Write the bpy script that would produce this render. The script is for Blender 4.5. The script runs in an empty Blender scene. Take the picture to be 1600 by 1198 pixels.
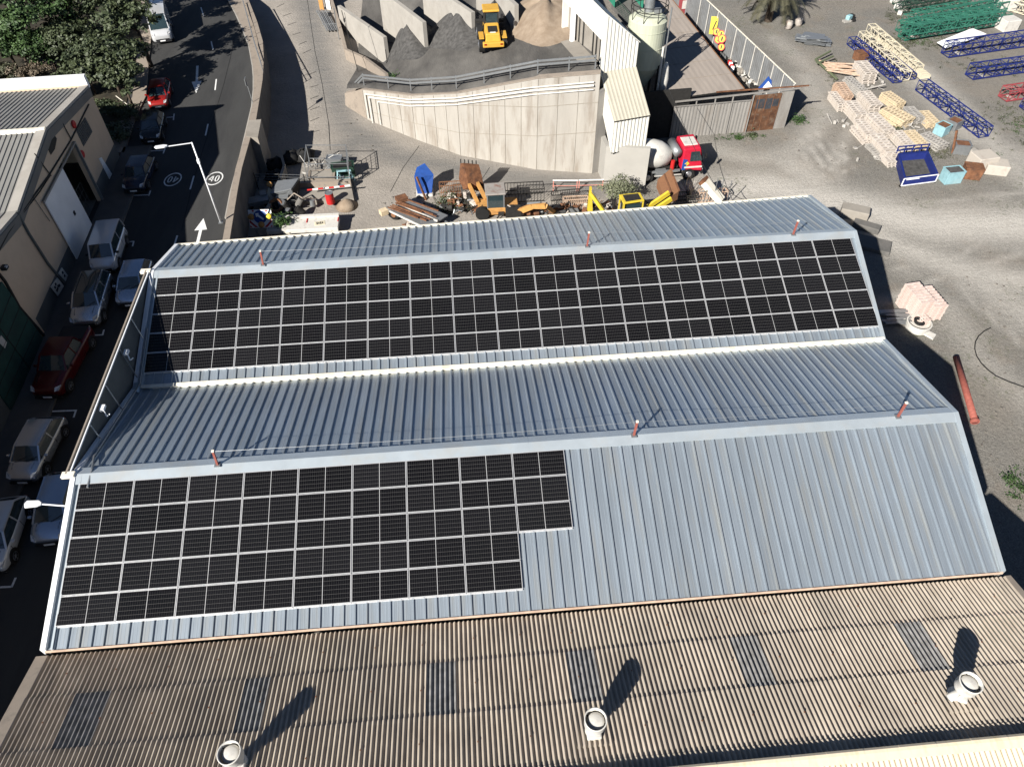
import bpy, math, random
from mathutils import Vector, Matrix
R = math.radians
rnd = random.Random(7)
C = bpy.context.scene.collection
scn = bpy.context.scene

# ------------------------------------------------------------------ camera
CAM_F, CAM_P = 1138.84, Vector((16.989, -32.549, 25.726))
YAW, PIT, ROL = 0.076473, 0.838361, -0.00932
_f = Vector((math.sin(YAW)*math.cos(PIT), math.cos(YAW)*math.cos(PIT), -math.sin(PIT)))
_r0 = Vector((math.cos(YAW), -math.sin(YAW), 0)); _u0 = _r0.cross(_f)
_r = math.cos(ROL)*_r0 + math.sin(ROL)*_u0; _u = -math.sin(ROL)*_r0 + math.cos(ROL)*_u0
cam = bpy.data.cameras.new('camera'); camo = bpy.data.objects.new('camera', cam); C.objects.link(camo)
cam.sensor_width = 36; cam.lens = CAM_F/1600*36; cam.clip_start = .5; cam.clip_end = 3000
mm = Matrix((_r, _u, -_f)).transposed().to_4x4(); mm.translation = CAM_P; camo.matrix_world = mm
scn.camera = camo
# ------------------------------------------------------------------ sky and sun
SUN = Vector((1.02, 1.17, -1.0)).normalized()          # the way the light travels
w = bpy.data.worlds.new("World"); scn.world = w; w.use_nodes = True
nt = w.node_tree; bg = nt.nodes['Background']; sk = nt.nodes.new('ShaderNodeTexSky')
sk.sky_type = 'NISHITA'; sk.sun_disc = False
el = math.asin(-SUN.z); sk.sun_elevation = el
sk.sun_rotation = math.atan2(-SUN.x, -SUN.y)
sk.air_density = .5; sk.dust_density = .05; sk.altitude = 800
nt.links.new(sk.outputs[0], bg.inputs[0]); bg.inputs[1].default_value = 0.05
sl = bpy.data.lights.new('sun', 'SUN'); sl.energy = 5.0; sl.angle = R(.5); sl.color = (1, .955, .89)
so = bpy.data.objects.new('sun', sl); C.objects.link(so); so.rotation_euler = SUN.to_track_quat('-Z', 'Y').to_euler()
so.location = (0, -60, 60)
scn.view_settings.view_transform = 'Standard'; scn.view_settings.look = 'None'
scn.view_settings.exposure = 1.1; scn.view_settings.gamma = 1

# ------------------------------------------------------------------ rays of the survey (photo pixel -> place at a known height)
def ray(u, v): return ((u-800)/CAM_F*_r - (v-599)/CAM_F*_u + _f)
def U(u, v, z):
    d = ray(u, v); t = (z-CAM_P.z)/d.z; return CAM_P + t*d
def US(u, v, hf, z=-9.0):
    for _ in range(25):
        p = U(u, v, z); z = .5*z + .5*hf(p.x, p.y)
    return U(u, v, hf(p.x, p.y))
def UP(u, v, p0, n):                                   # on a plane
    d = ray(u, v); t = (Vector(p0)-CAM_P).dot(Vector(n))/d.dot(Vector(n)); return CAM_P + t*d

# ------------------------------------------------------------------ materials
_mats = {}
KEEP = {'roof_steel', 'flashing_steel', 'white_trim', 'cream_trim', 'aluminium', 'fibre_cement', 'beige_render', 'rooflight_grey', 'fibre_cream', 'white_cladding', 'white_paint', 'wheel_rim', 'lamp_glass', 'road_paint', 'eave_strip', 'asphalt'}
def mat(name, c, rough=.85, metal=0., var=.12, scale=2., c2=None, bump=0., bscale=30., spec=.3, stain=None, sscale=.6, samt=.5, detail=6, stretch=None, coat=0., sheet=None):
    if name in _mats: return _mats[name]
    k_ = 1. if name in KEEP or name.startswith('car_') or name.startswith('leaf_litter') else .8 if 'paint' in name or 'wood' in name or name.startswith('leaf') or name in ('blue_tarp', 'orange_paint', 'loader_yellow', 'truck_red', 'rusty_steel', 'dirty_white') else .58
    c = tuple(x*k_ for x in c); c2 = tuple(x*k_ for x in c2) if c2 else None; stain = tuple(x*k_ for x in stain) if stain else None
    m = bpy.data.materials.new(name); m.use_nodes = True; N = m.node_tree.nodes; L = m.node_tree.links
    b = N['Principled BSDF']; b.inputs['Roughness'].default_value = rough; b.inputs['Metallic'].default_value = metal
    b.inputs['Specular IOR Level'].default_value = spec
    if coat: b.inputs['Coat Weight'].default_value = coat; b.inputs['Coat Roughness'].default_value = .08
    tc = N.new('ShaderNodeTexCoord'); src = tc.outputs['Object']
    if stretch:
        mp = N.new('ShaderNodeMapping'); mp.inputs['Scale'].default_value = stretch; L.new(src, mp.inputs[0]); src = mp.outputs[0]
    n = N.new('ShaderNodeTexNoise'); n.inputs['Scale'].default_value = scale; n.inputs['Detail'].default_value = detail; n.inputs['Roughness'].default_value = .6
    L.new(src, n.inputs['Vector'])
    cr = N.new('ShaderNodeValToRGB'); cr.color_ramp.elements[0].position = .32; cr.color_ramp.elements[1].position = .68
    a = [max(0, x*(1-var)) for x in c]; z = list(c2) if c2 else [min(1, x*(1+var)) for x in c]
    cr.color_ramp.elements[0].color = (*a, 1); cr.color_ramp.elements[1].color = (*z, 1)
    L.new(n.outputs['Fac'], cr.inputs[0]); col = cr.outputs[0]
    if stain:
        n2 = N.new('ShaderNodeTexNoise'); n2.inputs['Scale'].default_value = sscale; n2.inputs['Detail'].default_value = 8; n2.inputs['Roughness'].default_value = .65
        L.new(src, n2.inputs['Vector'])
        r2 = N.new('ShaderNodeValToRGB'); r2.color_ramp.elements[0].position = .5; r2.color_ramp.elements[1].position = .66
        r2.color_ramp.elements[0].color = (0, 0, 0, 1); r2.color_ramp.elements[1].color = (samt, samt, samt, 1)
        L.new(n2.outputs['Fac'], r2.inputs[0])
        mx = N.new('ShaderNodeMix'); mx.data_type = 'RGBA'; L.new(r2.outputs[0], mx.inputs[0]); L.new(col, mx.inputs[6]); mx.inputs[7].default_value = (*stain, 1)
        col = mx.outputs[2]
    if sheet:
        sx, sy, amt = sheet; sp = N.new('ShaderNodeSeparateXYZ'); L.new(tc.outputs['Object'], sp.inputs[0]); cb = N.new('ShaderNodeCombineXYZ')
        for k, q in ((0, sx), (1, sy)):
            d = N.new('ShaderNodeMath'); d.operation = 'DIVIDE'; d.inputs[1].default_value = q; L.new(sp.outputs[k], d.inputs[0]); fl = N.new('ShaderNodeMath'); fl.operation = 'FLOOR'; L.new(d.outputs[0], fl.inputs[0]); L.new(fl.outputs[0], cb.inputs[k])
        wn = N.new('ShaderNodeTexWhiteNoise'); wn.noise_dimensions = '2D'; L.new(cb.outputs[0], wn.inputs['Vector']); mr = N.new('ShaderNodeMapRange'); mr.inputs['To Min'].default_value = 1-amt; mr.inputs['To Max'].default_value = 1+amt*.6; L.new(wn.outputs['Value'], mr.inputs['Value'])
        m3 = N.new('ShaderNodeMix'); m3.data_type = 'RGBA'; m3.blend_type = 'MULTIPLY'; m3.inputs[0].default_value = 1; L.new(col, m3.inputs[6]); L.new(mr.outputs[0], m3.inputs[7]); col = m3.outputs[2]
    L.new(col, b.inputs['Base Color'])
    if bump:
        n3 = N.new('ShaderNodeTexNoise'); n3.inputs['Scale'].default_value = bscale; n3.inputs['Detail'].default_value = 4
        L.new(src, n3.inputs['Vector']); bp = N.new('ShaderNodeBump'); bp.inputs['Strength'].default_value = bump; bp.inputs['Distance'].default_value = .05
        L.new(n3.outputs['Fac'], bp.inputs['Height']); L.new(bp.outputs[0], b.inputs['Normal'])
    _mats[name] = m
    return m
M_ = {}
def setup_mats():
    g = M_
    g['steel_roof'] = mat('roof_steel', (.305, .35, .39), .36, .55, .10, 1.1, sheet=(.926, 40, .07), spec=.5, stain=(.36, .35, .31), sscale=.5, samt=.5, stretch=(5, .35, .5), bump=.04, bscale=6)
    g['flash'] = mat('flashing_steel', (.42, .47, .50), .4, .45, .08, .8, stain=(.45, .43, .38), samt=.4)
    g['white_trim'] = mat('white_trim', (.72, .73, .74), .5, .1, .06, 1.)
    g['cream_trim'] = mat('cream_trim', (.66, .62, .52), .7, 0, .06, 1., stain=(.35, .28, .18), samt=.4, sscale=1.5)
    g['alu'] = mat('aluminium', (.66, .66, .66), .38, .5, .04, 3)
    g['galv'] = mat('galvanised', (.45, .47, .48), .45, .6, .1, 5)
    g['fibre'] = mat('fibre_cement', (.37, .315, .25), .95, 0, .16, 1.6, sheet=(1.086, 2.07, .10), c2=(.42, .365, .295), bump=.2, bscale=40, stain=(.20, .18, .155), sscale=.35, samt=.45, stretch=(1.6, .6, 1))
    g['fibre_grey'] = mat('rooflight_grey', (.165, .16, .15), .9, 0, .2, 3, c2=(.255, .25, .24), bump=.1)
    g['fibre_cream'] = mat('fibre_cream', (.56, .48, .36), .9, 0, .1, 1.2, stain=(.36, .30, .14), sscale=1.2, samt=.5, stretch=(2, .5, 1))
    g['conc'] = mat('concrete', (.40, .365, .315), .9, 0, .1, .7, c2=(.47, .43, .37), bump=.15, bscale=25, stain=(.27, .235, .195), sscale=.5, samt=.45)
    g['conc_l'] = mat('concrete_light', (.50, .47, .42), .9, 0, .08, .8, bump=.12, stain=(.33, .29, .25), sscale=.6, samt=.35)
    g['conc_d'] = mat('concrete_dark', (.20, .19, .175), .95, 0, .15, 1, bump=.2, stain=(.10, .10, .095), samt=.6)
    g['conc_pink'] = mat('concrete_coping', (.42, .355, .29), .9, 0, .1, 1.5, stain=(.22, .19, .16), samt=.6, sscale=1.5)
    g['render'] = mat('beige_render', (.54, .41, .29), .92, 0, .07, .8, stain=(.38, .30, .22), sscale=.4, samt=.5, bump=.06)  # warm tone carries the light bounced onto the shaded facade
    g['grey_band'] = mat('grey_paint', (.12, .125, .12), .9, 0, .12, 1)
    g['tarmac'] = mat('asphalt', (.036, .036, .0355), .9, 0, .1, .35, c2=(.047, .047, .0455), bump=.25, bscale=60, stain=(.021, .021, .022), sscale=.25, samt=.6, stretch=(1.3, .25, 1))
    g['paint_w'] = mat('road_paint', (.62, .62, .60), .8, 0, .2, 6, c2=(.7, .7, .68))
    g['tiles'] = mat('pavement_tiles', (.16, .145, .13), .9, 0, .1, 1.5, bump=.1)
    g['white'] = mat('white_paint', (.75, .75, .74), .5, 0, .05, 1)
    g['dirtywhite'] = mat('dirty_white', (.62, .60, .55), .7, 0, .1, 2, stain=(.25, .22, .2), samt=.5, sscale=2)
    g['black'] = mat('black_rubber', (.018, .018, .018), .85, 0, .2, 4)
    g['dark'] = mat('dark_metal', (.045, .043, .04), .7, .3, .2, 4)
    g['dark_in'] = mat('dark_interior', (.012, .012, .014), .9, 0, .2, 4)
    g['rust'] = mat('rusty_steel', (.17, .075, .04), .9, .1, .35, 3, c2=(.26, .12, .06), bump=.2, stain=(.07, .045, .035), samt=.6, sscale=2)
    g['rust_o'] = mat('rusty_orange', (.33, .16, .08), .85, .1, .2, 3, stain=(.16, .07, .04), samt=.5, sscale=3)
    g['orange'] = mat('orange_paint', (.50, .26, .08), .6, 0, .12, 3, stain=(.3, .15, .06), samt=.5, sscale=2)
    g['yellow'] = mat('yellow_paint', (.62, .47, .04), .55, 0, .1, 3, stain=(.4, .3, .05), samt=.35, sscale=2)
    g['loader_y'] = mat('loader_yellow', (.60, .34, .05), .5, 0, .08, 3)
    g['red'] = mat('red_paint', (.50, .02, .02), .5, 0, .1, 3)
    g['truck_red'] = mat('truck_red', (.50, .015, .04), .4, 0, .08, 2, coat=.3)
    g['mast_red'] = mat('mast_red', (.40, .12, .09), .8, 0, .2, 5)
    g['blue_p'] = mat('blue_paint', (.015, .026, .15), .5, 0, .15, 3)
    g['blue_t'] = mat('blue_tarp', (.015, .065, .27), .6, 0, .15, 3)
    g['cyan'] = mat('cyan_paint', (.26, .44, .48), .6, 0, .15, 3, stain=(.35, .45, .45), samt=.5)
    g['green_p'] = mat('green_paint', (.035, .16, .11), .55, 0, .15, 3)
    g['green_d'] = mat('green_dark', (.03, .075, .05), .7, 0, .15, 3)
    g['green_door'] = mat('green_door', (.025, .085, .07), .8, 0, .25, 1, stain=(.03, .05, .05), samt=.5)
    g['green_net'] = mat('green_net', (.04, .30, .19), .8, 0, .15, 1)
    g['cream_p'] = mat('cream_paint', (.62, .56, .42), .6, 0, .1, 3)
    g['redpink'] = mat('faded_red', (.42, .08, .09), .6, 0, .15, 3)
    g['wood'] = mat('pale_wood', (.58, .51, .44), .9, 0, .18, 4, c2=(.72, .66, .59), stain=(.28, .22, .17), samt=.5, sscale=2)
    g['wood_o'] = mat('orange_wood', (.52, .35, .24), .9, 0, .18, 4, c2=(.60, .45, .34))
    g['wood_y'] = mat('yellow_wood', (.60, .49, .33), .9, 0, .15, 4)
    g['wood_p'] = mat('pink_wood', (.62, .47, .41), .9, 0, .12, 4, c2=(.74, .62, .56))
    g['wood_g'] = mat('grey_wood', (.38, .36, .33), .9, 0, .2, 4)
    g['block_cream'] = mat('block_cream', (.66, .60, .52), .9, 0, .08, 1.5, bump=.1, stain=(.45, .38, .32), samt=.6, sscale=1.5)
    g['silo'] = mat('silo_paint', (.50, .52, .40), .65, 0, .06, .7, stain=(.38, .38, .27), samt=.5, sscale=.6, stretch=(3, 3, .3))
    g['clad'] = mat('white_cladding', (.60, .585, .53), .6, .0, .04, .7)
    g['clad_s'] = mat('cream_cladding', (.62, .58, .47), .6, .0, .05, .7)
    g['shedmetal'] = mat('shed_sheet', (.42, .40, .37), .65, .2, .1, 1.2, stain=(.30, .26, .22), samt=.5, sscale=.7, stretch=(2, 2, .4))
    g['fence'] = mat('fence_sheet', (.33, .34, .345), .6, .3, .1, 1.2, stain=(.22, .21, .20), samt=.5, sscale=.7)
    g['shedroof'] = mat('shed_roof', (.46, .40, .345), .9, 0, .08, .6, stain=(.34, .29, .25), samt=.5, sscale=.5, stretch=(2.5, .4, 1))
    g['gravel_d'] = mat('gravel_dark', (.055, .054, .052), 1, 0, .3, 3, c2=(.085, .083, .08), bump=.6, bscale=18)
    g['gravel_m'] = mat('gravel_mid', (.085, .082, .078), 1, 0, .25, 3, c2=(.15, .145, .138), bump=.6, bscale=18)
    g['sand'] = mat('sand_tan', (.36, .27, .19), 1, 0, .15, 1.2, c2=(.44, .35, .26), bump=.5, bscale=6)
    g['car_glass'] = mat('car_glass', (.02, .035, .04), .05, 0, .1, 2, spec=1., coat=.6)  # teal in the base colour imitates the reflection in the windscreens
    g['lamp_glass'] = mat('lamp_glass', (.5, .5, .5), .1, .2, .1, 2, spec=.8)
    g['tail'] = mat('tail_lamp', (.35, .01, .01), .2, 0, .1, 2)
    g['rim'] = mat('wheel_rim', (.38, .38, .39), .3, .8, .1, 5)
    g['plastic'] = mat('dark_plastic', (.025, .025, .027), .6, 0, .1, 3)
    g['bark'] = mat('bark', (.10, .075, .055), .95, 0, .3, 4, bump=.4)
    for k, c, c2 in (('leaf_a', (.030, .045, .020), (.085, .105, .048)), ('leaf_b', (.022, .050, .014), (.070, .125, .035)), ('leaf_c', (.05, .055, .03), (.10, .105, .06)), ('leaf_dry', (.14, .11, .075), (.22, .18, .13)), ('leaf_grey', (.10, .115, .06), (.21, .22, .14)), ('palm', (.06, .06, .035), (.15, .14, .085))):
        g[k] = mat(k, c, .6, 0, 0, .9, c2=c2, spec=.35)

# ------------------------------------------------------------------ mesh builder
class MB:
    def __init__(s): s.v = []; s.f = []
    def add(s, vs, fs):
        o = len(s.v); s.v += [Vector(a) for a in vs]; s.f += [tuple(i+o for i in f) for f in fs]; return s
    def box(s, c, d, rz=0, M=None):
        x, y, z = d[0]/2, d[1]/2, d[2]/2
        vs = [Vector((a*x, b*y, e*z)) for e in (-1, 1) for a, b in ((-1, -1), (1, -1), (1, 1), (-1, 1))]
        rot = M if M is not None else Matrix.Rotation(rz, 3, 'Z')
        vs = [rot @ q + Vector(c) for q in vs]
        return s.add(vs, [(3, 2, 1, 0), (4, 5, 6, 7), (0, 1, 5, 4), (1, 2, 6, 5), (2, 3, 7, 6), (3, 0, 4, 7)])
    def hexa(s, b, t):                                  # bottom quad, top quad
        return s.add(list(b)+list(t), [(3, 2, 1, 0), (4, 5, 6, 7), (0, 1, 5, 4), (1, 2, 6, 5), (2, 3, 7, 6), (3, 0, 4, 7)])
    def prism(s, poly, vec):
        n = len(poly); p = [Vector(a) for a in poly]; q = [a+Vector(vec) for a in p]
        return s.add(p+q, [tuple(range(n))[::-1], tuple(range(n, 2*n))]+[(i, (i+1) % n, n+(i+1) % n, n+i) for i in range(n)])
    def quad(s, *p): return s.add(p, [tuple(range(len(p)))])
    def bar(s, a, b, w_=.05, h=None, up=(0, 0, 1)):
        a, b = Vector(a), Vector(b); h = h or w_; d = (b-a); L = d.length
        if L < 1e-6: return s
        d /= L; u = Vector(up)
        if abs(d.dot(u)) > .98: u = Vector((0, 1, 0))
        x = d.cross(u).normalized(); y = x.cross(d)
        vs = [p + x*i*w_/2 + y*j*h/2 for p in (a, b) for i, j in ((-1, -1), (1, -1), (1, 1), (-1, 1))]
        return s.add(vs, [(3, 2, 1, 0), (4, 5, 6, 7), (0, 1, 5, 4), (1, 2, 6, 5), (2, 3, 7, 6), (3, 0, 4, 7)])
    def tube(s, a, b, r, n=10, r2=None):
        a, b = Vector(a), Vector(b); r2 = r if r2 is None else r2; d = (b-a).normalized()
        u = Vector((0, 0, 1)) if abs(d.z) < .95 else Vector((1, 0, 0)); x = d.cross(u).normalized(); y = d.cross(x)
        vs = [p + (x*math.cos(t)+y*math.sin(t))*rr for p, rr in ((a, r), (b, r2)) for t in [2*math.pi*i/n for i in range(n)]]
        return s.add(vs, [(i, (i+1) % n, n+(i+1) % n, n+i) for i in range(n)]+[tuple(range(n))[::-1], tuple(range(n, 2*n))])
    def path(s, pts, r, n=6):
        for a, b in zip(pts, pts[1:]): s.tube(a, b, r, n)
        return s
    def lathe(s, prof, n=24, M=None, cap=True):
        M = M or Matrix.Identity(4); vs = []
        for r, z in prof:
            for i in range(n): t = 2*math.pi*i/n; vs.append(M @ Vector((r*math.cos(t), r*math.sin(t), z)))
        fs = [(k*n+i, k*n+(i+1) % n, (k+1)*n+(i+1) % n, (k+1)*n+i) for k in range(len(prof)-1) for i in range(n)]
        if cap: fs += [tuple(range(n))[::-1], tuple(range((len(prof)-1)*n, len(prof)*n))]
        return s.add(vs, fs)
    def grid(s, fn, nu, nv):
        vs = [fn(i, j) for j in range(nv+1) for i in range(nu+1)]
        return s.add(vs, [(j*(nu+1)+i, j*(nu+1)+i+1, (j+1)*(nu+1)+i+1, (j+1)*(nu+1)+i) for j in range(nv) for i in range(nu)])
    def build(s, name, m, parent=None, local=False, smooth=False, bevel=0, sub=0, loc=None):
        me = bpy.data.meshes.new(name)
        if parent is not None and not local:
            iv = WM[parent.name].inverted(); vs = [iv @ q for q in s.v]
        elif parent is None and not local:
            lo = Vector(loc) if loc is not None else Vector((sum(q.x for q in s.v)/len(s.v), sum(q.y for q in s.v)/len(s.v), min(q.z for q in s.v)))
            vs = [q-lo for q in s.v]
        else: vs = s.v
        me.from_pydata([tuple(q) for q in vs], [], s.f); me.validate(); me.update()
        me.materials.append(M_[m] if isinstance(m, str) else m)
        if smooth: me.polygons.foreach_set('use_smooth', [True]*len(me.polygons))
        o = bpy.data.objects.new(name, me); C.objects.link(o)
        if parent is not None:
            o.parent = parent; WM[o.name] = WM[parent.name].copy()
        elif not local: o.location = lo; WM[o.name] = Matrix.Translation(lo)
        else: WM[o.name] = Matrix.Identity(4)
        if bevel:
            b = o.modifiers.new('bevel', 'BEVEL'); b.width = bevel; b.segments = 2; b.limit_method = 'ANGLE'
        if sub:
            b = o.modifiers.new('sub', 'SUBSURF'); b.levels = sub; b.render_levels = sub
        return o
WM = {}
def tag(o, label, cat, group=None, kind=None):
    if label: o['label'] = label
    if cat: o['category'] = cat
    if group: o['group'] = group
    if kind: o['kind'] = kind
    return o
def thing(name, label, cat, loc=(0, 0, 0), rz=0, group=None):
    o = bpy.data.objects.new(name, None); C.objects.link(o); o.empty_display_size = .3
    o.location = loc; o.rotation_euler = (0, 0, rz); WM[o.name] = Matrix.Translation(Vector(loc)) @ Matrix.Rotation(rz, 4, 'Z')
    return tag(o, label, cat, group)
def struct(o): o['kind'] = 'structure'; return o
KIDS = {}
def kids(o): return [c for c in C.objects if c.parent == o]
def dup(root, loc, rz=0, label=None, scale=None, cat=None):
    r = root.copy(); C.objects.link(r); r.location = loc; r.rotation_euler = (0, 0, rz)
    if label: r['label'] = label
    if scale: r.scale = scale
    if root.name not in KIDS: KIDS[root.name] = [(c, kids(c)) for c in kids(root)]
    for c, gs in KIDS[root.name]:
        d = c.copy(); C.objects.link(d); d.parent = r
        for g in gs: e = g.copy(); C.objects.link(e); e.parent = d
    return r
def polyx(poly, x):                                     # piecewise linear
    for (a, p), (b, q) in zip(poly, poly[1:]):
        if x <= b or (b, q) == poly[-1]:
            t = (x-a)/(b-a); return p+(q-p)*t
ORD = ['zeroth', 'first', 'second', 'third', 'fourth', 'fifth', 'sixth', 'seventh', 'eighth', 'ninth', 'tenth', 'eleventh', 'twelfth', 'thirteenth', 'fourteenth', 'fifteenth', 'sixteenth', 'seventeenth']
setup_mats()
# ================================================================== GROUND
ZY, ZS, ZW = -9.0, -6.0, -5.7                          # yard, upper street, top of the street wall
def sm(a, b, x): t = max(0, min(1, (x-a)/(b-a))); return t*t*(3-2*t)
def hG(x, y): return ZY + min(2.6, max(0, (y-33)*.07))*sm(34, 26, x)
def G(u, v): return US(u, v, hG)
def Y(u, v, z=0): return U(u, v, ZY+z)
def segd(px, py, a, b):
    dx, dy = b.x-a.x, b.y-a.y; t = max(0, min(1, ((px-a.x)*dx+(py-a.y)*dy)/(dx*dx+dy*dy+1e-9)))
    return math.hypot(px-a.x-t*dx, py-a.y-t*dy)
def build_ground():
    tr = [([(1090, 300), (1200, 292), (1320, 320), (1450, 350), (1640, 352)], 1.7, 1.), ([(1330, 330), (1400, 385), (1500, 420), (1640, 450)], 1.1, .75), ([(1240, 260), (1290, 300), (1380, 330)], 1.3, .7),
          ([(1110, 235), (1180, 250), (1240, 240), (1290, 180), (1260, 120)], .9, .45), ([(1330, 330), (1300, 250), (1330, 200)], .5, .35), ([(1420, 110), (1520, 210), (1640, 270)], 1.3, .55), ([(1560, 310), (1500, 360), (1420, 420)], .8, .35),
          ([(1520, 430), (1620, 500)], 1.4, .6), ([(1262, 205), (1270, 240), (1290, 262), (1318, 268)], .16, .7), ([(1275, 200), (1285, 238), (1305, 256), (1322, 250), (1316, 222)], .16, .7), ([(1295, 215), (1312, 245), (1330, 262)], .14, .6), ([(1250, 215), (1262, 255), (1300, 285)], .16, .6), ([(1380, 470), (1480, 430), (1600, 395)], .25, .5), ([(1400, 420), (1500, 400), (1600, 330)], .2, .5), ([(1430, 360), (1520, 470), (1600, 540)], .2, .45), ([(1180, 300), (1300, 300), (1420, 320), (1600, 300)], .2, .5), ([(1440, 110), (1500, 170), (1560, 235), (1640, 320)], 1.0, .6), ([(1210, 60), (1290, 130), (1330, 160)], .9, .35), ([(1480, 480), (1530, 560), (1620, 640)], .8, .35)]
    tr = [([Y(*q) for q in p], w_, a) for p, w_, a in tr]
    dk = [[(478, 0), (492, 60), (510, 130), (545, 200), (620, 245), (700, 262), (820, 280), (930, 297)], [(460, 300), (520, 260), (560, 215), (620, 245)]]
    dk = [[G(*q) for q in p] for p in dk]
    gx = [-600, -200, -80, -30]+[-12+.5*i for i in range(0, 205)]+[95, 110, 150, 300, 700]
    gy = [-600, -200, -80, -45]+[-30+.5*i for i in range(0, 265)]+[107, 120, 160, 300, 700]
    mb = MB(); mb.grid(lambda i, j: (gx[i], gy[j], hG(gx[i], gy[j])), len(gx)-1, len(gy)-1)
    o = mb.build('yard_ground', 'conc', loc=(0, 0, 0)); struct(o); me = o.data
    at = me.attributes.new('dust', 'FLOAT', 'POINT'); cn = me.attributes.new('conc', 'FLOAT', 'POINT'); lk = me.attributes.new('lane', 'FLOAT', 'POINT')
    D, K, Ln = [], [], []
    for vtx in me.vertices:
        x, y = vtx.co.x, vtx.co.y; d = k = l = 0
        if -14 < x < 95 and -32 < y < 105:
            for p, w_, a in tr:
                m_ = min(segd(x, y, p[i], p[i+1]) for i in range(len(p)-1)); d = max(d, a*math.exp(-(m_/w_/1.5)**2))
            k = max(sm(34, 29, x), 0)*sm(10, 14, y+max(0, (x-12)*.25)) if x < 34 else 0
            if k > 0:
                for p in dk:
                    m_ = min(segd(x, y, p[i], p[i+1]) for i in range(len(p)-1)); l = max(l, math.exp(-(m_/1.6)**2))
        D.append(d); K.append(k); Ln.append(l)
    at.data.foreach_set('value', D); cn.data.foreach_set('value', K); lk.data.foreach_set('value', Ln)
    m = bpy.data.materials.new('yard_soil'); m.use_nodes = True; N = m.node_tree.nodes; L = m.node_tree.links; b = N['Principled BSDF']
    b.inputs['Roughness'].default_value = 1; b.inputs['Specular IOR Level'].default_value = .15
    tc = N.new('ShaderNodeTexCoord')
    def noise(s, det=8, r=.65, st=None, dist=0):
        n = N.new('ShaderNodeTexNoise'); n.inputs['Scale'].default_value = s; n.inputs['Detail'].default_value = det; n.inputs['Roughness'].default_value = r; n.inputs['Distortion'].default_value = dist
        v = tc.outputs['Object']
        if st: mp = N.new('ShaderNodeMapping'); mp.inputs['Scale'].default_value = st[:3]; mp.inputs['Rotation'].default_value = (0, 0, st[3]); L.new(v, mp.inputs[0]); v = mp.outputs[0]
        L.new(v, n.inputs['Vector']); return n.outputs['Fac']
    def ramp(f, p0, p1, c0, c1):
        r = N.new('ShaderNodeValToRGB'); r.color_ramp.elements[0].position = p0; r.color_ramp.elements[1].position = p1
        r.color_ramp.elements[0].color = (*c0, 1); r.color_ramp.elements[1].color = (*c1, 1); L.new(f, r.inputs[0]); return r.outputs[0]
    def mix(f, a, c, mode='MIX'):
        x = N.new('ShaderNodeMix'); x.data_type = 'RGBA'; x.blend_type = mode
        (L.new(f, x.inputs[0]) if not isinstance(f, float) else setattr(x.inputs[0], 'default_value', f))
        L.new(a, x.inputs[6]) if not isinstance(a, tuple) else setattr(x.inputs[6], 'default_value', (*a, 1))
        L.new(c, x.inputs[7]) if not isinstance(c, tuple) else setattr(x.inputs[7], 'default_value', (*c, 1)); return x.outputs[2]
    def math_(op, a, c):
        x = N.new('ShaderNodeMath'); x.operation = op; x.use_clamp = True
        for i, q in enumerate((a, c)): (L.new(q, x.inputs[i]) if not isinstance(q, float) else setattr(x.inputs[i], 'default_value', q))
        return x.outputs[0]
    def attr(n): a = N.new('ShaderNodeAttribute'); a.attribute_name = n; return a.outputs['Fac']
    base = ramp(noise(.22, 9), .35, .68, (.158, .150, .138), (.255, .242, .218))
    base = mix(.35, base, ramp(noise(2.2, 6), .3, .7, (.085, .08, .072), (.22, .205, .18)))
    base = mix(ramp(noise(.5, 5, .5), .56, .66, (0, 0, 0), (.55, .55, .55)), base, (.20, .165, .132))
    base = mix(.45, base, ramp(noise(11, 5, .75), .36, .64, (.055, .053, .049), (.235, .22, .19)))
    base = mix(ramp(noise(.13, 4, .5, (1, 1, 1, 0)), .5, .62, (0, 0, 0), (.45, .45, .45)), base, (.20, .175, .145))
    streak = ramp(noise(.9, 6, .6, (.25, 2.2, 1, .25), 1.0), .3, .7, (0, 0, 0), (1, 1, 1))
    du = math_('MULTIPLY', attr('dust'), math_('ADD', .78, math_('MULTIPLY', streak, .3)))
    col = mix(du, base, (.42, .395, .355))
    weeds = math_('MULTIPLY', ramp(noise(.18, 3), .56, .66, (0, 0, 0), (1, 1, 1)), ramp(noise(3.5, 6, .75), .52, .62, (0, 0, 0), (.8, .8, .8)))
    col = mix(weeds, col, (.065, .08, .035))
    cc = ramp(noise(.35, 8, .6, (1, 1, 1, 0)), .3, .7, (.225, .205, .18), (.30, .272, .238))
    cc = mix(math_('MULTIPLY', attr('lane'), math_('ADD', .55, math_('MULTIPLY', streak, .45))), cc, (.135, .132, .126))
    cc = mix(ramp(noise(1.3, 7), .6, .75, (0, 0, 0), (.5, .5, .5)), cc, (.155, .147, .135))
    kf = math_('ADD', attr('conc'), 0.0)
    col = mix(kf, col, cc)
    spf = math_('SUBTRACT', .75, math_('MULTIPLY', attr('conc'), .5))
    col = mix(spf, col, ramp(noise(5.5, 10, .8), .34, .66, (.70, .70, .69), (1.26, 1.26, 1.26)), 'MULTIPLY')
    L.new(col, b.inputs['Base Color'])
    bp = N.new('ShaderNodeBump'); bp.inputs['Strength'].default_value = .8; bp.inputs['Distance'].default_value = .12; L.new(noise(4, 8, .75), bp.inputs['Height']); L.new(bp.outputs[0], b.inputs['Normal'])
    me.materials.clear(); me.materials.append(m); M_['soil'] = m
build_ground()

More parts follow.
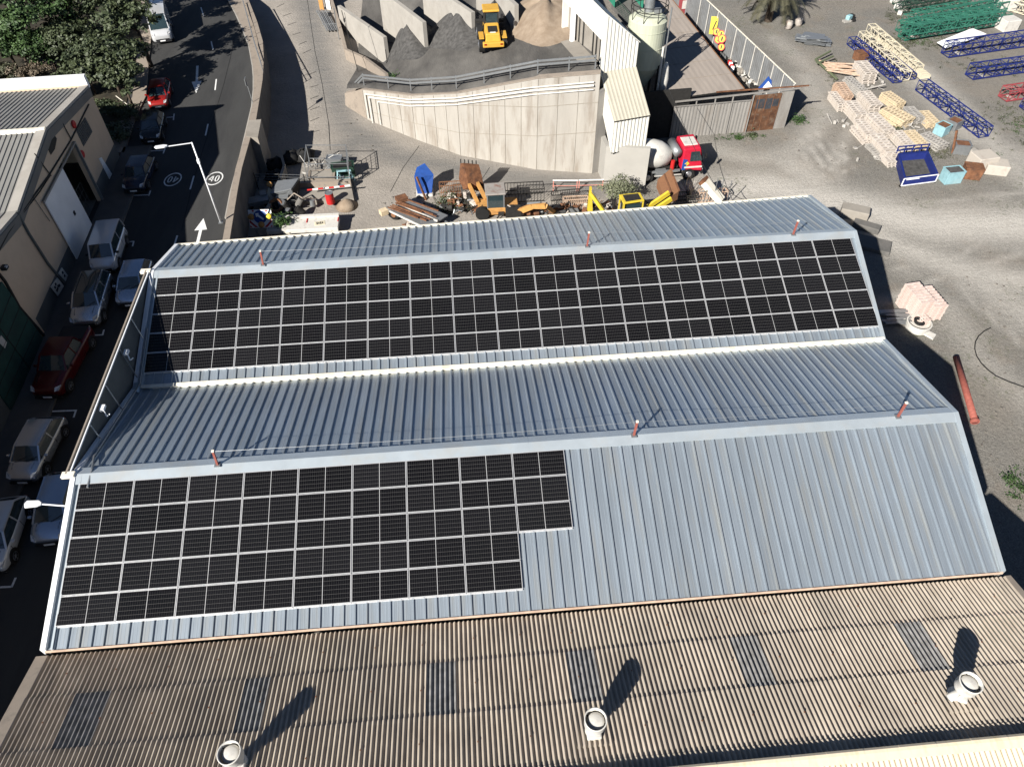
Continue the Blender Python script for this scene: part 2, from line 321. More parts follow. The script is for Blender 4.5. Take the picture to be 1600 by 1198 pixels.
# ================================================================== UPPER STREET
WALL_OUT = [(357, 384), (370.7, 299), (377.6, 263), (384, 240), (392, 212), (400, 186), (406, 150), (410, 125), (412, 92), (410, 60), (402.6, 37), (394, 15), (388, 0)]
wo = [U(u, v, ZW) for u, v in WALL_OUT]
d_ = (wo[-1]-wo[-2]).normalized(); wo += [wo[-1]+d_*60+Vector((-14, 0, 0))]
d_ = (wo[0]-wo[1]).normalized(); wo = [Vector((wo[0].x+.1, 4.0, ZW))] + wo     # runs on behind the warehouse wall
def offset(pts, d):
    out = []
    for i, p in enumerate(pts):
        a = pts[max(0, i-1)]; b = pts[min(len(pts)-1, i+1)]; t = (b-a); t.z = 0; t.normalize(); out.append(p+Vector((-t.y, t.x, 0))*d)
    return out
def ribbon(pl, pr, z, mb=None, th=0):
    mb = mb or MB(); n = len(pl)
    vs = [(p.x, p.y, z) for p in pl]+[(p.x, p.y, z) for p in pr]
    fs = [(i, i+1, n+i+1, n+i) for i in range(n-1)]
    if th:
        vs += [(p.x, p.y, z-th) for p in pl]+[(p.x, p.y, z-th) for p in pr]; m2 = 2*n
        fs = [(n+i, n+i+1, i+1, i) for i in range(n-1)]+[(m2+i, m2+i+1, m2+n+i+1, m2+n+i) for i in range(n-1)]+[(i, i+1, m2+i+1, m2+i) for i in range(n-1)]+[(n+i+1, n+i, m2+n+i, m2+n+i+1) for i in range(n-1)]
        fs += [(0, m2, m2+n, n), (n-1, 2*n-1, m2+2*n-1, m2+n-1)]
    mb.add(vs, fs); return mb
wi = offset(wo, .45)
# street sheet: everything left of the wall
mb = MB(); n = len(wi)
mid = offset(wo, .3)
pts_far = [Vector((-500, p.y, 0)) for p in mid]
mb.add([(p.x, p.y, ZS) for p in mid]+[(-500, p.y, ZS) for p in pts_far]+[(-.40, -60, ZS), (-500, -60, ZS), (-.40, 4.0, ZS)], [(i, i+1, n+i+1, n+i) for i in range(n-1)]+[(2*n, 2*n+2, n, 2*n+1)])
st = struct(mb.build('street', 'tarmac', loc=(0, 0, 0)))
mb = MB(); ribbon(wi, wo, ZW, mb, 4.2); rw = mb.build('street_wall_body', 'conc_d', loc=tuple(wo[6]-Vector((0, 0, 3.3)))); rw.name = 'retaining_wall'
tag(rw, 'dark curving concrete retaining wall holding up the street above the lower road', 'retaining wall')
WM['retaining_wall'] = WM.pop('street_wall_body')
cp = ribbon(offset(wo, .47), offset(wo, -.02), ZW+.03, None, .10).build('coping', 'conc_pink', rw)
# wall box and buttress
bx = [U(400, 186, ZW), U(407.5, 186, ZW), U(402, 218, ZW), U(393, 213, ZW)]
b0 = U(400.5, 186, ZW); b1 = U(402, 218, ZW)
bb = MB(); P1 = Vector((-.9, 27.9, 0)); P2 = Vector((.15, 27.98, 0)); P3 = Vector((.32, 24.9, 0)); P4 = Vector((-.7, 25.2, 0))
bb.hexa([(p.x, p.y, -9.2) for p in (P4, P3, P2, P1)], [(p.x, p.y, ZW+.06) for p in (P4, P3, P2, P1)])
bb.build('buttress', 'conc', rw)
# sidewalk and curb on the wall side
CURB = [(353, 340), (361, 299), (372.6, 256), (382.6, 215), (394, 166), (396.5, 140), (396.5, 120), (395, 103), (389, 70), (377.6, 41), (368, 20), (360, 5)]
cu = [U(u, v, ZS+.12) for u, v in CURB]; cu.append(cu[-1]+(cu[-1]-cu[-2]).normalized()*30)
ow = [min(wi, key=lambda q: abs(q.y-p.y)) for p in cu]
def on_line(poly, y):
    for a, b in zip(poly, poly[1:]):
        if (a.y-y)*(b.y-y) <= 0 and a.y != b.y: return a+(b-a)*((y-a.y)/(b.y-a.y))
    return poly[-1]
ow = [on_line(wi, p.y) for p in cu]; ow = [Vector((max(p.x, q.x+.05), p.y, 0)) for p, q in zip(ow, cu)]
struct(ribbon(cu, ow, ZS+.12, None, .2).build('pavement', 'conc_pink'))
struct(ribbon([p-Vector((.10, 0, 0)) for p in cu], [p-Vector((.004, 0, 0)) for p in cu], ZS+.125, None, .2).build('kerb', 'conc_l'))
# façade line of the industrial building across the street
FA = Vector((-10.6, 22.9, 0)); FD = Vector((.047, -1, 0)).normalized(); FN = Vector((1, .047, 0)).normalized()
def FL(s, z=0, out=0.): return FA+FD*s+FN*out+Vector((0, 0, z))
def onF(u, v): p = UP(u, v, FA, FN); return (p-FA).dot(FD), p.z
pl = [FL(s, 0, .0) for s in (-2, 10, 20, 30, 45, 60)]; pr = [FL(s, 0, 2.1) for s in (-2, 10, 20, 30, 45, 60)]
struct(ribbon(pl, pr, ZS+.12, None, .2).build('pavement', 'tiles')); struct(ribbon(pr, [p+Vector((.18, 0, 0)) for p in pr], ZS+.115, None, .2).build('kerb', 'conc_d'))
up_ = [U(*q, ZS+.12) for q in ((194, 238), (213, 180), (228, 150), (232, 100), (236, 60), (238, 0))]
pl = [p-Vector((1.2, 0, 0)) for p in up_]; struct(ribbon(pl, up_, ZS+.12, None, .2).build('pavement', 'conc_pink'))
# woodland floor
mb = MB(); fy = [23.2, 30, 40, 60, 110]; lo_ = [on_line(up_, y).x-1.2 for y in fy]
mb.add([(x, y, ZS+.06) for x, y in zip(lo_, fy)]+[(-120, y, ZS+.06) for y in fy], [(i, i+1, 6+i, 5+i) for i in range(4)])
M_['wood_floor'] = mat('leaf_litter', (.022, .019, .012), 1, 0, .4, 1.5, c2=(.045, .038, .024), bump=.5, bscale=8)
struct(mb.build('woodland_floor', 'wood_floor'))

# road markings
def mark(name, pts, z=ZS+.008): return struct(MB().quad(*[U(u, v, z) for u, v in pts]).build(name, 'paint_w'))
def line(a, b, w_=.12, z=ZS+.008):
    p, q = U(*a, z), U(*b, z); return struct(MB().bar(p, q, w_, .006).build('road_marking', 'paint_w'))
for a, b in (((314, 12), (318, 25)), ((330, 65), (333, 78)), ((338, 124), (336, 141)), ((325, 194), (321, 212)), ((303, 275), (297, 296)), ((277, 368), (272, 384))): line(a, b)
for a, b in (((272, 178), (271, 188)), ((258, 184), (272, 183)), ((222, 237), (256, 235)), ((258, 232), (255, 240)), ((197, 306), (234, 304.5)), ((235, 298), (232.5, 306)), ((197, 378.5), (209, 377)), ((209, 377), (207, 385)),
             ((127, 524.5), (160, 523)), ((162.5, 515), (160, 524)), ((66, 643), (118.5, 641)), ((119, 640), (115, 652)), ((0, 917), (18, 916)), ((24.5, 902), (18, 917))): line(a, b, .1)
def arrow(tip, tail, flip):
    p, q = U(*tip, ZS+.008), U(*tail, ZS+.008); d = (p-q); L_ = d.length; d.normalize(); x = Vector((-d.y, d.x, 0))
    sh = p-d*L_*.42; mb = MB(); mb.add([p, sh+x*.45, sh-x*.45], [(0, 1, 2)]); mb.add([sh+x*.11, sh-x*.11, q-x*.11, q+x*.11], [(0, 1, 2, 3)]); struct(mb.build('road_arrow', 'paint_w'))
arrow((306.5, 146), (308.5, 103), 0); arrow((318, 341), (307, 386), 0)
def forty(px, rot):
    c = U(*px, ZS+.008); a = U(px[0]-13, px[1], ZS+.008); r = (c-a).length; mb = MB(); n = 40
    ell = 1.45
    ring = [(rr*math.cos(t)*1.0, rr*math.sin(t)*ell) for rr in (r, r*.86) for t in [2*math.pi*i/n for i in range(n)]]
    rx = Matrix.Rotation(rot, 3, 'Z')
    mb.add([c+rx @ Vector((x, y, 0)) for x, y in ring], [(i, (i+1) % n, n+(i+1) % n, n+i) for i in range(n)])
    def st_(pts, w_=.16):
        for a_, b_ in zip(pts, pts[1:]): mb.bar(c+rx @ Vector((a_[0]*r, a_[1]*r*ell, 0)), c+rx @ Vector((b_[0]*r, b_[1]*r*ell, 0)), w_, .004)
    st_([(-.2, -.42), (-.2, .42), (-.62, -.15), (-.05, -.15)], r*.13)
    st_([(.14+.19*(1+math.sin(t)), .42*math.cos(t)) for t in [2*math.pi*i/14 for i in range(15)]], r*.13)
    struct(mb.build('speed_marking', 'paint_w'))
forty((335, 279), R(-4)); forty((270, 280.5), R(176))
# tar seam lines
M_['seam'] = mat('tar_seam', (.03, .03, .03), .9, 0, .1, 3)
def seam(pts, z, w_=.05, m='seam', nm='road_seam', hf=None):
    P = [(US(*q, hf)+Vector((0, 0, .012))) if hf else U(*q, z) for q in pts]; mb = MB()
    for a, b in zip(P, P[1:]): mb.bar(a, b, w_, .006)
    return struct(mb.build(nm, m))
seam([(366, 58), (360, 90), (350, 130), (335, 180), (320, 225), (300, 290), (284, 360)], ZS+.006, .06)
seam([(397, 160), (388, 200)], ZS+.006, .05)
for a, b in (((432, 12), (444, 6)), ((442, 26), (455, 21)), ((449, 40), (463, 35)), ((457, 55), (470, 51)), ((467, 70), (479, 65)), ((473, 84), (486, 78)), ((480, 118), (494, 112)), ((484, 137), (498, 133)), ((485, 155), (498, 150)), ((485, 172), (499, 167)), ((484, 190), (499, 184)), ((487, 207), (499, 204))):
    seam([a, b], 0, .07, 'seam', 'road_joint', hG)
seam([(480, 0), (492, 80), (503, 130), (513, 190), (516, 235)], 0, .04, 'seam', 'road_joint', hG)
seam([(540, 250), (556, 300)], 0, .04, 'seam', 'road_joint', hG); seam([(655, 228), (630, 262), (610, 300)], 0, .04, 'seam', 'road_joint', hG); seam([(765, 262), (740, 300)], 0, .04, 'seam', 'road_joint', hG)
# ================================================================== WAREHOUSE WITH THE SOLAR ROOFS
SL = R(17.35); TK = math.tan(SL); DZ = -.10
YR = [.44, -13.15]; ZR = .14
XL = -.36
def xr(y): return 39.55+(y-.45)*.0617
YV = -6.29; ZV = ZR-(YR[0]-YV)*TK
def yE(x): return 4.52+(x+.34)*.068
def zE(y): return ZR-(y-YR[0])*TK
YE2, ZE2 = -19.9, ZR-(YR[1]+19.9)*TK
wh = thing('warehouse', 'long twin-gabled warehouse with grey ribbed metal roof carrying the solar panels', 'warehouse', (19, -7, ZY))
RP = .463; RX0 = .53-2*RP
def slope(ytop, ybot_fn, ztop, x0=XL, name='roof_slope', m='steel_roof', y_lo_to_hi=1):
    xs = [(x0, 0)]; x = RX0
    while x < 40.6:
        if x-.055 > x0: xs += [(x-.05, 0), (x-.028, .075), (x+.028, .075), (x+.05, 0)]
        # small stiffeners in the pan
        for f in (.33, .66):
            q = x+RP*f
            if q-.02 > x0: xs += [(q-.02, 0), (q, .004), (q+.02, 0)]
        x += RP
    xt = xr(ytop); mb = MB(); a = []; b = []
    for q, dz in xs:
        xa = min(q, xt); yb = ybot_fn(q); xb = min(q, xr(yb)); za = ztop; zb = ztop-abs(ytop-yb)*TK
        a.append((xa, ytop, za+DZ+dz)); b.append((xb, yb, zb+DZ+dz))
    n = len(a); mb.add(a+b, [(i, i+1, n+i+1, n+i) if y_lo_to_hi < 0 else (n+i, n+i+1, i+1, i) for i in range(n-1)])
    return mb.build(name, m, wh)
slope(YR[0], yE, ZR, y_lo_to_hi=-1)
slope(YR[0], lambda x: YV, ZR)
slope(YR[1], lambda x: YV, ZR, y_lo_to_hi=-1)
slope(YR[1], lambda x: YE2, ZR)
# ridge caps
for y0 in YR:
    mb = MB(); a = .43; xa, xb = XL, xr(y0); dz = a*TK
    for s in (-1, 1):
        for i in range(4):
            x0 = xa+(xb-xa)*i/4-.02; x1 = xa+(xb-xa)*(i+1)/4; z = .004*(i % 2)
            mb.hexa([(x0, y0, ZR-.01+z), (x1, y0, ZR-.01+z), (x1, y0+s*a, ZR-dz-.02+z), (x0, y0+s*a, ZR-dz-.02+z)], [(x0, y0, ZR+.02+z), (x1, y0, ZR+.02+z), (x1, y0+s*a, ZR-dz+.01+z), (x0, y0+s*a, ZR-dz+.01+z)])
    mb.build('ridge_cap', 'flash', wh)
# valley gutter capping and eave strips
MB().hexa([(.9, YV-.1, ZV-.2), (xr(YV), YV-.1, ZV-.2), (xr(YV), YV+.1, ZV-.2), (.0, YV+.1, ZV-.2)], [(.0, YV-.1, ZV+.05), (xr(YV), YV-.1, ZV+.05), (xr(YV), YV+.1, ZV+.06), (.0, YV+.1, ZV+.06)]).build('valley_capping', 'cream_trim', wh)
mb = MB()
for i in range(10):
    x0, x1 = XL+i*4.05, min(XL+(i+1)*4.05, 40.08); mb.hexa([(x0, yE(x0), zE(yE(x0))-.3), (x1, yE(x1), zE(yE(x1))-.3), (x1, yE(x1)+.12, zE(yE(x1))-.3), (x0, yE(x0)+.12, zE(yE(x0))-.3)], [(x0, yE(x0), zE(yE(x0))-.03), (x1, yE(x1), zE(yE(x1))-.03), (x1, yE(x1)+.12, zE(yE(x1))-.03), (x0, yE(x0)+.12, zE(yE(x0))-.03)])
mb.build('eave_gutter', 'cream_trim', wh)
MB().box((19, YE2-.03, ZE2-.10), (38.5, .05, .10)).build('eave_strip', mat('eave_strip', (.50, .37, .28), .8, 0, .2, 3, stain=(.30, .18, .11), samt=.5), wh)
# verge trims (left and right), following each slope
def verge(x0f, x1f, z0, z1, nm, m, segs=((0, 1), (1, 2), (2, 3), (3, 4))):
    pts = [(yE(XL if x0f(0) < 5 else 40)), YR[0], YV, YR[1], YE2]; zz = [zE(pts[0]), ZR, ZV, ZR, ZE2]; mb = MB()
    for i, j in segs:
        a, b = (pts[i], zz[i]), (pts[j], zz[j])
        mb.hexa([(x0f(a[0]), a[0], a[1]+z0), (x1f(a[0]), a[0], a[1]+z0), (x1f(b[0]), b[0], b[1]+z0), (x0f(b[0]), b[0], b[1]+z0)], [(x0f(a[0]), a[0], a[1]+z1), (x1f(a[0]), a[0], a[1]+z1), (x1f(b[0]), b[0], b[1]+z1), (x0f(b[0]), b[0], b[1]+z1)])
    return mb.build(nm, m, wh)
verge(lambda y: XL-.04, lambda y: XL+.16, -.35, .05, 'verge_trim', 'white_trim')
verge(lambda y: XL+.34, lambda y: XL+.42, -.12, .02, 'verge_channel', 'flash', ((1, 2),)); verge(lambda y: XL+.34, lambda y: XL+.42, -.12, .02, 'verge_channel', 'flash', ((3, 4),))
verge(lambda y: xr(y)-.16, lambda y: xr(y)+.05, -.3, .03, 'verge_trim', 'flash')
verge(lambda y: xr(y)-.50, lambda y: xr(y)-.44, -.12, .0, 'verge_channel', 'flash', ((1, 2),))
# walls
prof = [(4.4, zE(4.5)-.2), (YR[0], ZR-.2), (YV, ZV-.2), (YR[1], ZR-.2), (YE2, ZE2-.2)]
MB().prism([(XL+.02, 4.4, ZY)]+[(XL+.02, y, z) for y, z in prof]+[(XL+.02, YE2, ZY)], (.2, 0, 0)).build('gable_wall', 'conc_d', wh)
pr2 = [(7.1, zE(7.1)-.2)]+prof[1:]
mb = MB(); q = [(39.9, 7.1, ZY)]+[(xr(y)-.02, y, z) for y, z in pr2]+[(xr(YE2)-.02, YE2, ZY)]; mb.prism(q, (-.2, 0, 0)); mb.build('gable_wall', 'shedmetal', wh)
MB().hexa([(XL+.25, 4.3, ZY), (39.7, 7.0, ZY), (39.7, 6.8, ZY), (XL+.25, 4.1, ZY)][::-1], [(XL+.25, 4.3, -1.5), (39.7, 7.0, -2.3), (39.7, 6.8, -2.3), (XL+.25, 4.1, -1.5)][::-1]).build('rear_wall', 'conc', wh)
# screen wall standing between the two gables, with rails, struts and lamps
sw = MB(); xs0 = XL-.22; xs1 = XL-.12
sw.prism([(xs0, YR[0]-.1, ZR-.05), (xs0, YV, ZV-.6), (xs0, YR[1]+.1, ZR-.05)], (.1, 0, 0)); scr = sw.build('screen_wall', 'grey_band', wh)
rl = MB(); rl.bar((xs0-.02, YR[0], ZR+.06), (xs0-.02, YR[1], ZR+.06), .07, .09); rl.build('screen_rail', 'conc_pink', wh); rl = MB(); rl.bar((xs1+.04, YR[0], ZR+.06), (xs1+.04, YR[1], ZR+.06), .05, .07); rl.build('screen_rail', 'white_trim', wh)
for y in (-3.4, -5.6, -8.0, -10.4):
    zb = ZR-abs((YR[0] if y > YV else YR[1])-y)*TK; MB().bar((xs1+.05, y, ZR), (xs1+.28, y-.25, zb+.05), .05).build('strut', 'galv', wh)
# gutter pipe running down the valley ends
mb = MB(); P = [(XL+.28, -3.0, ZR-3.4*TK+.05), (XL+.30, YV+.1, ZV+.12), (XL+.40, YR[1]+1.2, ZR-1.2*TK+.02), (XL+.75, YR[1]+.2, ZR+.0), (XL+.75, YR[1]-.62, ZR-.15)]
mb.path(P, .05); mb.build('cable_duct', 'galv', wh)
mb = MB(); mb.hexa([(XL+.0, YV-.35, ZV-.3), (XL+.6, YV-.35, ZV-.3), (XL+.6, YV+.35, ZV-.3), (XL+.0, YV+.35, ZV-.3)], [(XL+.0, YV-.35, ZV+.12), (XL+.2, YV-.35, ZV+.12), (XL+.2, YV+.35, ZV+.12), (XL+.0, YV+.35, ZV+.12)]); mb.build('gutter_outlet', 'flash', wh)
for px in ((199, 553), (162, 640)):
    q = UP(px[0], px[1], (xs1+.25, 0, 0), (1, 0, 0))
    t = thing('wall_floodlight', ('white floodlight bracket on the screen wall, nearer the far gable' if px[1] < 600 else 'white floodlight bracket on the screen wall, nearer the front gable'), 'floodlight', tuple(q))
    MB().box(q+Vector((0, 0, .12)), (.2, .32, .14), 0).build('lamp_head', 'white_trim', t); MB().path([q+Vector((0, 0, .05)), q+Vector((.12, -.25, -.2)), q+Vector((.3, -.2, -.1))], .03).build('bracket', 'white_trim', t)
q = UP(181, 566, (xs0-.15, 0, 0), (1, 0, 0)); tag(MB().box(q, (.18, .22, .16)).build('junction_box', 'white_trim'), 'small white junction box on the outer rail of the screen wall', 'junction box')
for px, lb in (((228, 424), 'beige bracket box at the far ridge end above the street'), ((107, 742), 'beige bracket box at the front ridge end above the street')):
    q = U(*px, ZR+.02); tag(MB().box(q, (.55, .3, .16)).build('bracket_box', 'cream_trim', bevel=.02), lb, 'bracket box')

# lightning masts with wires
ridge_masts = [(5.75, 0), (23.85, 0), (35.8, 0), (5.75, 1), (23.85, 1), (35.9, 1)]
tops = {}
for i, (x, k) in enumerate(ridge_masts):
    y = YR[k]-.05; h = .95
    t = thing('ridge_post', '%s red-brown post on the %s warehouse ridge' % (['left-end', 'middle', 'right-end'][i % 3], ['far', 'near'][k]), 'post', (x, y, ZR+.0), 0, 'posts along the warehouse ridges')
    lean = .06
    MB().bar((x, y, ZR), (x+lean, y+.05, ZR+h), .085, .085).build('shaft', 'mast_red', t); MB().box((x, y, ZR+.05), (.24, .24, .05)).build('base_plate', 'galv', t); MB().box((x+lean, y+.05, ZR+h), (.11, .11, .05)).build('cap', 'cream_trim', t)
    tops[(k, i % 3)] = Vector((x+lean, y+.05, ZR+h-.03))
for k in (0, 1):
    for j in (0, 1):
        a, b = tops[(k, j)], tops[(k, j+1)]; pts = [a+(b-a)*s/10+Vector((0, 0, -.15*math.sin(math.pi*s/10))) for s in range(11)]
        tag(MB().path(pts, .008, 4).build('guard_wire', 'galv'), '%s thin wire strung between the %s and %s posts' % (['far', 'near'][k], ['left', 'middle'][j], ['middle', 'right'][j])+' of that ridge', 'wire')
# ================================================================== SOLAR PANELS
PW, PH = 2.30, 1.1618
def panel_mat():
    m = bpy.data.materials.new('solar_cells'); m.use_nodes = True; N = m.node_tree.nodes; L = m.node_tree.links; b = N['Principled BSDF']
    b.inputs['Roughness'].default_value = .22; b.inputs['Specular IOR Level'].default_value = .28
    tc = N.new('ShaderNodeTexCoord'); sp = N.new('ShaderNodeSeparateXYZ'); L.new(tc.outputs['Object'], sp.inputs[0])
    def mth(op, a, c=None):
        x = N.new('ShaderNodeMath'); x.operation = op
        for i, q in enumerate((a, c)):
            if q is None: continue
            (L.new(q, x.inputs[i]) if not isinstance(q, (int, float)) else setattr(x.inputs[i], 'default_value', q))
        return x.outputs[0]
    def grid_line(src, pitch, off, w_):
        f = mth('FRACT', mth('DIVIDE', mth('ADD', src, off), pitch)); d = mth('MINIMUM', f, mth('SUBTRACT', 1., f)); return mth('LESS_THAN', d, w_/pitch/2)
    cw = (PW-.10)/24; ch = (PH-.10)/6
    h = grid_line(sp.outputs['Y'], ch, (PH-.10)/2+10*ch, .011)
    v = grid_line(sp.outputs['X'], cw, 24*cw, .009)
    mid = mth('LESS_THAN', mth('ABSOLUTE', sp.outputs['X']), .011)
    n = N.new('ShaderNodeTexNoise'); n.inputs['Scale'].default_value = .6; L.new(tc.outputs['Object'], n.inputs['Vector'])
    oi = N.new('ShaderNodeObjectInfo')
    base = N.new('ShaderNodeMix'); base.data_type = 'RGBA'; L.new(oi.outputs['Random'], base.inputs[0]); base.inputs[6].default_value = (.003, .003, .0035, 1); base.inputs[7].default_value = (.007, .007, .008, 1)
    def over(f, a, c, s=1.):
        x = N.new('ShaderNodeMix'); x.data_type = 'RGBA'; L.new(mth('MULTIPLY', f, s), x.inputs[0]); L.new(a, x.inputs[6]); x.inputs[7].default_value = (*c, 1); return x.outputs[2]
    c = over(v, base.outputs[2], (.035, .034, .033), .9); c = over(h, c, (.075, .073, .07), .9); c = over(mid, c, (.34, .34, .34), 1.)
    L.new(c, b.inputs['Base Color']); return m
M_['cells'] = panel_mat()
def make_panel():
    t = thing('solar_panel', '-', 'solar panel')
    w_, h_ = PW-.032, PH-.032; mb = MB()
    mb.box((0, h_/2-.011, 0), (w_, .022, .035)); mb.box((0, -h_/2+.011, 0), (w_, .022, .035)); mb.box((w_/2-.011, 0, 0), (.022, h_-.044, .035)); mb.box((-w_/2+.011, 0, 0), (.022, h_-.044, .035))
    mb.build('frame', 'alu', t, True)
    MB().box((0, 0, .004), (w_-.044, h_-.044, .02)).build('glass_face', 'cells', t, True)
    return t
pan = make_panel(); used = []
def place_panel(x, y, z, label, group):
    if not used: o = pan; used.append(1)
    else: o = dup(pan, (0, 0, 0))
    o.location = (x+rnd.uniform(-.004, .004), y, z); o.rotation_euler = (SL+rnd.uniform(-.002, .002), rnd.uniform(-.0015, .0015), 0); o['label'] = label; o['group'] = group
cs, sn = math.cos(SL), math.sin(SL)
ARR = [(0., 0., 0., [17]*5, 'far'), (0., -13.56, .017, [9, 9, 9, 8, 8], 'near')]
for x0, y0, z0, rows, nm in ARR:
    for j, nc in enumerate(rows):
        for i in range(nc):
            place_panel(x0+(i+.5)*PW, y0-(j+.5)*PH*cs, z0-(j+.5)*PH*sn, '%s solar panel from the left in the %s row down of the %s roof array' % (ORD[i+1], ORD[j+1], nm), 'solar panels of the %s roof array' % nm)
    for j in range(len(rows)+1):                         # mounting rails seen in the gaps
        nc = rows[min(j, len(rows)-1)] if j == 0 else rows[j-1]; y = y0-j*PH*cs; z = z0-j*PH*sn
        mb = MB()
        for q in (0,): mb.bar((x0+.02, y, z-.045), (x0+nc*PW-.02, y, z-.045), .05, .03)
        tag(mb.build('mounting_rail', 'alu'), '%s aluminium mounting rail down from the ridge under the %s panel array' % (ORD[j+1], nm), 'mounting rail', 'mounting rails of the arrays')

# ================================================================== FIBRE-CEMENT SHED ROOF IN FRONT
sh = thing('corrugated_shed', 'shed with weathered beige corrugated roof in front of the warehouse', 'shed', (19, -24, ZY))
KS = math.tan(R(15)); YH, ZH = -20.02, -2.25
def zS(y): return ZH+(YH-y)*KS
rows = [(-20.02, -21.87), (-21.87, -23.93), (-23.93, -26.02), (-26.02, -26.40)]
lights = {1: [(1.6, 2.9), (7.7, 8.75), (14.4, 15.5), (19.75, 20.85), (26.15, 27.2), (32.55, 33.65)], 0: [], 2: [], 3: []}
def corr(xa, xb, y0, y1, zf, amp=.052, pitch=.181, n=8, z0=0, z1=0):
    k = int((xb-xa)/pitch*n); mb = MB()
    def fn(i, j):
        x = xa+(xb-xa)*i/k; y = y0+(y1-y0)*j; return (x, y, zf(y)+(z0 if j == 0 else z1)+amp*math.cos(2*math.pi*x/pitch))
    mb.grid(fn, k, 1); return mb
for r_, (y0, y1) in enumerate(rows):
    cuts = lights[r_]; xs = [-.2]
    for a, b in cuts: xs += [a, b]
    xs.append(38.35)
    for i in range(0, len(xs)-1):
        islight = i % 2 == 1
        z0 = -.012 if r_ else 0
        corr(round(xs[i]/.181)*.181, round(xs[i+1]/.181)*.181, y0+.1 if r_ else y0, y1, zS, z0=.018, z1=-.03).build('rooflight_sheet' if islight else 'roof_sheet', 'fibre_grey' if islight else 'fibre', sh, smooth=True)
for x in (8.3, 20.27, 33.2):                             # flashing aprons under the cowls
    corr(round((x-.7)/.181)*.181, round((x+.55)/.181)*.181, -24.0, -25.45, lambda y: zS(y)+.02).build('apron_sheet', 'fibre', sh, smooth=True)
for a, b in (((-.62, -.19), (-.62, -.19)),):
    MB().hexa([(-.66, -20.0, -3), (-.19, -20.0, -3), (-.19, -34, -3), (-.66, -34, -3)][::-1], [(-.66, -20.0, zS(-20)+.02), (-.19, -20.0, zS(-20)+.02), (-.19, -26.4, zS(-26.4)+.02), (-.66, -26.4, zS(-26.4)+.02)][::-1]).build('verge_coping', 'conc_pink', sh)
MB().hexa([(38.36, -26.5, -3), (38.62, -26.5, -3), (38.62, -20, -3), (38.36, -20, -3)], [(38.36, -26.5, zS(-26.5)+.08), (38.62, -26.5, zS(-26.5)+.08), (38.62, -20, zS(-20)+.06), (38.36, -20, zS(-20)+.06)]).build('verge_coping', 'conc_pink', sh)
MB().box((18.9, -20.0, -2.6), (38.0, .05, .5)).build('gutter_board', 'dark', sh)
MB().prism([(-.6, -20.1, ZY), (-.6, -20.1, -2.6), (-.6, -26.5, -.9), (-.6, -34, -2.8), (-.6, -34, ZY)], (.2, 0, 0)).build('gable_wall', 'conc_d', sh)
MB().prism([(38.6, -20.1, ZY), (38.6, -20.1, -2.6), (38.6, -26.5, -.9), (38.6, -34, -2.8), (38.6, -34, ZY)], (-.2, 0, 0)).build('gable_wall', 'conc_d', sh)
# ridge step, cap and sunny cream slope
YC = -26.42; ZC = -.33
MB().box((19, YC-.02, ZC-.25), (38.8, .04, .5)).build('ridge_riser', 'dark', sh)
mb = MB()
for i in range(32):
    x0 = -.6+i*1.23; x1 = x0+1.25; z = .008*(i % 2); y0 = YC+.05
    pr_ = [(y0, ZC-.02), (y0-.02, ZC+.07), (y0-.10, ZC+.12), (y0-.20, ZC+.11), (y0-.42, ZC+.04), (y0-.42, ZC+.0)]
    mb.prism([(x0, y, zz+z) for y, zz in pr_], (x1-x0, 0, 0))
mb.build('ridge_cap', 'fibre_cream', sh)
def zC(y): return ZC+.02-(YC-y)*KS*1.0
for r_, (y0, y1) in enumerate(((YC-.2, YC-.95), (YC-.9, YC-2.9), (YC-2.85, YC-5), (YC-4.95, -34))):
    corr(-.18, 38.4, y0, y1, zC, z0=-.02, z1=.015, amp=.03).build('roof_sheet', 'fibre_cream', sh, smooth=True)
# rusty fixing screws
mb = MB(); rr = random.Random(3)
for yy in (-20.9, -22.8, -24.9):
    for i in range(20): x = .9+i*1.92+rr.uniform(-.06, .06); x = round(x/.181)*.181; y = yy+rr.uniform(-.08, .08); mb.box((x, y, zS(y)+.05), (.045, .045, .03))
mb.build('fixing_screw', 'rust', sh)['kind'] = 'stuff'
# chimney cowls
def cowl(x, y, label, rz):
    z = zS(y); t = thing('roof_cowl', label, 'ventilator', (x, y, z), rz, 'ventilator cowls on the corrugated roof')
    MB().lathe([(.30, -.05), (.27, .12), (.22, .2), (.21, .55), (.21, .6)], 20).build('flue_pipe', 'dirtywhite', t, True, True)
    MB().box((0, -.12, .1), (.5, .42, .3)).build('base_box', 'dirtywhite', t, True, bevel=.05)
    MB().lathe([(.21, .5), (.30, .62), (.36, .75), (.37, .85), (.37, 1.18), (.385, 1.2), (.385, 1.24), (.345, 1.24), (.345, .85), (.27, .68), (.1, .6)], 28, cap=False).build('cowl_ring', 'dirtywhite', t, True, True)
    MB().lathe([(.29, 1.12), (.275, 1.16), (.18, 1.2), (.02, 1.22)], 24, Matrix.Translation((.02, 0, -.06))).build('rain_disc', 'dirtywhite', t, True, True)
    mb = MB()
    for k in range(3): a = k*2.1+.4; mb.bar((.26*math.cos(a), .26*math.sin(a), 1.08), (.36*math.cos(a), .36*math.sin(a), 1.1), .03, .03)
    mb.build('stay', 'dark', t, True); return t
cowl(8.28, -24.9, 'left white round cowl on the corrugated roof, beside a grey rooflight', 0); cowl(20.26, -24.9, 'middle white round cowl on the corrugated roof', 0); c3 = cowl(33.25, -24.8, 'right white round cowl with a side elbow on the corrugated roof', 1.0)
MB().tube((-.1, .1, .55), (-.5, .35, .45), .13, 14).build('side_elbow', 'dirtywhite', c3, True, True)
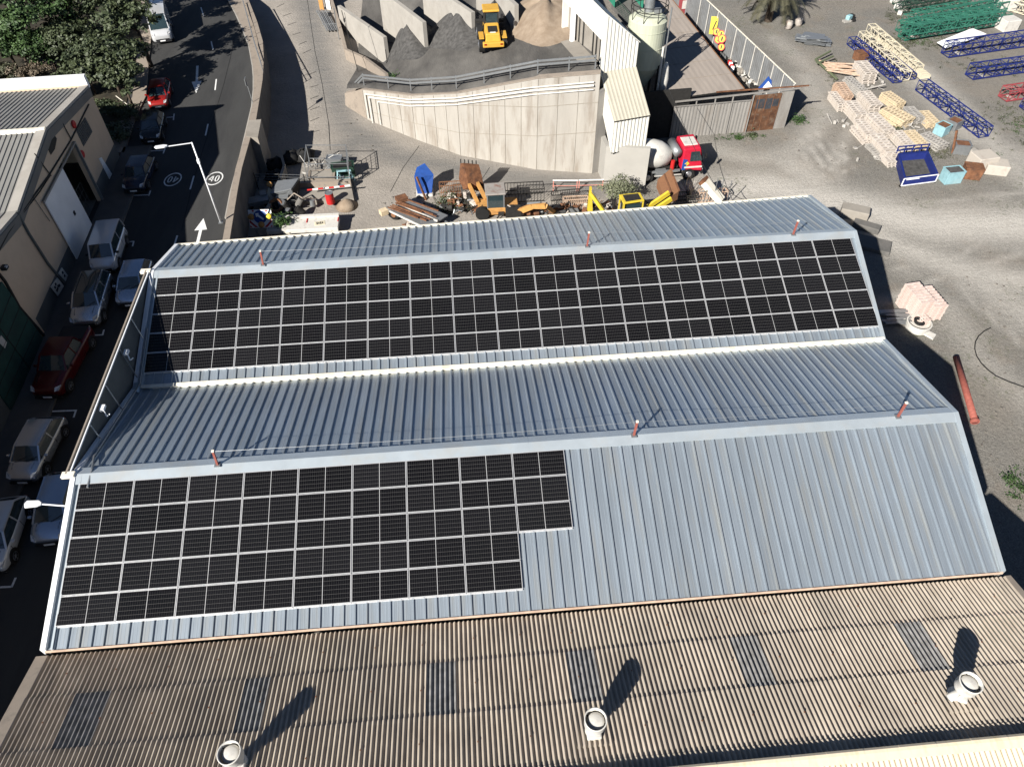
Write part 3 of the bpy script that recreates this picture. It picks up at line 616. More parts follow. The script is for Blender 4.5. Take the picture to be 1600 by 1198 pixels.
# street lamp arm fixed to the gable
t = thing('wall_street_lamp', 'white street lamp reaching out from the front gable over a parked silver car', 'street lamp', (-.38, -14.17, -.75))
MB().tube((-.38, -14.17, -.75), (-1.65, -14.09, -.5), .035, 8).build('arm', 'white_trim', t); MB().box((-.40, -14.17, -.8), (.06, .2, .3)).build('bracket', 'galv', t)
mb = MB(); mb.prism([(-1.6, -14.05, -.52), (-1.75, -13.93, -.52), (-2.25, -13.9, -.52), (-2.32, -14.05, -.52), (-2.25, -14.25, -.52), (-1.75, -14.22, -.52), (-1.6, -14.14, -.52)], (0, 0, .09)); mb.build('lamp_head', 'white_trim', t, bevel=.02)
# ================================================================== BUILDING ACROSS THE STREET
lb = thing('industrial_building', 'beige industrial building with pale ribbed gable roofs and an open sliding door', 'building', tuple(FL(20, ZS)))
def sz(s, z, out=0.): p = FL(s, z, out); return p
BZ = [(-.5, 0.0), (8.25, 1.28), (16.0, .12), (23.8, 1.28), (31.5, .12), (39.5, 1.28), (47, .12), (55, 1.28), (62.5, .12), (70.5, 1.28), (78, .1)]   # (distance along facade, roof height)
LW = Vector((-40, -1.88, 0))
for (s0, z0), (s1, z1) in zip(BZ, BZ[1:]):
    mb = MB(); x = 0; pts = []
    a0, a1 = sz(s0, z0), sz(s1, z1); D = LW.normalized(); k = 0; xs = []
    while x < 30: xs += [(x, 0), (x+.19, 0), (x+.22, .05), (x+.30, .05), (x+.33, 0)]; x += .33
    v = [a0+D*(q+.5)+Vector((0, 0, h)) for q, h in xs]+[a1+D*(q+.5)+Vector((0, 0, h)) for q, h in xs]; n = len(xs)
    up = z1 > z0
    mb.add(v, [(i, n+i, n+i+1, i+1) for i in range(n-1)]); 
    M_['roof_left'] = mat('pale_ribbed_sheet', (.33, .325, .305), .7, .1, .06, .8, stain=(.26, .25, .23), samt=.4, sscale=.5)
    mb.build('roof_slope', 'roof_left', lb)
    # verge flashing along the facade
    t = (a1-a0); mb = MB(); o = FN
    mb.hexa([a0-o*.55+Vector((0, 0, -.1)), a1-o*.55+Vector((0, 0, -.1)), a1+o*.06+Vector((0, 0, -.1)), a0+o*.06+Vector((0, 0, -.1))], [a0-o*.55+Vector((0, 0, .08)), a1-o*.55+Vector((0, 0, .08)), a1+o*.06+Vector((0, 0, .10)), a0+o*.06+Vector((0, 0, .10))])
    mb.build('verge_flashing', 'conc_l', lb)
    mb = MB(); mb.hexa([a0+o*.0+Vector((0, 0, -.75)), a1+o*.0+Vector((0, 0, -.75)), a1+o*.05+Vector((0, 0, -.75)), a0+o*.05+Vector((0, 0, -.75))], [a0+Vector((0, 0, -.1)), a1+Vector((0, 0, -.1)), a1+o*.12+Vector((0, 0, -.1)), a0+o*.12+Vector((0, 0, -.1))]); mb.build('verge_band', 'conc_d' if 0 else 'grey_band2', lb) if 'grey_band2' in M_ else (M_.__setitem__('grey_band2', mat('grey_band_light', (.27, .255, .23), .9, 0, .08, 1)), mb.build('verge_band', 'grey_band2', lb))
D = LW.normalized()
for s, z in ((8.25, 1.28), (23.8, 1.28)):
    a = sz(s, z); MB().hexa([a+FD*-.35+Vector((0, 0, -.02)), a+FD*.35+Vector((0, 0, -.02)), a+FD*.35+D*30+Vector((0, 0, -.02)), a+FD*-.35+D*30+Vector((0, 0, -.02))], [a+FD*-.1+Vector((0, 0, .12)), a+FD*.1+Vector((0, 0, .12)), a+FD*.1+D*30+Vector((0, 0, .12)), a+FD*-.1+D*30+Vector((0, 0, .12))]).build('ridge_cap', 'cream_trim', lb)
a = sz(-.55, 0); MB().hexa([a+Vector((0, 0, -.2)), a+D*30+Vector((0, 0, -.2)), a+D*30-FD*.35+Vector((0, 0, -.2)), a-FD*.35+Vector((0, 0, -.2))], [a+Vector((0, 0, .78)), a+D*30+Vector((0, 0, .78)), a+D*30-FD*.35+Vector((0, 0, .78)), a-FD*.35+Vector((0, 0, .78))]).build('parapet', 'white', lb)
# walls with the opening cut round the door
OP = [onF(112, 221), onF(152, 345)]; so0, zo1 = onF(113, 224); so1 = onF(86, 262)[0]; 
s_a, z_top = onF(113, 224); s_b, _ = onF(87, 265); s_end = onF(133, 362)[0]
s_a, s_b, z_top = 9.2, 13.3, -1.55
def wallrect(s0, s1, z0, z1f, z1g=None, nm='facade_wall', m='render', out=0., th=.3):
    z1g = z1f if z1g is None else z1g; mb = MB()
    a, b, c, d = sz(s0, z0, out), sz(s1, z0, out), sz(s1, z1g, out), sz(s0, z1f, out); mb.prism([a, b, c, d], -FN*th); return mb.build(nm, m, lb)
def zr_(s):
    for (s0, z0), (s1, z1) in zip(BZ, BZ[1:]):
        if s <= s1: return z0+(z1-z0)*(s-s0)/(s1-s0)-.1
    return 0
sd = [onF(*q) for q in ((152, 330), (113, 224))]
DS0 = onF(155, 340)[0]; DZt = onF(113, 222)[1]
DS0, DS1 = 8.1, 12.2
try: DS0 = min(onF(113, 222)[0], onF(155, 340)[0]); DS1 = onF(92, 262)[0]+.0
except Exception: pass
DZt = onF(112, 224)[1]
cuts = [-.5, DS0, DS1, 16, 23.8, 31.5, 39.5, 47, 55, 62.5, 70.5, 78]
cuts = sorted(set(cuts+[8.25]))
for a, b in zip(cuts, cuts[1:]):
    if a >= DS0-.01 and b <= DS1+.01: wallrect(a, b, DZt, zr_(a), zr_(b))
    else: wallrect(a, b, ZS, zr_(a), zr_(b))
wallrect(-.5, DS0, ZS+.0, ZS+1.25, nm='plinth_band', m='grey_band', out=.012, th=.012); wallrect(DS1, 20.2, ZS+.0, ZS+1.25, nm='plinth_band', m='grey_band', out=.012, th=.012); wallrect(26.5, 78, ZS, ZS+1.25, nm='plinth_band', m='grey_band', out=.012, th=.012)
e0 = sz(-.5, ZS); MB().prism([e0, e0+D*30, e0+D*30+Vector((0, 0, 6.1)), e0+Vector((0, 0, 6.1))], (0, -.25, 0)).build('end_wall', 'render', lb)
# inside of the open doorway
MB().prism([sz(DS0, ZS+.13, -.35), sz(DS1, ZS+.13, -.35), sz(DS1, ZS+.13, -12), sz(DS0, ZS+.13, -12)], (0, 0, .02)).build('interior_floor', 'conc_d', lb)
MB().prism([sz(DS0-1, ZS, -6), sz(DS1+3, ZS, -6), sz(DS1+3, .3, -6), sz(DS0-1, .3, -6)], -FN*.1).build('interior_wall', 'grey_band', lb)
dr = wallrect(DS1-.15, DS1+3.9, ZS+.15, DZt-.05, nm='sliding_door', m='white', out=.14, th=.08)
MB().prism([sz(DS1+1.2, ZS+2.0, .145), sz(DS1+1.45, ZS+2.0, .145), sz(DS1+1.45, ZS+2.3, .145), sz(DS1+1.2, ZS+2.3, .145)], FN*.03).build('handle', 'plastic', dr)
mb = MB(); mb.bar(sz(DS0, DZt-.03, .16), sz(DS1+4.1, DZt-.03, .16), .08, .12); mb.build('door_track', 'galv', lb); mb = MB(); mb.bar(sz(DS0-.05, ZS, .1), sz(DS0-.05, DZt, .1), .18, .12); mb.build('door_jamb', 'galv', lb)
mb = MB()
for i in range(5): mb.bar(sz(DS0+.3+i*.5, ZS+.1, -.7), sz(DS0+.3+i*.5, ZS+1.9, -.7), .03)
for k in range(4): mb.bar(sz(DS0+.3, ZS+.1+k*.6, -.7), sz(DS0+2.3, ZS+.1+k*.6, -.7), .03)
mb.build('inner_gate', 'grey_band', lb)
# service door, vents, signs, sirens
def face_poly(pxs, nm, m, th=.05, parent=None, lab=None):
    pts = [UP(u, v, FA+FN*th, FN) for u, v in pxs]; o = MB().prism(pts, -FN*th).build(nm, m, parent or lb)
    if lab: o['label'] = lab
    return o
face_poly([(155, 248), (159, 246), (175, 272), (171.5, 280)], 'service_door', 'white', .06)
face_poly([(83.5, 208), (89, 217), (86, 233), (80, 242), (75, 233), (77.5, 216)], 'hexagonal_vent', 'dark', .03)
gr = face_poly([(133, 183), (144.5, 206), (131, 229), (119.5, 204)], 'lattice_vent', 'grey_band', .03)
mb = MB(); c4 = [UP(u, v, FA+FN*.05, FN) for u, v in ((133, 183), (144.5, 206), (131, 229), (119.5, 204))]
for i in range(1, 9):
    t = i/9; mb.bar(c4[0].lerp(c4[1], t), c4[3].lerp(c4[2], t), .04); mb.bar(c4[0].lerp(c4[3], t), c4[1].lerp(c4[2], t), .04)
mb.build('grille', 'conc_d', gr)
for px, nm in (((114.5, 194.5), 0), ((128, 241), 1)):
    c = UP(px[0], px[1], FA+FN*.04, FN); mb = MB(); mm_ = Matrix.Translation(c) @ FN.to_track_quat('Z', 'Y').to_matrix().to_4x4()
    mb.lathe([(.28, 0), (.28, .08), (.2, .12)], 16, mm_); o = mb.build('alarm_siren', 'red', None, smooth=False); tag(o, ['red round disc high on the beige facade under the roof verge', 'red round disc beside the open doorway of the beige building'][nm], 'siren')
face_poly([(115, 236.5), (121.5, 240), (121, 243), (116, 241)], 'dark_slot', 'dark', .04) if 0 else None
# facade joints, cable and sign boards
def fl(pts, w_=.05, nm='facade_cable', m='dark', out=.06):
    P = [UP(u, v, FA+FN*out, FN) for u, v in pts]; mb = MB()
    for a, b in zip(P, P[1:]): mb.bar(a, b, w_, w_)
    return mb.build(nm, m, lb)
fl([(139, 163), (111, 219), (78, 272), (33, 333), (12, 365), (-6, 400)], .07); fl([(98, 193), (112, 219)], .05); fl([(54, 240), (80, 275)], .05); fl([(26, 330), (45, 365), (75, 412), (102, 445)], .13, 'downpipe', 'grey_band'); fl([(-4, 425), (8, 440), (30, 480), (72, 528)], .13, 'door_frame', 'dark')
fl([(46, 303), (52, 308), (78, 346)], .03, 'facade_joint', 'grey_band'); fl([(12, 363), (26, 345), (45, 322), (62, 300), (78, 275)], .05)
gd = face_poly([(3, 440), (70, 531), (18, 640), (-40, 560)], 'green_sliding_door', 'green_door', .10)
mb = MB(); c4 = [UP(u, v, FA+FN*.11, FN) for u, v in ((3, 440), (70, 531), (18, 640), (-40, 560))]
for t in (.2, .4, .6, .8): mb.bar(c4[0].lerp(c4[1], t), c4[3].lerp(c4[2], t), .03)
mb.bar(c4[0].lerp(c4[3], .45), c4[1].lerp(c4[2], .45), .04); mb.build('door_seam', 'dark', gd)
for pxs, marks, lb_ in ((((97, 418), (106, 430), (103, 439), (92, 427)), ((98, 426), (101, 431)), 'small white sign with two dark marks beside the drainpipe'), (((90, 434), (100, 447), (91, 462), (80, 448)), ((87, 444), (91, 447), (90, 451), (93, 446), (89, 454), (86, 449)), 'larger white sign with dark symbols low on the beige wall')):
    pts = [UP(u, v, FA+FN*.16, FN) for u, v in pxs]; c = sum(pts, Vector())/4
    t = thing('wall_sign', lb_, 'sign', tuple(c)); MB().prism(pts, -FN*.06).build('board', 'dirtywhite', t)
    mb = MB()
    for u, v in marks: mb.box(UP(u, v, FA+FN*.17, FN), (.02, .16, .16))
    mb.build('symbol', 'plastic', t)
face_poly([(40, 541-5+0), (46, 546), (45, 552), (39, 547)], 'notice', 'dirtywhite', .08) if 0 else None
t = thing('wall_floodlight', 'small black floodlight on the beige facade above the green door', 'floodlight', tuple(UP(7, 418, FA+FN*.3, FN))); c = UP(7, 418, FA+FN*.3, FN); MB().box(c, (.3, .35, .2)).build('lamp_head', 'plastic', t); MB().box(c+Vector((.12, 0, .06)), (.1, .2, .1)).build('lens', 'lamp_glass', t); MB().bar(c, c-FN*.3, .05).build('bracket', 'dark', t)
face_poly([(2, 524), (11, 535), (8, 544), (-3, 533)], 'door_notice', 'dirtywhite', .12, gd)

# ================================================================== STREET LAMP
P = Vector((-.62, 13.2, ZW)); t = thing('street_lamp', 'tall white street lamp on the wall with its arm over the road', 'street lamp', tuple(P))
MB().tube(P, P+Vector((0, 0, 6.35)), .075, 12, .045).build('pole', 'white_trim', t, smooth=True)
T = P+Vector((0, 0, 6.3)); E_ = U(262, 229, T.z+.1); MB().tube(T, E_, .035, 8).build('arm', 'white_trim', t); d = (E_-T).normalized(); x = Vector((-d.y, d.x, 0)).normalized()
mb = MB(); mb.prism([E_+x*.06, E_+d*.2+x*.16, E_+d*.72+x*.15, E_+d*.8, E_+d*.72-x*.15, E_+d*.2-x*.16, E_-x*.06], (0, 0, .1)); mb.build('lamp_head', 'white_trim', t, bevel=.02)
MB().box(P+Vector((.02, -.08, 5.0)), (.16, .16, .28)).build('control_box', 'white_trim', t); MB().box(P, (.3, .3, .04)).build('base_plate', 'galv', t)
# handrail of the upper pavement, and the small bent sign pole
hp = [U(u, v, ZS+1.05) for u, v in ((378, -4), (387, 28), (396, 62), (403, 84), (408, 100))]
t = thing('crash_rail', 'pale galvanised handrail along the upper pavement by the curving wall', 'handrail', tuple(hp[2]-Vector((0, 0, .9))))
MB().path(hp, .05).build('rail', 'galv', t); MB().path([p-Vector((0, 0, .45)) for p in hp], .04).build('rail', 'galv', t)
for i in range(9):
    k = i/8*(len(hp)-1); a = hp[int(min(k, len(hp)-2))].lerp(hp[int(min(k, len(hp)-2))+1], k-int(min(k, len(hp)-2))); MB().tube(a, a-Vector((0, 0, .95)), .035, 6).build('post', 'galv', t)
q = U(396, 164, ZS+.1); t = thing('bent_sign_post', 'short grey post with a small sign plate at the kerb by the wall box', 'sign post', tuple(q)); MB().tube(q, q+Vector((-.15, .3, 2.1)), .035, 8).build('post', 'galv', t); MB().box(q+Vector((-.18, .3, 2.0)), (.05, .55, .6)).build('plate', 'galv', t)
# low mesh barrier on the wall coping
for i in range(0, 1): pass

# ================================================================== VEHICLES
def car(label, cat, gx, gy, head, kind, paint, roofm=None, name='parked_car', group='vehicles parked along the street', z=ZS, tint=None):
    L_, W_, H_, hood, gb, gf, rr_, rb = {'hatch': (4.15, 1.76, 1.48, .98, 1.15, .45, -1.25, -1.85), 'suv': (4.55, 1.88, 1.68, 1.08, 1.15, .45, -1.7, -2.12), 'sedan': (4.4, 1.78, 1.46, .96, 1.1, .4, -1.15, -1.75), 'mpv': (4.2, 1.75, 1.82, 1.08, 1.45, .85, -1.85, -2.05), 'van': (5.6, 2.02, 2.5, 1.25, 2.05, 1.35, -2.7, -2.78), 'pickup': (5.2, 1.9, 1.78, 1.12, 1.2, .55, -.9, -1.15)}[kind]
    t = thing(name, label, cat, (gx, gy, z), head, group); hl = L_/2; hw = W_/2
    sb = H_*.62 if kind in ('mpv', 'van') else hood
    bl = {'hatch': .93, 'sedan': .92, 'suv': 1.08, 'mpv': 1.08, 'van': 1.3, 'pickup': 1.1}[kind]
    ends = -hl
    st_ = [(hl, .42, hood-.36, .74), (hl-.08, .26, hood-.24, .86), (hl-.35, .2, hood-.08, .95), (gb+.3, .2, hood, .985), (gb-.05, .2, hood+.02, 1.), (0, .2, bl, 1.), (rr_, .2, bl+.02, .99), (rb-.0, .22, bl-.0, .96), (ends+.12, .26, bl-.08, .9), (ends, .4, bl-.22, .8)]
    if kind == 'pickup': st_ = st_[:6]+[(rb, .2, bl, 1.), (ends+.1, .26, bl, .98), (ends, .3, bl-.02, .95)]
    if kind in ('mpv', 'van'): st_ = st_[:6]+[(rr_, .2, bl, 1.), (ends+.05, .26, bl, .97), (ends, .3, bl-.1, .93)]
    mb = MB(); rings = []
    for x, zb, zt, wf in st_:
        w_ = hw*wf; rings.append([(x, -w_*.85, zb), (x, -w_, zb+.14), (x, -w_, zb+(zt-zb)*.55), (x, -w_*.97, zt-.1), (x, -w_*.86, zt-.01), (x, -w_*.4, zt+.02), (x, w_*.4, zt+.02), (x, w_*.86, zt-.01), (x, w_*.97, zt-.1), (x, w_, zb+(zt-zb)*.55), (x, w_, zb+.14), (x, w_*.85, zb)])
    n = 12; vs = [p for r_ in rings for p in r_]; fs = [(k*n+i, k*n+(i+1) % n, (k+1)*n+(i+1) % n, (k+1)*n+i) for k in range(len(rings)-1) for i in range(n)]+[tuple(range(n))[::-1], tuple(range((len(rings)-1)*n, len(rings)*n))]
    mb.add(vs, fs); mb.build('body', paint, t, True, True, sub=1)
    # cabin
    wb, wt = hw*.90, hw*(.70 if kind not in ('van', 'mpv') else .82); zb = hood if False else bl-.02; zt = H_
    A, B, Cc, Dd = (gb, hood-.02), (gf, zt-.05), (rr_, zt-.06), (rb, bl-.02)
    def q4(x0, y0, z0): return (x0, y0, z0)
    wsh = MB().add([(A[0], -wb*.93, A[1]), (A[0]+.12, 0, A[1]), (A[0], wb*.93, A[1]), (B[0], wt*.97, B[1]), (B[0]+.05, 0, B[1]+.03), (B[0], -wt*.97, B[1])], [(0, 1, 4, 5), (1, 2, 3, 4)])
    wsh.build('windscreen', 'car_glass', t, True)
    MB().add([(Dd[0], -wb*.9, Dd[1]), (Dd[0]-.03, 0, Dd[1]), (Dd[0], wb*.9, Dd[1]), (Cc[0], wt*.95, Cc[1]), (Cc[0]-.03, 0, Cc[1]+.02), (Cc[0], -wt*.95, Cc[1])], [(0, 5, 4, 1), (1, 4, 3, 2)]).build('rear_window', 'car_glass', t, True)
    for s in (-1, 1):
        if kind == 'van':
            MB().prism([(gb-.1, s*(wb+.02), bl), (gf+.05, s*(wt+.05), zt-.45), (gf-.75, s*(wt+.06), zt-.45), (gf-.75, s*(wb+.04), bl)], (0, s*.01, 0)).build('side_window', 'car_glass', t, True)
            MB().prism([(gf-.8, s*(hw*.98), bl-.1), (gf-.8, s*(wt+.03), zt-.1), (rr_, s*(wt+.03), zt-.1), (rb, s*(hw*.98), bl-.1)], (0, -s*.05, 0)).build('side_panel', paint, t, True)
            MB().add([(gf+.1, s*wt, zt-.06), (gf-.8, s*(wt+.02), zt-.06), (gf-.8, s*wb, bl), (gb, s*wb, bl)], [(0, 1, 2, 3)]).build('door_frame', paint, t, True)
        else:
            o = MB().add([(A[0]-.02, s*wb, bl-.03), (B[0]-.02, s*(wt), B[1]-.02), (Cc[0]+.05, s*(wt), Cc[1]-.02), (Dd[0]+.05, s*wb, bl-.03)], [(0, 1, 2, 3) if s > 0 else (3, 2, 1, 0)]); o.build('side_window', 'car_glass', t, True)
    # roof, pillars
    ro = MB(); nu = 6
    xs = [B[0]+.06+(Cc[0]-.06-B[0]-.06)*i/nu for i in range(nu+1)]
    ro.grid(lambda i, j: (xs[i], wt*(1.0*(j-2)/2), zt-.05+.05*math.cos((j-2)/2*1.2)*(1 if 0 < i < nu else .4)), nu, 4); ro.build('roof', roofm or paint, t, True, True)
    for s in (-1, 1):
        pil = MB(); pil.bar((A[0]+.04, s*wb*.97, A[1]-.02), (B[0]+.02, s*wt*1.0, zt-.05), .09, .05); pil.bar((B[0]+.02, s*wt*1.0, zt-.05), (Cc[0]-.02, s*wt*1.0, zt-.06), .09, .06); pil.bar((Cc[0]-.02, s*wt, zt-.06), (Dd[0]-.02, s*wb*.97, bl-.03), .16, .05)
        mx = (B[0]+Cc[0])/2; pil.bar((mx, s*wb*1.005, bl-.02), (mx, s*wt*1.01, zt-.06), .07, .03)
        pil.build('pillar', paint, t, True)
        MB().box((gb-.35, s*(hw+.1), bl+.08), (.14, .2, .13)).build('mirror', 'plastic' if kind in ('van', 'mpv') else paint, t, True, bevel=.03)
        MB().prism([(hl-.42, s*hw*.90, hood-.17), (hl-.1, s*hw*.83, hood-.28), (hl-.03, s*hw*.60, hood-.33), (hl-.2, s*hw*.62, hood-.16)], (.03, 0, .035)).build('headlight', 'lamp_glass', t, True)
        MB().box((ends+.04, s*hw*.66, bl-.32), (.06, .22, .2)).build('tail_light', 'tail', t, True)
    sm_ = MB()
    for s in (-1, 1):
        for x in ([gb-.15, (B[0]+Cc[0])/2, Cc[0]+.1] if kind != 'van' else [gb-.1, gf-.75, -1.2]): sm_.bar((x, s*hw*1.003, .42), (x-.03, s*hw*.985, bl-.06), .022, .012)
        sm_.bar((gb-.15, s*hw*1.004, .36), (Cc[0]+.1, s*hw*1.004, .36), .02, .03)
    for y in (-.62, .62): sm_.bar((gb+.12, y*hw, hood+.012), (hl-.45, y*hw*.92, hood-.045), .022, .012)
    sm_.build('panel_seam', 'plastic', t, True)
    wp = MB(); wp.bar((gb+.06, -.5, hood+.03), (gb-.16, .1, hood+.17), .02, .015); wp.bar((gb+.06, .1, hood+.03), (gb-.16, .62, hood+.17), .02, .015); wp.build('wiper', 'plastic', t, True)
    MB().box((hl-.0, 0, .5), (.06, W_*.62, .16)).build('grille', 'plastic', t, True); MB().box((hl+.04, 0, .42), (.02, .5, .11)).build('number_plate', 'white', t, True)
    MB().box((hl-.05, 0, .3), (.1, W_*.84, .12)).build('bumper', 'plastic', t, True, bevel=.03)
    wr = .34 if kind not in ('van', 'pickup', 'suv') else .38; wx = (hl-.86, -hl+.82) if kind != 'van' else (hl-.95, -hl+1.2)
    for x in wx:
        for s in (-1, 1):
            MB().tube((x, s*(hw-.28), wr+.02), (x, s*(hw+.006), wr+.02), wr+.07, 20).build('wheel_arch', 'plastic', t, True)
            o = MB().tube((x, s*(hw-.2), wr), (x, s*(hw+.02), wr), wr, 20).build('tyre', 'black', t, True)
            mb = MB().tube((x, s*(hw+.0), wr), (x, s*(hw+.028), wr), wr*.28, 12)
            for k in range(5): a = k*2*math.pi/5; mb.bar((x, s*(hw+.026), wr), (x+wr*.62*math.cos(a), s*(hw+.026), wr+wr*.62*math.sin(a)), .06, .012)
            for k in range(16): a, b = k*math.pi/8, (k+1)*math.pi/8; mb.bar((x+wr*.64*math.cos(a), s*(hw+.025), wr+wr*.64*math.sin(a)), (x+wr*.64*math.cos(b), s*(hw+.025), wr+wr*.64*math.sin(b)), .035, .012)
            mb.build('rim', 'rim', o if False else t, True)
    if kind == 'pickup':
        MB().box(((rb+ends)/2-.05, 0, bl+.03), (abs(ends-rb)-.3, W_*.8, .04)).build('load_bed', 'plastic', t, True)
    if kind == 'suv':
        for s in (-1, 1): MB().bar((B[0]-.1, s*wt*.93, zt+.04), (Cc[0]+.1, s*wt*.93, zt+.04), .04).build('roof_rail', 'plastic', t, True)
    return t
M_['p_white'] = mat('car_white', (.62, .63, .64), .2, .35, .02, 1, coat=.8); M_['p_silver'] = mat('car_silver', (.60, .62, .65), .25, .8, .02, 1, coat=.4); M_['p_grey'] = mat('car_bluegrey', (.42, .48, .56), .25, .8, .02, 1, coat=.4)
M_['p_red'] = mat('car_red', (.22, .012, .010), .28, .1, .04, 1, coat=.5); M_['p_dred'] = mat('car_dark_red', (.07, .003, .004), .3, .1, .04, 1, coat=.5); M_['p_black'] = mat('car_black', (.008, .009, .012), .25, 0, .04, 1, coat=.5); M_['p_navy'] = mat('car_navy', (.010, .016, .035), .25, 0, .04, 1, coat=.5)
def carpx(label, cat, front, back, kind, paint, **k):   # pixels of nose and tail at bumper height
    a, b = U(*front, ZS+.55), U(*back, ZS+.9); c = (a+b)/2; h = math.atan2(a.y-b.y, a.x-b.x); return car(label, cat, c.x, c.y, h, kind, paint, **k)
carpx('white parked van under the trees at the far end of the row', 'van', (256, 83), (247, 5), 'van', 'p_white')
carpx('bright red parked hatchback in the sun below the trees', 'car', (246, 168), (252, 123), 'hatch', 'p_red')
carpx('black parked hatchback touching the red one, in the building shadow', 'car', (235, 218), (241, 175), 'hatch', 'p_black')
carpx('dark navy parked car opposite the open sliding door', 'car', (209, 293), (225, 244), 'sedan', 'p_navy')
carpx('white parked minivan with a tall roof beside the pavement', 'car', (162, 418), (176, 360), 'mpv', 'p_white')
carpx('silver parked off-roader with a black glass roof', 'car', (134, 503), (152, 432), 'suv', 'p_silver', roofm='car_glass')
carpx('blue-grey car on the roadway next to the far corner of the warehouse', 'car', (202, 470), (217, 408), 'hatch', 'p_grey')
carpx('dark red parked pickup in deep shade near the green door', 'car', (78, 608), (118, 520), 'pickup', 'p_dred')
carpx('silver parked hatchback just below the dark red pickup', 'car', (38, 742), (75, 655), 'hatch', 'p_silver')
carpx('silver car half hidden by the warehouse gable under the wall lamp', 'car', (80, 832), (100, 745), 'hatch', 'p_grey')
carpx('white car cut by the photo edge at the lower left of the street', 'car', (-16, 885), (14, 780), 'hatch', 'p_white')
for px, lb_ in ((( -1, 0), ''),): pass
q = U(394, 8, ZW-3.0)
# ================================================================== TREES
def leafmesh(pts, size, seed, flat=.5):
    r_ = random.Random(seed); mb = MB(); vs = []; fs = []
    for (p, nrm) in pts:
        s = size*r_.uniform(.6, 1.3); a = Vector((r_.gauss(0, 1), r_.gauss(0, 1), r_.gauss(0, 1)*flat)).normalized(); n = (nrm+Vector((r_.gauss(0, .5), r_.gauss(0, .5), r_.gauss(0, .5)))).normalized(); b = n.cross(a)
        if b.length < .1: b = Vector((1, 0, 0))
        b.normalize(); a = b.cross(n); k = len(vs); vs += [p+a*s, p+b*s*.55, p-a*s, p-b*s*.55]; fs.append((k, k+1, k+2, k+3))
    mb.v = vs; mb.f = fs; return mb
def tree(name, label, cat, base, h, rad, leaf, seed, nclump=130, nleaf=38, size=.17, group=None, squash=.75, cr=.5, off=(0, 0)):
    r_ = random.Random(seed); base = Vector(base); t = thing(name, label, cat, tuple(base), 0, group)
    top = base+Vector((off[0], off[1], h*.45)); mb = MB(); mb.tube(base-Vector((0, 0, .1)), top, .22*h/7, 9, .14*h/7); mb.build('trunk', 'bark', t, smooth=True)
    cen = base+Vector((off[0], off[1], h-rad*squash)); lm = MB(); pts = []
    lobes = [(cen+Vector((r_.uniform(-.6, .6)*rad, r_.uniform(-.6, .6)*rad, r_.uniform(-.35, .5)*rad*squash)), rad*r_.uniform(.35, .62)) for _ in range(9)]
    for c, q in lobes: lm.tube(top, c, .09, 6, .03)
    for _ in range(nclump):
        c, q = r_.choice(lobes); d = Vector((r_.gauss(0, 1), r_.gauss(0, 1), abs(r_.gauss(0, 1))*.9-.25)).normalized(); p = c+Vector((d.x*q, d.y*q, d.z*q*squash))*r_.uniform(.75, 1.05); rr2 = cr*r_.uniform(.6, 1.2)
        for _ in range(nleaf):
            e = Vector((r_.gauss(0, 1), r_.gauss(0, 1), r_.gauss(0, .55)))*rr2*.5; pts.append((p+e, (d+Vector((0, 0, .8))).normalized()))
    lm.build('limb', 'bark', t); leafmesh(pts, size, seed).build('crown', leaf, t); return t
def at(u, v, z=ZS): return tuple(U(u, v, z))
def treepx(name, label, cat, px, zc, h, rad, leaf, seed, **k):   # px = where the middle of the crown shows
    c = U(px[0], px[1], ZS+zc); return tree(name, label, cat, (c.x, c.y, ZS), h, rad, leaf, seed, **k)
TG = 'trees beside the far end of the street'
treepx('broadleaf_tree', 'big dark green tree overhanging the white van', 'tree', (205, 20), 5, 7.4, 3.3, 'leaf_a', 1, nclump=190, group=TG)
treepx('broadleaf_tree', 'wide dark tree with layered branches beside the red car', 'tree', (165, 90), 3.6, 5.6, 3.2, 'leaf_a', 2, nclump=200, group=TG, squash=.55)
treepx('broadleaf_tree', 'grey-green tree between the building corner and the red car', 'tree', (192, 128), 2.4, 4.0, 1.9, 'leaf_a', 3, nclump=110, group=TG, squash=.6, cr=.4)
treepx('broadleaf_tree', 'dark tree with glossy leaves at the upper left corner', 'tree', (20, 25), 4.5, 6.6, 3.0, 'leaf_b', 4, nclump=120, group=TG, size=.15)
treepx('broadleaf_tree', 'tall shaded tree behind the roof parapet', 'tree', (90, 20), 3.8, 5.8, 2.6, 'leaf_b', 5, nclump=70, group=TG)
treepx('broadleaf_tree', 'leafy tree above the left end of the white parapet', 'tree', (30, 75), 3, 4.6, 2.4, 'leaf_b', 6, nclump=90, group=TG, size=.13)
treepx('broadleaf_tree', 'spreading tree at the top between the other crowns', 'tree', (150, -30), 4.5, 6.6, 3.2, 'leaf_a', 7, nclump=150, group=TG)
treepx('shrub', 'bright green shrub peeping over the end of the white parapet', 'shrub', (105, 125), 1.8, 2.4, 1.1, 'leaf_b', 8, nclump=50, size=.12, cr=.3)
treepx('shrub', 'small green shrub beside the beige building corner', 'shrub', (170, 165), 1., 1.8, 1.1, 'leaf_a', 9, nclump=50, size=.1, cr=.3)
treepx('dry_bush', 'dry grey-brown bush behind the white parapet', 'bush', (42, 112), 1.4, 2.3, 1.2, 'leaf_dry', 10, nclump=45, size=.09, cr=.35)
treepx('dry_bush', 'smaller dry twiggy bush right of the first dry one', 'bush', (68, 113), 1.2, 1.9, .7, 'leaf_dry', 11, nclump=22, size=.08, cr=.3)
treepx('broadleaf_tree', 'dark tree filling the gap left of the van', 'tree', (120, 55), 2.6, 4.2, 2.6, 'leaf_a', 12, nclump=80, group=TG)

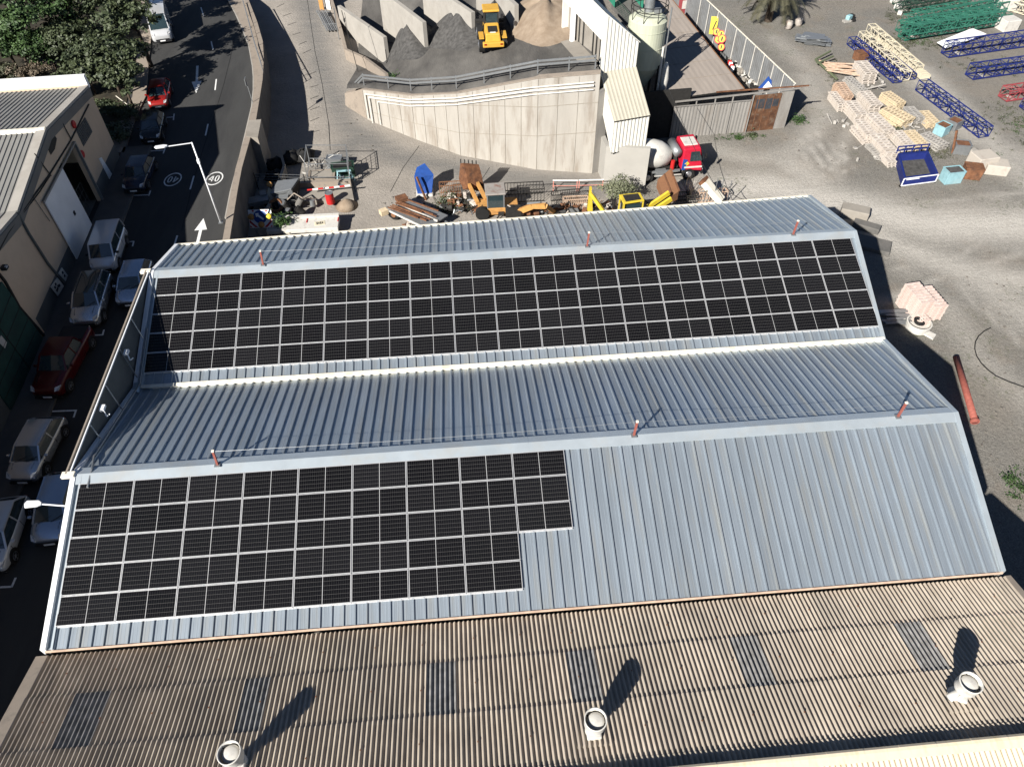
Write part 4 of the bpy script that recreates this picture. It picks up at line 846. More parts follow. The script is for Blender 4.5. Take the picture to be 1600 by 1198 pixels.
treepx('broadleaf_tree', 'low dark tree just behind the middle of the white parapet', 'tree', (70, 70), 2.6, 4.0, 2.5, 'leaf_b', 21, nclump=120, group=TG, size=.13)
treepx('broadleaf_tree', 'dark tree at the very top left beyond the corner one', 'tree', (50, -30), 3.6, 5.6, 3.0, 'leaf_b', 22, nclump=120, group=TG, size=.14)
treepx('broadleaf_tree', 'low tree with small leaves above the right end of the white parapet', 'tree', (135, 115), 2.0, 3.4, 2.2, 'leaf_a', 23, nclump=130, group=TG, size=.13)
treepx('broadleaf_tree', 'dark tree close to the rear of the white van', 'tree', (222, -20), 4.2, 6.2, 2.6, 'leaf_a', 24, nclump=120, group=TG)
treepx('broadleaf_tree', 'shaded tree filling the middle of the wood', 'tree', (110, 30), 2.2, 3.8, 3.0, 'leaf_a', 25, nclump=130, group=TG, size=.15)
treepx('shrub', 'low shrub spreading over the slope below the red car pavement', 'shrub', (195, 172), .8, 1.3, 1.3, 'leaf_a', 26, nclump=60, size=.09, cr=.3)
treepx('shrub', 'dark shrub in the shade of the beige end wall', 'shrub', (175, 205), .8, 1.4, 1.4, 'leaf_a', 27, nclump=60, size=.1, cr=.35)
treepx('shrub', 'leafy shrub at the left photo edge above the roof', 'shrub', (5, 110), 1.6, 2.6, 1.8, 'leaf_c', 28, nclump=80, size=.12, cr=.35)
q = U(186, 156, ZS+.1); t = thing('leaning_stick', 'pale thin stake leaning in the undergrowth left of the red car', 'stake', tuple(q)); MB().tube(U(210, 172, ZS+.3), U(181, 150, ZS+1.4), .04, 6).build('stake', 'cream_trim', t)

treepx('broadleaf_tree', 'dark dense tree left of the wide layered one', 'tree', (95, 60), 3.0, 4.8, 2.8, 'leaf_a', 29, nclump=170, group=TG, size=.15)
treepx('broadleaf_tree', 'dark tree at the left edge above the shrubs', 'tree', (0, 55), 3.2, 5.0, 2.6, 'leaf_b', 30, nclump=130, group=TG, size=.13)
# ================================================================== BATCHING PLANT: big wall, ramp, bunkers
TOP = [((574, 187), (566, 140), 2.96), ((650, 218), (642, 148), 4.2), ((720, 243), (714, 142), 5.75), ((838, 265), (840, 123), 8.1), ((925, 271), (932, 115), 8.76)]
wb_ = [U(*a, ZY) for a, b, h in TOP]; wh_ = [h for _, _, h in TOP]
def zpl(x):
    return polyx([(p.x, ZY+h) for p, h in zip(wb_, wh_)], max(wb_[0].x, min(wb_[-1].x, x)))
def ywl(x): return polyx([(p.x, p.y) for p in wb_], max(wb_[0].x, min(wb_[-1].x, x)))
def hP(x, y):
    z = zpl(x) - .10*max(0, min(16, y-ywl(x)-1.2))
    if x < 13: z = max(z - .18*max(0, min(14, y-ywl(x)-1.0))*sm(13, 8.5, x), hG(x, y)+.05)
    return z
bw = thing('plant_retaining_wall', 'tall pale board-marked concrete wall carrying the gravel ramp', 'retaining wall', tuple(wb_[2]))
mb = MB(); n = len(wb_)
M_['wallc'] = mat('board_concrete', (.52, .485, .43), .92, 0, .06, .5, c2=(.58, .545, .485), bump=.1, bscale=20, stain=(.35, .30, .245), sscale=.45, samt=.8, stretch=(2.2, 2.2, .35))
for i in range(n-1):
    a, b = wb_[i], wb_[i+1]; d = (b-a).normalized(); nn = Vector((-d.y, d.x, 0))*.45
    A0, B0 = a-Vector((0, 0, .3)), b-Vector((0, 0, .3)); A1, B1 = a+Vector((0, 0, wh_[i])), b+Vector((0, 0, wh_[i+1]))
    MB().hexa([A0, B0, B0+nn, A0+nn], [A1, B1, B1+nn, A1+nn]).build('wall_panel', 'wallc', bw)
    o = -Vector((-d.y, d.x, 0))*.05
    MB().hexa([A1+o+Vector((0, 0, -.02)), B1+o+Vector((0, 0, -.02)), B1+nn*1.2+Vector((0, 0, -.02)), A1+nn*1.2+Vector((0, 0, -.02))], [A1+o+Vector((0, 0, .05)), B1+o+Vector((0, 0, .05)), B1+nn*1.2+Vector((0, 0, .05)), A1+nn*1.2+Vector((0, 0, .05))]).build('coping', 'conc_pink', bw)
    # formwork joints
    jm = MB(); L_ = (b-a).length; k = int(L_/1.25); o2 = -Vector((-d.y, d.x, 0))*.012
    M_['joint'] = mat('joint_line', (.42, .375, .31), .95, 0, .1, 2)
    for q in range(0, k+1):
        p = a.lerp(b, q/k); h = wh_[i]+(wh_[i+1]-wh_[i])*q/k; jm.bar(p+o2*2, p+o2*2+Vector((0, 0, h-.1)), .035, .012, up=(d.x, d.y, 0))
    for z0, z1 in ((2.2, 3.2), (4.75, 5.9)):
        za, zb = (z0+(a.x-17.1)*.15), (z0+(b.x-17.1)*.15)
        if za < wh_[i] and za > .3: jm.bar(a+o2*2+Vector((0, 0, za)), b+o2*2+Vector((0, 0, min(zb, wh_[i+1]-.1))), .012, .04)
    jm.build('formwork_joint', 'joint', bw)
# wing of the wall falling to the road at the left
a = wb_[0]; q = U(538, 141, -7.6); mb = MB(); mb.prism([a+Vector((0, 0, -.3)), a+Vector((0, 0, wh_[0])), Vector((6.4, a.y+2.6, -7.6)), Vector((6.2, a.y+2.6, -9.3))], (.15, .42, 0)); mb.build('wing_wall', 'conc_pink', bw)
# pipes
def wallpt(x, dz, out=.12): return Vector((x, ywl(x), zpl(x)+dz)) + Vector((-.45, -.9, 0)).normalized()*out
t = thing('pipe_run', 'three white pipes along the top of the tall concrete wall, dropping at its left end', 'pipes', tuple(wallpt(9, -3)))
for dz, r_, xs_ in ((-.35, .06, 8.75), (-.62, .09, 9.1), (-.95, .05, 9.9)):
    P = [wallpt(xs_, -2.7+(.0 if xs_ < 9 else -.5), .14), wallpt(xs_, dz, .14)]+[wallpt(x, dz-(.25 if x > 20 else 0), .14) for x in (13, 17, 23, 27.9)]; MB().path(P, r_, 8).build('pipe', 'dirtywhite', t)
# ramp surface
NX, NY = 60, 60
def rp(i, j):
    x = 7.0+21.3*i/NX; y0 = ywl(x)+.3; y = y0+(46)*(j/NY)**1.3; return (x, y, hP(x, y))
ra = MB().grid(rp, NX, NY).build('ramp_surface', mat('ramp_gravel', (.135, .127, .117), 1, 0, .2, .5, c2=(.22, .207, .187), bump=.8, bscale=9, stain=(.07, .068, .064), sscale=.22, samt=.8, stretch=(1, .35, 1)), loc=(0, 0, 0), smooth=True); struct(ra)
# guard rail
gx = [7.6, 8.6, 11, 13.1, 15, 17.1, 19.4, 21.5, 23.6, 26, 28.0]
def gp(x, h): return Vector((x, ywl(x)+.75+(1.2 if x < 8 else 0), zpl(x)+h-(1.3 if x < 8 else 0)))
t = thing('guard_rail', 'galvanised guard rail along the edge of the gravel ramp', 'guard rail', tuple(gp(15, 0)))
for h in (1.02, .72):
    mb = MB()
    for a, b in zip(gx, gx[1:]): mb.bar(gp(a, h), gp(b, h), .05, .15)
    mb.build('rail', 'galv', t)
for x in gx[1:]: MB().bar(gp(x, 0)+Vector((0, .06, 0)), gp(x, 1.12)+Vector((0, .06, 0)), .09, .09).build('post', 'galv', t)
# bunker dividers
def bunk(label, baseR, topR, topL, zb, hh, th=.4):
    A = US(*baseR, hP, -5); h = hh; T = A+Vector((0, 0, h)); Lp = U(*topL, T.z); d = (Lp-T); d.z = 0; d.normalize(); nn = Vector((d.y, -d.x, 0))*th
    if nn.x > 0: nn = nn
    E2 = T+d*max(10, (Lp-T).length)
    t = MB(); t.hexa([A-Vector((0, 0, .8)), A-Vector((0, 0, .8))+nn, E2+nn-Vector((0, 0, h+3)), E2-Vector((0, 0, h+3))], [T, T+nn, E2+nn, E2]); o = t.build('bunker_wall', 'conc_l', loc=tuple(A)); tag(o, label, 'concrete wall', 'dividing walls of the gravel bunkers'); return A, d
w1 = bunk('leftmost concrete divider of the gravel bunkers, its tall face in full sun', (604, 97), (600, 55), (548, 24), -5, 2.45)
w2 = bunk('second concrete divider from the left, between two dark gravel bays', (664, 78), (662, 33), (616, 2), -5, 2.55)
w3 = bunk('third concrete divider from the left, beside the wheel loader', (738, 60), (740, 25), (700, -4), -5, 2.3)
w4 = bunk('fourth concrete divider, right behind the wheel loader', (804, 50), (806, 14), (780, -14), -5, 2.3)
# low outer wall of the bunkers towards the road
P = [US(*q, hP if q[0] > 560 else hG, -8) for q in ((603, 124), (572, 108), (541, 94))]+[G(533, 62), G(517, 10), G(505, -20)]
mb = MB()
for a, b in zip(P, P[1:]):
    d = (b-a).normalized(); nn = Vector((d.y, -d.x, 0))*.3; h = 1.1; mb.hexa([a-Vector((0, 0, 1)), b-Vector((0, 0, 1)), b+nn-Vector((0, 0, 1)), a+nn-Vector((0, 0, 1))], [a+Vector((0, 0, .5 if a is P[0] else h)), b+Vector((0, 0, h)), b+nn+Vector((0, 0, h)), a+nn+Vector((0, 0, .5 if a is P[0] else h))])
tag(mb.build('low_wall', 'conc_pink'), 'low pinkish concrete wall curving between the lower road and the bunkers', 'low wall')
# gravel piles
def pile(label, px, z, rx, ry, h, m, seed, rot=0., cat='gravel pile'):
    c = US(*px, hP, -5); r_ = random.Random(seed); ph = [r_.uniform(0, 6) for _ in range(6)]; mb = MB(); nr, na = 16, 48
    def fn(i, j):
        a = 2*math.pi*i/na; q = (j+.2)/(nr+.2); w_ = 1+.10*math.sin(3*a+ph[0])+.06*math.sin(5*a+ph[1])+.03*math.sin(9*a+ph[2]); x = math.cos(a)*rx*q*w_; y = math.sin(a)*ry*q*w_; X = c.x+x*math.cos(rot)-y*math.sin(rot); Yy = c.y+x*math.sin(rot)+y*math.cos(rot)
        z_ = h*(1-q**1.5)**1.35*(1+.10*math.sin(3*a+q*4+ph[3]))+.06*math.sin(7*a+ph[4]+q*9)*(1-q); return (X, Yy, hP(X, Yy)+z_-.03)
    mb.grid(fn, na, nr); o = mb.build('gravel_pile', m, loc=tuple(c), smooth=True); return tag(o, label, cat, None)
pile('dark gravel heap in the leftmost bunker bay', (640, 66), 0, 3.0, 5.4, 1.9, 'gravel_m', 1, .3)
pile('broad grey gravel heap in the second bunker bay', (716, 50), 0, 3.4, 6.2, 2.1, 'gravel_m', 2, .3)
pile('dark gravel heap behind the wheel loader', (774, 36), 0, 3.0, 4.8, 1.9, 'gravel_d', 3, .2)
pile('tan sand heap right of the wheel loader', (850, 34), 0, 4.2, 6.5, 2.3, 'sand', 4, .3, 'sand heap')
# right-hand sloping wall of the sand bay
A = US(893, 52, hP, -3); B = US(862, -2, hP, -3); d = (B-A).normalized(); nn = Vector((d.y, -d.x, 0))*.4
tag(MB().hexa([A-Vector((0, 0, .8)), A+nn-Vector((0, 0, .8)), B+nn*1-Vector((0, 0, .8)), B-Vector((0, 0, .8))], [A+Vector((0, 0, .6)), A+nn+Vector((0, 0, .6)), B+nn+Vector((0, 0, 2.6)), B+Vector((0, 0, 2.6))]).build('bunker_wall', 'conc_pink'), 'low sloping wall at the right side of the sand heap', 'concrete wall', 'dividing walls of the gravel bunkers')
q = A+Vector((.1, 0, .8)); t = thing('ball_post', 'thin post with a pink ball float at the hopper corner', 'post', tuple(A)); MB().lathe([(.02, -.18), (.13, -.12), (.18, 0), (.13, .12), (.02, .18)], 14, Matrix.Translation(q+Vector((0, 0, .1)))).build('ball', mat('pink_ball', (.62, .32, .27), .6), t, smooth=True); MB().tube(A, q, .04).build('post', 'dirtywhite', t)
# concrete slab before the hopper
s_ = [US(*p, hP, -1) for p in ((872, 62), (893, 55), (935, 98), (902, 96))]
struct(MB().add([p+Vector((0, 0, .03)) for p in s_], [(0, 1, 2, 3)][::1]).build('hopper_apron', 'conc')) 

# ---- conveyor tower
tw = thing('conveyor_tower', 'tall white corrugated conveyor tower standing on a concrete base', 'tower', (30.8, 21, ZY))
d1 = Vector((3.02, .70, 0)).normalized(); d2 = Vector((-d1.y, d1.x, 0))
O = Vector((29.3, 20.3, 0))
def TP(a, b, z): p = O+d1*a+d2*b; return Vector((p.x, p.y, z))
def clad(a0, a1, b0, b1, z0l, z0r, z1l, z1r, nm, m='clad', pitch=.28, amp=.055, face='front'):
    # ribbed sheet on the face between (a0,b0) and (a1,b1)
    L_ = math.hypot(a1-a0, b1-b0); k = max(2, int(L_/pitch)); nx = []; 
    for i in range(k): nx += [(i/k, 0), ((i+.45)/k, 0), ((i+.55)/k, 1), ((i+.9)/k, 1)]
    nx.append((1, 0)); dv = Vector(((a1-a0), (b1-b0), 0)).normalized(); on = (dv.y, -dv.x); mb = MB(); lo, hi = [], []
    for t_, e in nx:
        a = a0+(a1-a0)*t_+on[0]*amp*e; b = b0+(b1-b0)*t_+on[1]*amp*e; lo.append(TP(a, b, z0l+(z0r-z0l)*t_)); hi.append(TP(a, b, z1l+(z1r-z1l)*t_))
    n = len(nx); mb.add(lo+hi, [(i, i+1, n+i+1, n+i) for i in range(n-1)]); return mb.build(nm, m, tw)
W3 = 3.05
M_['conc_l2'] = mat('concrete_base_pale', (.52, .50, .455), .9, 0, .06, .6, bump=.1, stain=(.5, .47, .42), sscale=.4, samt=.4)
MB().hexa([(28.97, 20.75, -9.2), (32.35, 19.65, -9.2), (32.45, 19.95, -9.2), (29.1, 21.1, -9.2)], [(28.97, 20.75, -5.6), (32.35, 19.65, -5.35), (32.45, 19.95, -5.35), (29.1, 21.1, -5.6)]).build('concrete_base', 'conc_l2', tw); MB().hexa([(28.98, 20.8, -9.2), (29.3, 20.8, -9.2), (29.1, 25.5, -9.2), (28.6, 25.5, -9.2)], [(28.98, 20.8, -5.7), (29.3, 20.8, -5.7), (29.1, 25.5, -5.7), (28.6, 25.5, -5.7)]).build('concrete_base', 'conc_l2', tw)
clad(0, W3, 0, 0, -5.95, -5.95, -3.2, -3.2, 'front_cladding')
# sloping roof of the front hood
k = int(W3/.28); nx = []
for i in range(k): nx += [(i/k, 0), ((i+.45)/k, 0), ((i+.55)/k, 1), ((i+.9)/k, 1)]
nx.append((1, 0)); lo = [TP(-.05+(W3+.1)*t_, -.06, -3.22+.03*e) for t_, e in nx]; hi = [TP(-.05+(W3+.1)*t_, 3.35, -.75+.03*e) for t_, e in nx]; n = len(nx)
MB().add(lo+hi, [(i, i+1, n+i+1, n+i) for i in range(n-1)]).build('hood_roof', 'clad_s', tw)
MB().bar(TP(-.05, -.08, -3.2), TP(W3+.05, -.08, -3.2), .06, .05).build('hood_edge', 'dark', tw); MB().bar(TP(0, -.02, -5.97), TP(W3, -.02, -5.97), .06, .05).build('hood_edge', 'dark', tw)
MB().prism([TP(0, 0, -5.95), TP(0, 0, -3.2), TP(0, 3.35, -.72), TP(0, 3.35, -2.6)], d1*.05).build('side_cladding', 'clad', tw)
MB().prism([TP(W3, 0, -5.95), TP(W3, 0, -3.2), TP(W3, 3.35, -.72), TP(W3, 3.35, -3.9)], -d1*.05).build('side_cladding', 'clad', tw)
clad(0, W3, 3.35, 3.35, -.75, -.75, 3.75, 1.15, 'gallery_front', 'clad')
MB().hexa([TP(-.08, 3.3, 3.72), TP(W3+.1, 3.3, 1.12), TP(W3+.1, 12, 1.12), TP(-.08, 12, 3.72)], [TP(-.08, 3.3, 3.82), TP(W3+.1, 3.3, 1.2), TP(W3+.1, 12, 1.2), TP(-.08, 12, 3.82)]).build('gallery_roof', 'clad', tw)
clad(0, 0, 11.9, 3.35, 1.6, 1.6, 3.75, 3.75, 'gallery_side', 'clad', .5, .02)
MB().prism([TP(.55, 3.4, -4), TP(.55, 3.4, 1.7), TP(.55, 12, 1.7), TP(.55, 12, -4)], d1*.1).build('hopper_wall', 'conc', tw)
MB().prism([TP(0, 3.36, -4), TP(0, 3.36, 1.7), TP(0, 3.7, 1.7), TP(0, 3.7, -4)], d1*.5).build('corner_panel', 'clad', tw)
for b in (4.8, 5.6, 6.3, 8.4, 9.3): MB().prism([TP(.50, b, -1.2+.0*b), TP(.50, b, 1.2), TP(.50, b+.22, 1.2), TP(.50, b+.22, -1.2)], d1*.04).build('slot', 'dark', tw)
MB().prism([TP(W3, 3.4, -7), TP(W3, 3.4, 1.1), TP(W3, 12, 1.1), TP(W3, 12, -7)], -d1*.1).build('gallery_side', 'clad', tw)
MB().prism([TP(0, 9.8, -2), TP(0, 9.8, 1.7), TP(0, 10.2, 1.7), TP(0, 10.2, -2)], d1*.3).build('hopper_post', 'white_trim', tw)
MB().hexa([TP(0, 12, -5), TP(W3, 12, -5), TP(W3, 12.2, -5), TP(0, 12.2, -5)], [TP(0, 12, 3.7), TP(W3, 12, 1.1), TP(W3, 12.2, 1.1), TP(0, 12.2, 3.7)]).build('gallery_back', 'clad', tw)
# grey ribbed recess panel and ladder between wall and tower
t = thing('access_ladder', 'steel access ladder with rubbish at its foot, fixed beside the tall wall', 'ladder', (28.15, 21.6, ZY))
q = U(918, 266, ZY); q2 = q+Vector((.12, .0, 4.6))
for dx in (-.22, .22): MB().bar(q+Vector((dx, 0, 0)), q2+Vector((dx, 0, 0)), .05).build('stile', 'galv', t)
for k in range(15): MB().bar(q.lerp(q2, (k+.5)/15)+Vector((-.22, 0, 0)), q.lerp(q2, (k+.5)/15)+Vector((.22, 0, 0)), .035).build('rung', 'dark', t)
for k in range(5): p = q.lerp(q2, k/5+.15)+Vector((.5, .3, 0)); MB().bar(p, p+Vector((0, 0, .7)), .04).build('cage_bar', 'galv', t)
MB().hexa([(28.3, 22.2, -9.1), (29.2, 22.6, -9.1), (29.2, 22.9, -9.1), (28.3, 22.5, -9.1)], [(28.3, 22.2, -1.6), (29.2, 22.6, -1.6), (29.2, 22.9, -1.6), (28.3, 22.5, -1.6)]).build('recess_panel', 'shedmetal', tw)
# ---- silo
SX, SY, ST = 33.6, 26.2, .9
q = U(1014, 22, ST); SX, SY = q.x, q.y; SR = 1.62
si = thing('cement_silo', 'pale green cement silo with a cone base and railed top', 'silo', (SX, SY, ZY))
MB().lathe([(.25, -5.6), (SR, -3.2), (SR, ST-.35), (SR-.02, ST-.33), (SR-.5, ST), (.02, ST+.05)], 40, Matrix.Translation((SX, SY, 0))).build('shell', 'silo', si, smooth=False)
for z in (-1.55, .05-.2): MB().lathe([(SR+.005, z-.03), (SR+.03, z-.02), (SR+.03, z+.02), (SR+.005, z+.03)], 40, Matrix.Translation((SX, SY, 0)), cap=False).build('weld_band', 'silo', si)
for k, (z, r_) in enumerate(((ST+.55, SR*.95), (ST+.95, SR*.95))): MB().lathe([(r_-.025, z-.025), (r_+.025, z-.025), (r_+.025, z+.025), (r_-.025, z+.025), (r_-.025, z-.025)], 28, Matrix.Translation((SX, SY, 0)), cap=False).build('top_rail', 'dark', si)
for k in range(8): a = k*math.pi/4+.3; p = Vector((SX+SR*.95*math.cos(a), SY+SR*.95*math.sin(a), ST-.25)); MB().bar(p, p+Vector((0, 0, 1.2)), .05).build('rail_post', 'dark', si)
MB().lathe([(.42, 0), (.42, 1.6), (.45, 1.62), (.45, 1.75), (.3, 1.9)], 20, Matrix.Translation((SX+.1, SY+.5, ST))).build('filter_drum', 'galv', si, smooth=False); MB().box((SX+.75, SY+.2, ST+.15), (.6, .55, .3)).build('hatch', 'galv', si)
for sx, sy in ((-1, -1), (1, -1), (1, 1), (-1, 1)): MB().tube((SX+sx*1.15, SY+sy*1.15, ZY), (SX+sx*1.15, SY+sy*1.15, -3.0), .11, 10).build('leg', 'dark', si)
MB().tube((SX+1.75, SY-.5, -7), (SX+1.75, SY-.5, ST+.6), .07, 8).build('fill_pipe', 'galv', si); MB().tube((SX+1.2, SY-1.6, -6.5), (SX+1.2, SY-1.6, -1.2), .1, 8).build('fill_pipe', 'dirtywhite', si)
for z in (-5.8, -4.5): MB().bar((SX+1.2, SY-1.6, z), (SX+1.9, SY-.5, z), .1).build('pipe_bracket', 'rust', si)
mb = MB(); mb.lathe([(.1, -1.6), (.33, -1.3), (.36, -.3), (.42, .3), (.30, 1.3), (.12, 1.7)], 14, Matrix.Translation((SX+1.75, SY-1.25, -4.4))); tag(mb.build('dust_sleeve', 'dirtywhite', smooth=True), 'long white fabric dust sleeve hanging beside the silo', 'dust sleeve')
# dark panel under the silo, standing in for the deep shade there
t = thing('shade_backdrop', 'dark panel standing in for the shade behind the mixer truck', 'shade panel', (33.5, 24, ZY))
MB().hexa([(32.8, 27.3, ZY), (37.6, 27.6, ZY), (37.6, 27.8, ZY), (32.8, 27.5, ZY)], [(32.8, 27.3, -4.5), (37.6, 27.6, -4.5), (37.6, 27.8, -4.5), (32.8, 27.5, -4.5)]).build('shade_panel', 'dark', t)

# ================================================================== YARD SHED WITH RUSTY GATE AND TALL FENCE
FR = [Y(1076, 214), Y(1162, 206), Y(1217, 200)]; FRd = (FR[2]-FR[0]).normalized(); fx0 = Vector((36.2, 27.35, ZY)); ys = thing('yard_shed', 'low shed with flat beige sheet roof and corrugated front wall', 'shed', tuple(FR[0]))
def rib(a, b, z0, z1, nm, m, par, pitch=.3, amp=.04, z1b=None):
    a, b = Vector(a), Vector(b); L_ = (b-a).length; d = (b-a).normalized(); nn = Vector((d.y, -d.x, 0)); k = int(L_/pitch); lo, hi = [], []
    for i in range(k+1):
        for f, e in ((0, 0), (.45, 0), (.55, 1), (.95, 1)):
            if i == k and f: break
            p = a+d*((i+f)/k*L_)+nn*amp*e; lo.append((p.x, p.y, z0)); zz = z1 if z1b is None else z1+(z1b-z1)*(i+f)/k; hi.append((p.x, p.y, zz))
    n = len(lo); return MB().add(lo+hi, [(i, i+1, n+i+1, n+i) for i in range(n-1)]).build(nm, m, par)
gL, gR = FR[1], FR[1]+FRd*2.75; e1 = Y(1230, 199)
rib(fx0, gL, ZY, ZY+3.1, 'front_wall', 'shedmetal', ys); rib(gR, Vector((47.3, 28.25, 0)), ZY, ZY+3.6, 'front_wall', 'shedmetal', ys)
mb = MB(); g0, g1 = gL-Vector((0, .06, 0)), gR-Vector((0, .06, 0)); gt = MB().hexa([g0, g1, g1+Vector((0, .05, 0)), g0+Vector((0, .05, 0))], [g0+Vector((0, 0, 3.45)), g1+Vector((0, 0, 3.5)), g1+Vector((0, .05, 3.5)), g0+Vector((0, .05, 3.45))]).build('gate', mat('rusty_gate', (.13, .06, .035), .9, .1, .3, 1.6, c2=(.23, .11, .055), bump=.15, stain=(.30, .25, .19), sscale=2.6, samt=.5), ys)
pt = MB()
for i, j, w2, h2 in ((.5, 2.2, .8, .9), (1.35, 2.1, .7, 1.0), (2.1, 2.3, .55, .7)): p = gL+FRd*i+Vector((0, -.075, j)); pt.hexa([p, p+FRd*w2, p+FRd*w2+Vector((0, .01, 0)), p+Vector((0, .01, 0))], [p+Vector((0, 0, h2)), p+FRd*w2+Vector((0, 0, h2)), p+FRd*w2+Vector((0, .01, h2)), p+Vector((0, .01, h2))])
pt.build('grey_patch', mat('gate_patch', (.075, .085, .10), .7, .3, .3, 3, stain=(.22, .12, .07), samt=.6, sscale=2), gt)
mb = MB()
for i in (0, .69, 1.38, 2.06, 2.75): p = gL+FRd*i+Vector((0, -.07, 0)); mb.bar(p, p+Vector((0, 0, 3.45)), .05, .03)
mb.build('gate_bar', 'rust', gt)
MB().bar(fx0+Vector((0, -.1, 3.55)), Vector((47.6, 28.1, ZY+3.85)), .12, .12).build('lintel_beam', 'shedmetal', ys); MB().bar(fx0+Vector((0, -.1, 3.1)), gL+Vector((0, -.1, 3.1)), .08, .08).build('lintel_beam', 'shedmetal', ys)
MB().bar(Vector((40, 28.0, ZY+3.9)), Vector((48.4, 28.1, ZY+4.05)), .1, .1).build('roof_beam', 'rust', ys)
for x in (38.2, 39.9, 41.5, 43.4): MB().bar((x, 27.5+(x-38)*.04, ZY), (x, 27.5+(x-38)*.04, ZY+3.6), .09).build('post', 'shedmetal', ys)
RFZ = ZY+3.75; r0 = U(1050, 154, RFZ); r1 = U(1163, 139, RFZ); r2 = U(1044, -8, RFZ+.6); r3 = r2+(r0-r1)*.95
mb = MB(); nU = 26; 
def rfn(i, j): a = r0.lerp(r1, i/nU); b = r3.lerp(r2, i/nU); p = a.lerp(b, j); return (p.x, p.y, p.z+(.012 if i % 2 else 0))
mb.grid(rfn, nU, 1); mb.build('roof', 'shedroof', ys); MB().bar(r1, r2, .06, .1).build('roof_edge', 'rust_o', ys); MB().bar(r0+Vector((0, -.02, -.06)), r1+Vector((0, -.02, -.06)), .05, .08).build('roof_edge', 'dark', ys)
jm = MB()
for t_ in (.14, .28, .43, .57, .72, .86): a = r0.lerp(r3, t_); b = r1.lerp(r2, t_); jm.bar(a+Vector((0, 0, .02)), b+Vector((0, 0, .02)), .04, .02)
jm.build('sheet_lap', 'conc_pink', ys)
MB().bar((48.4, 28.1, ZY), (48.4, 28.1, ZY+4.1), .07).build('post', 'rust', ys) if 0 else None
# tall fence running back
fz = ZY+3.7; fa = U(1243, 131, fz); fb = U(1168, 60, fz); fc = U(1098, -6, fz); fe = fc+(fc-fb)*1.0
t = thing('tall_sheet_fence', 'tall grey corrugated sheet fence running back from the rusty gate', 'fence', (fa.x, fa.y, ZY))
for a, b in ((fa, fb), (fb, fc), (fc, fe)): rib((b.x, b.y, 0), (a.x, a.y, 0), ZY, fz, 'fence_panel', 'fence', t, .35, .05)
mb = MB()
for a, b in ((fa, fb), (fb, fc), (fc, fe)): mb.bar(a, b, .08, .08)
mb.build('top_rail', 'cream_trim', t)
for k in range(14): p = fa.lerp(fe, k/13) if 0 else (fa.lerp(fb, k/5) if k <= 5 else fb.lerp(fc, (k-5)/5) if k <= 10 else fc.lerp(fe, (k-10)/3)); MB().bar(Vector((p.x-.12, p.y-.02, ZY)), Vector((p.x-.12, p.y-.02, fz)), .07).build('fence_post', 'dirtywhite', t)
# green screens behind the tower
for k, (p4, z0, z1, lb_) in enumerate((([(948, -4), (960, 12)], -2.5, 1.2, 'green mesh screen just behind the white tower'), ([(985, -8), (1004, 14)], -2.5, 1.2, 'green mesh screen left of the silo filter'))):
    a, b = U(*p4[0], z0), U(*p4[1], z0); tag(MB().prism([a, b, b+Vector((0, 0, 1.7)), a+Vector((0, 0, 1.7))], (.05, .03, 0)).build('mesh_screen', 'green_net'), lb_, 'screen', 'green screens behind the tower')
a, b, c_, d = [U(*q, -2.6) for q in ((955, 8), (1000, 60), (1035, 40), (985, -12))]
tag(MB().prism([a, b, c_, d], (0, 0, -.3)).build('service_deck', 'conc_d'), 'dark grey service deck between the tower and the silo', 'deck')
mb = MB()
for k in range(22): p = a.lerp(b, k/21)+Vector((.1, .1, 0)); mb.bar(p, p+Vector((0, 0, .9)), .03)
mb.bar(a+Vector((.1, .1, .9)), b+Vector((.1, .1, .9)), .04); tag(mb.build('deck_railing', 'green_d'), 'thin dark railing along the service deck', 'railing')
# ================================================================== MIXER TRUCK
def wheel(t, x, y, r, s, w_=.28, nm='wheel'):
    o = MB().tube((x, y-s*w_, r), (x, y, r), r, 22).build(nm, 'black', t, True); WM[o.name] = WM[t.name]
    MB().lathe([(r*.55, 0), (r*.5, .02), (r*.25, .03), (r*.2, .07), (.02, .08)], 18, Matrix.Translation((x, y+s*.0, r)) @ Matrix.Rotation(-s*math.pi/2, 4, 'X')).build('hub', 'rim', o, True); return o
fw, rwp = Y(1074, 281), Y(1022, 285.5); hd = math.atan2(fw.y-rwp.y, fw.x-rwp.x)
c_, s_2 = math.cos(hd), math.sin(hd)
org = fw+Vector((-s_2*1.2, c_*1.2, 0))
t = thing('mixer_truck', 'red-cabbed concrete mixer truck with a white drum, backed in beside the white tower', 'mixer truck', (org.x, org.y, ZY), hd)
cb = MB(); cb.hexa([(-.75, -1.18, 1.0), (1.15, -1.2, .75), (1.15, 1.2, .75), (-.75, 1.18, 1.0)], [(-.72, -1.1, 2.85), (.72, -1.08, 2.95), (.72, 1.08, 2.95), (-.72, 1.1, 2.85)]); cb.build('cab', 'truck_red', t, True, bevel=.1)
MB().box((0, 0, 2.93), (1.15, 1.3, .08)).build('roof_hatch', 'dirtywhite', t, True, bevel=.03)
MB().hexa([(1.14, -1.02, 1.75), (1.165, -1.02, 1.75), (1.165, 1.02, 1.75), (1.14, 1.02, 1.75)], [(.82, -.95, 2.7), (.86, -.95, 2.7), (.86, .95, 2.7), (.82, .95, 2.7)]).build('windscreen', 'car_glass', t, True)
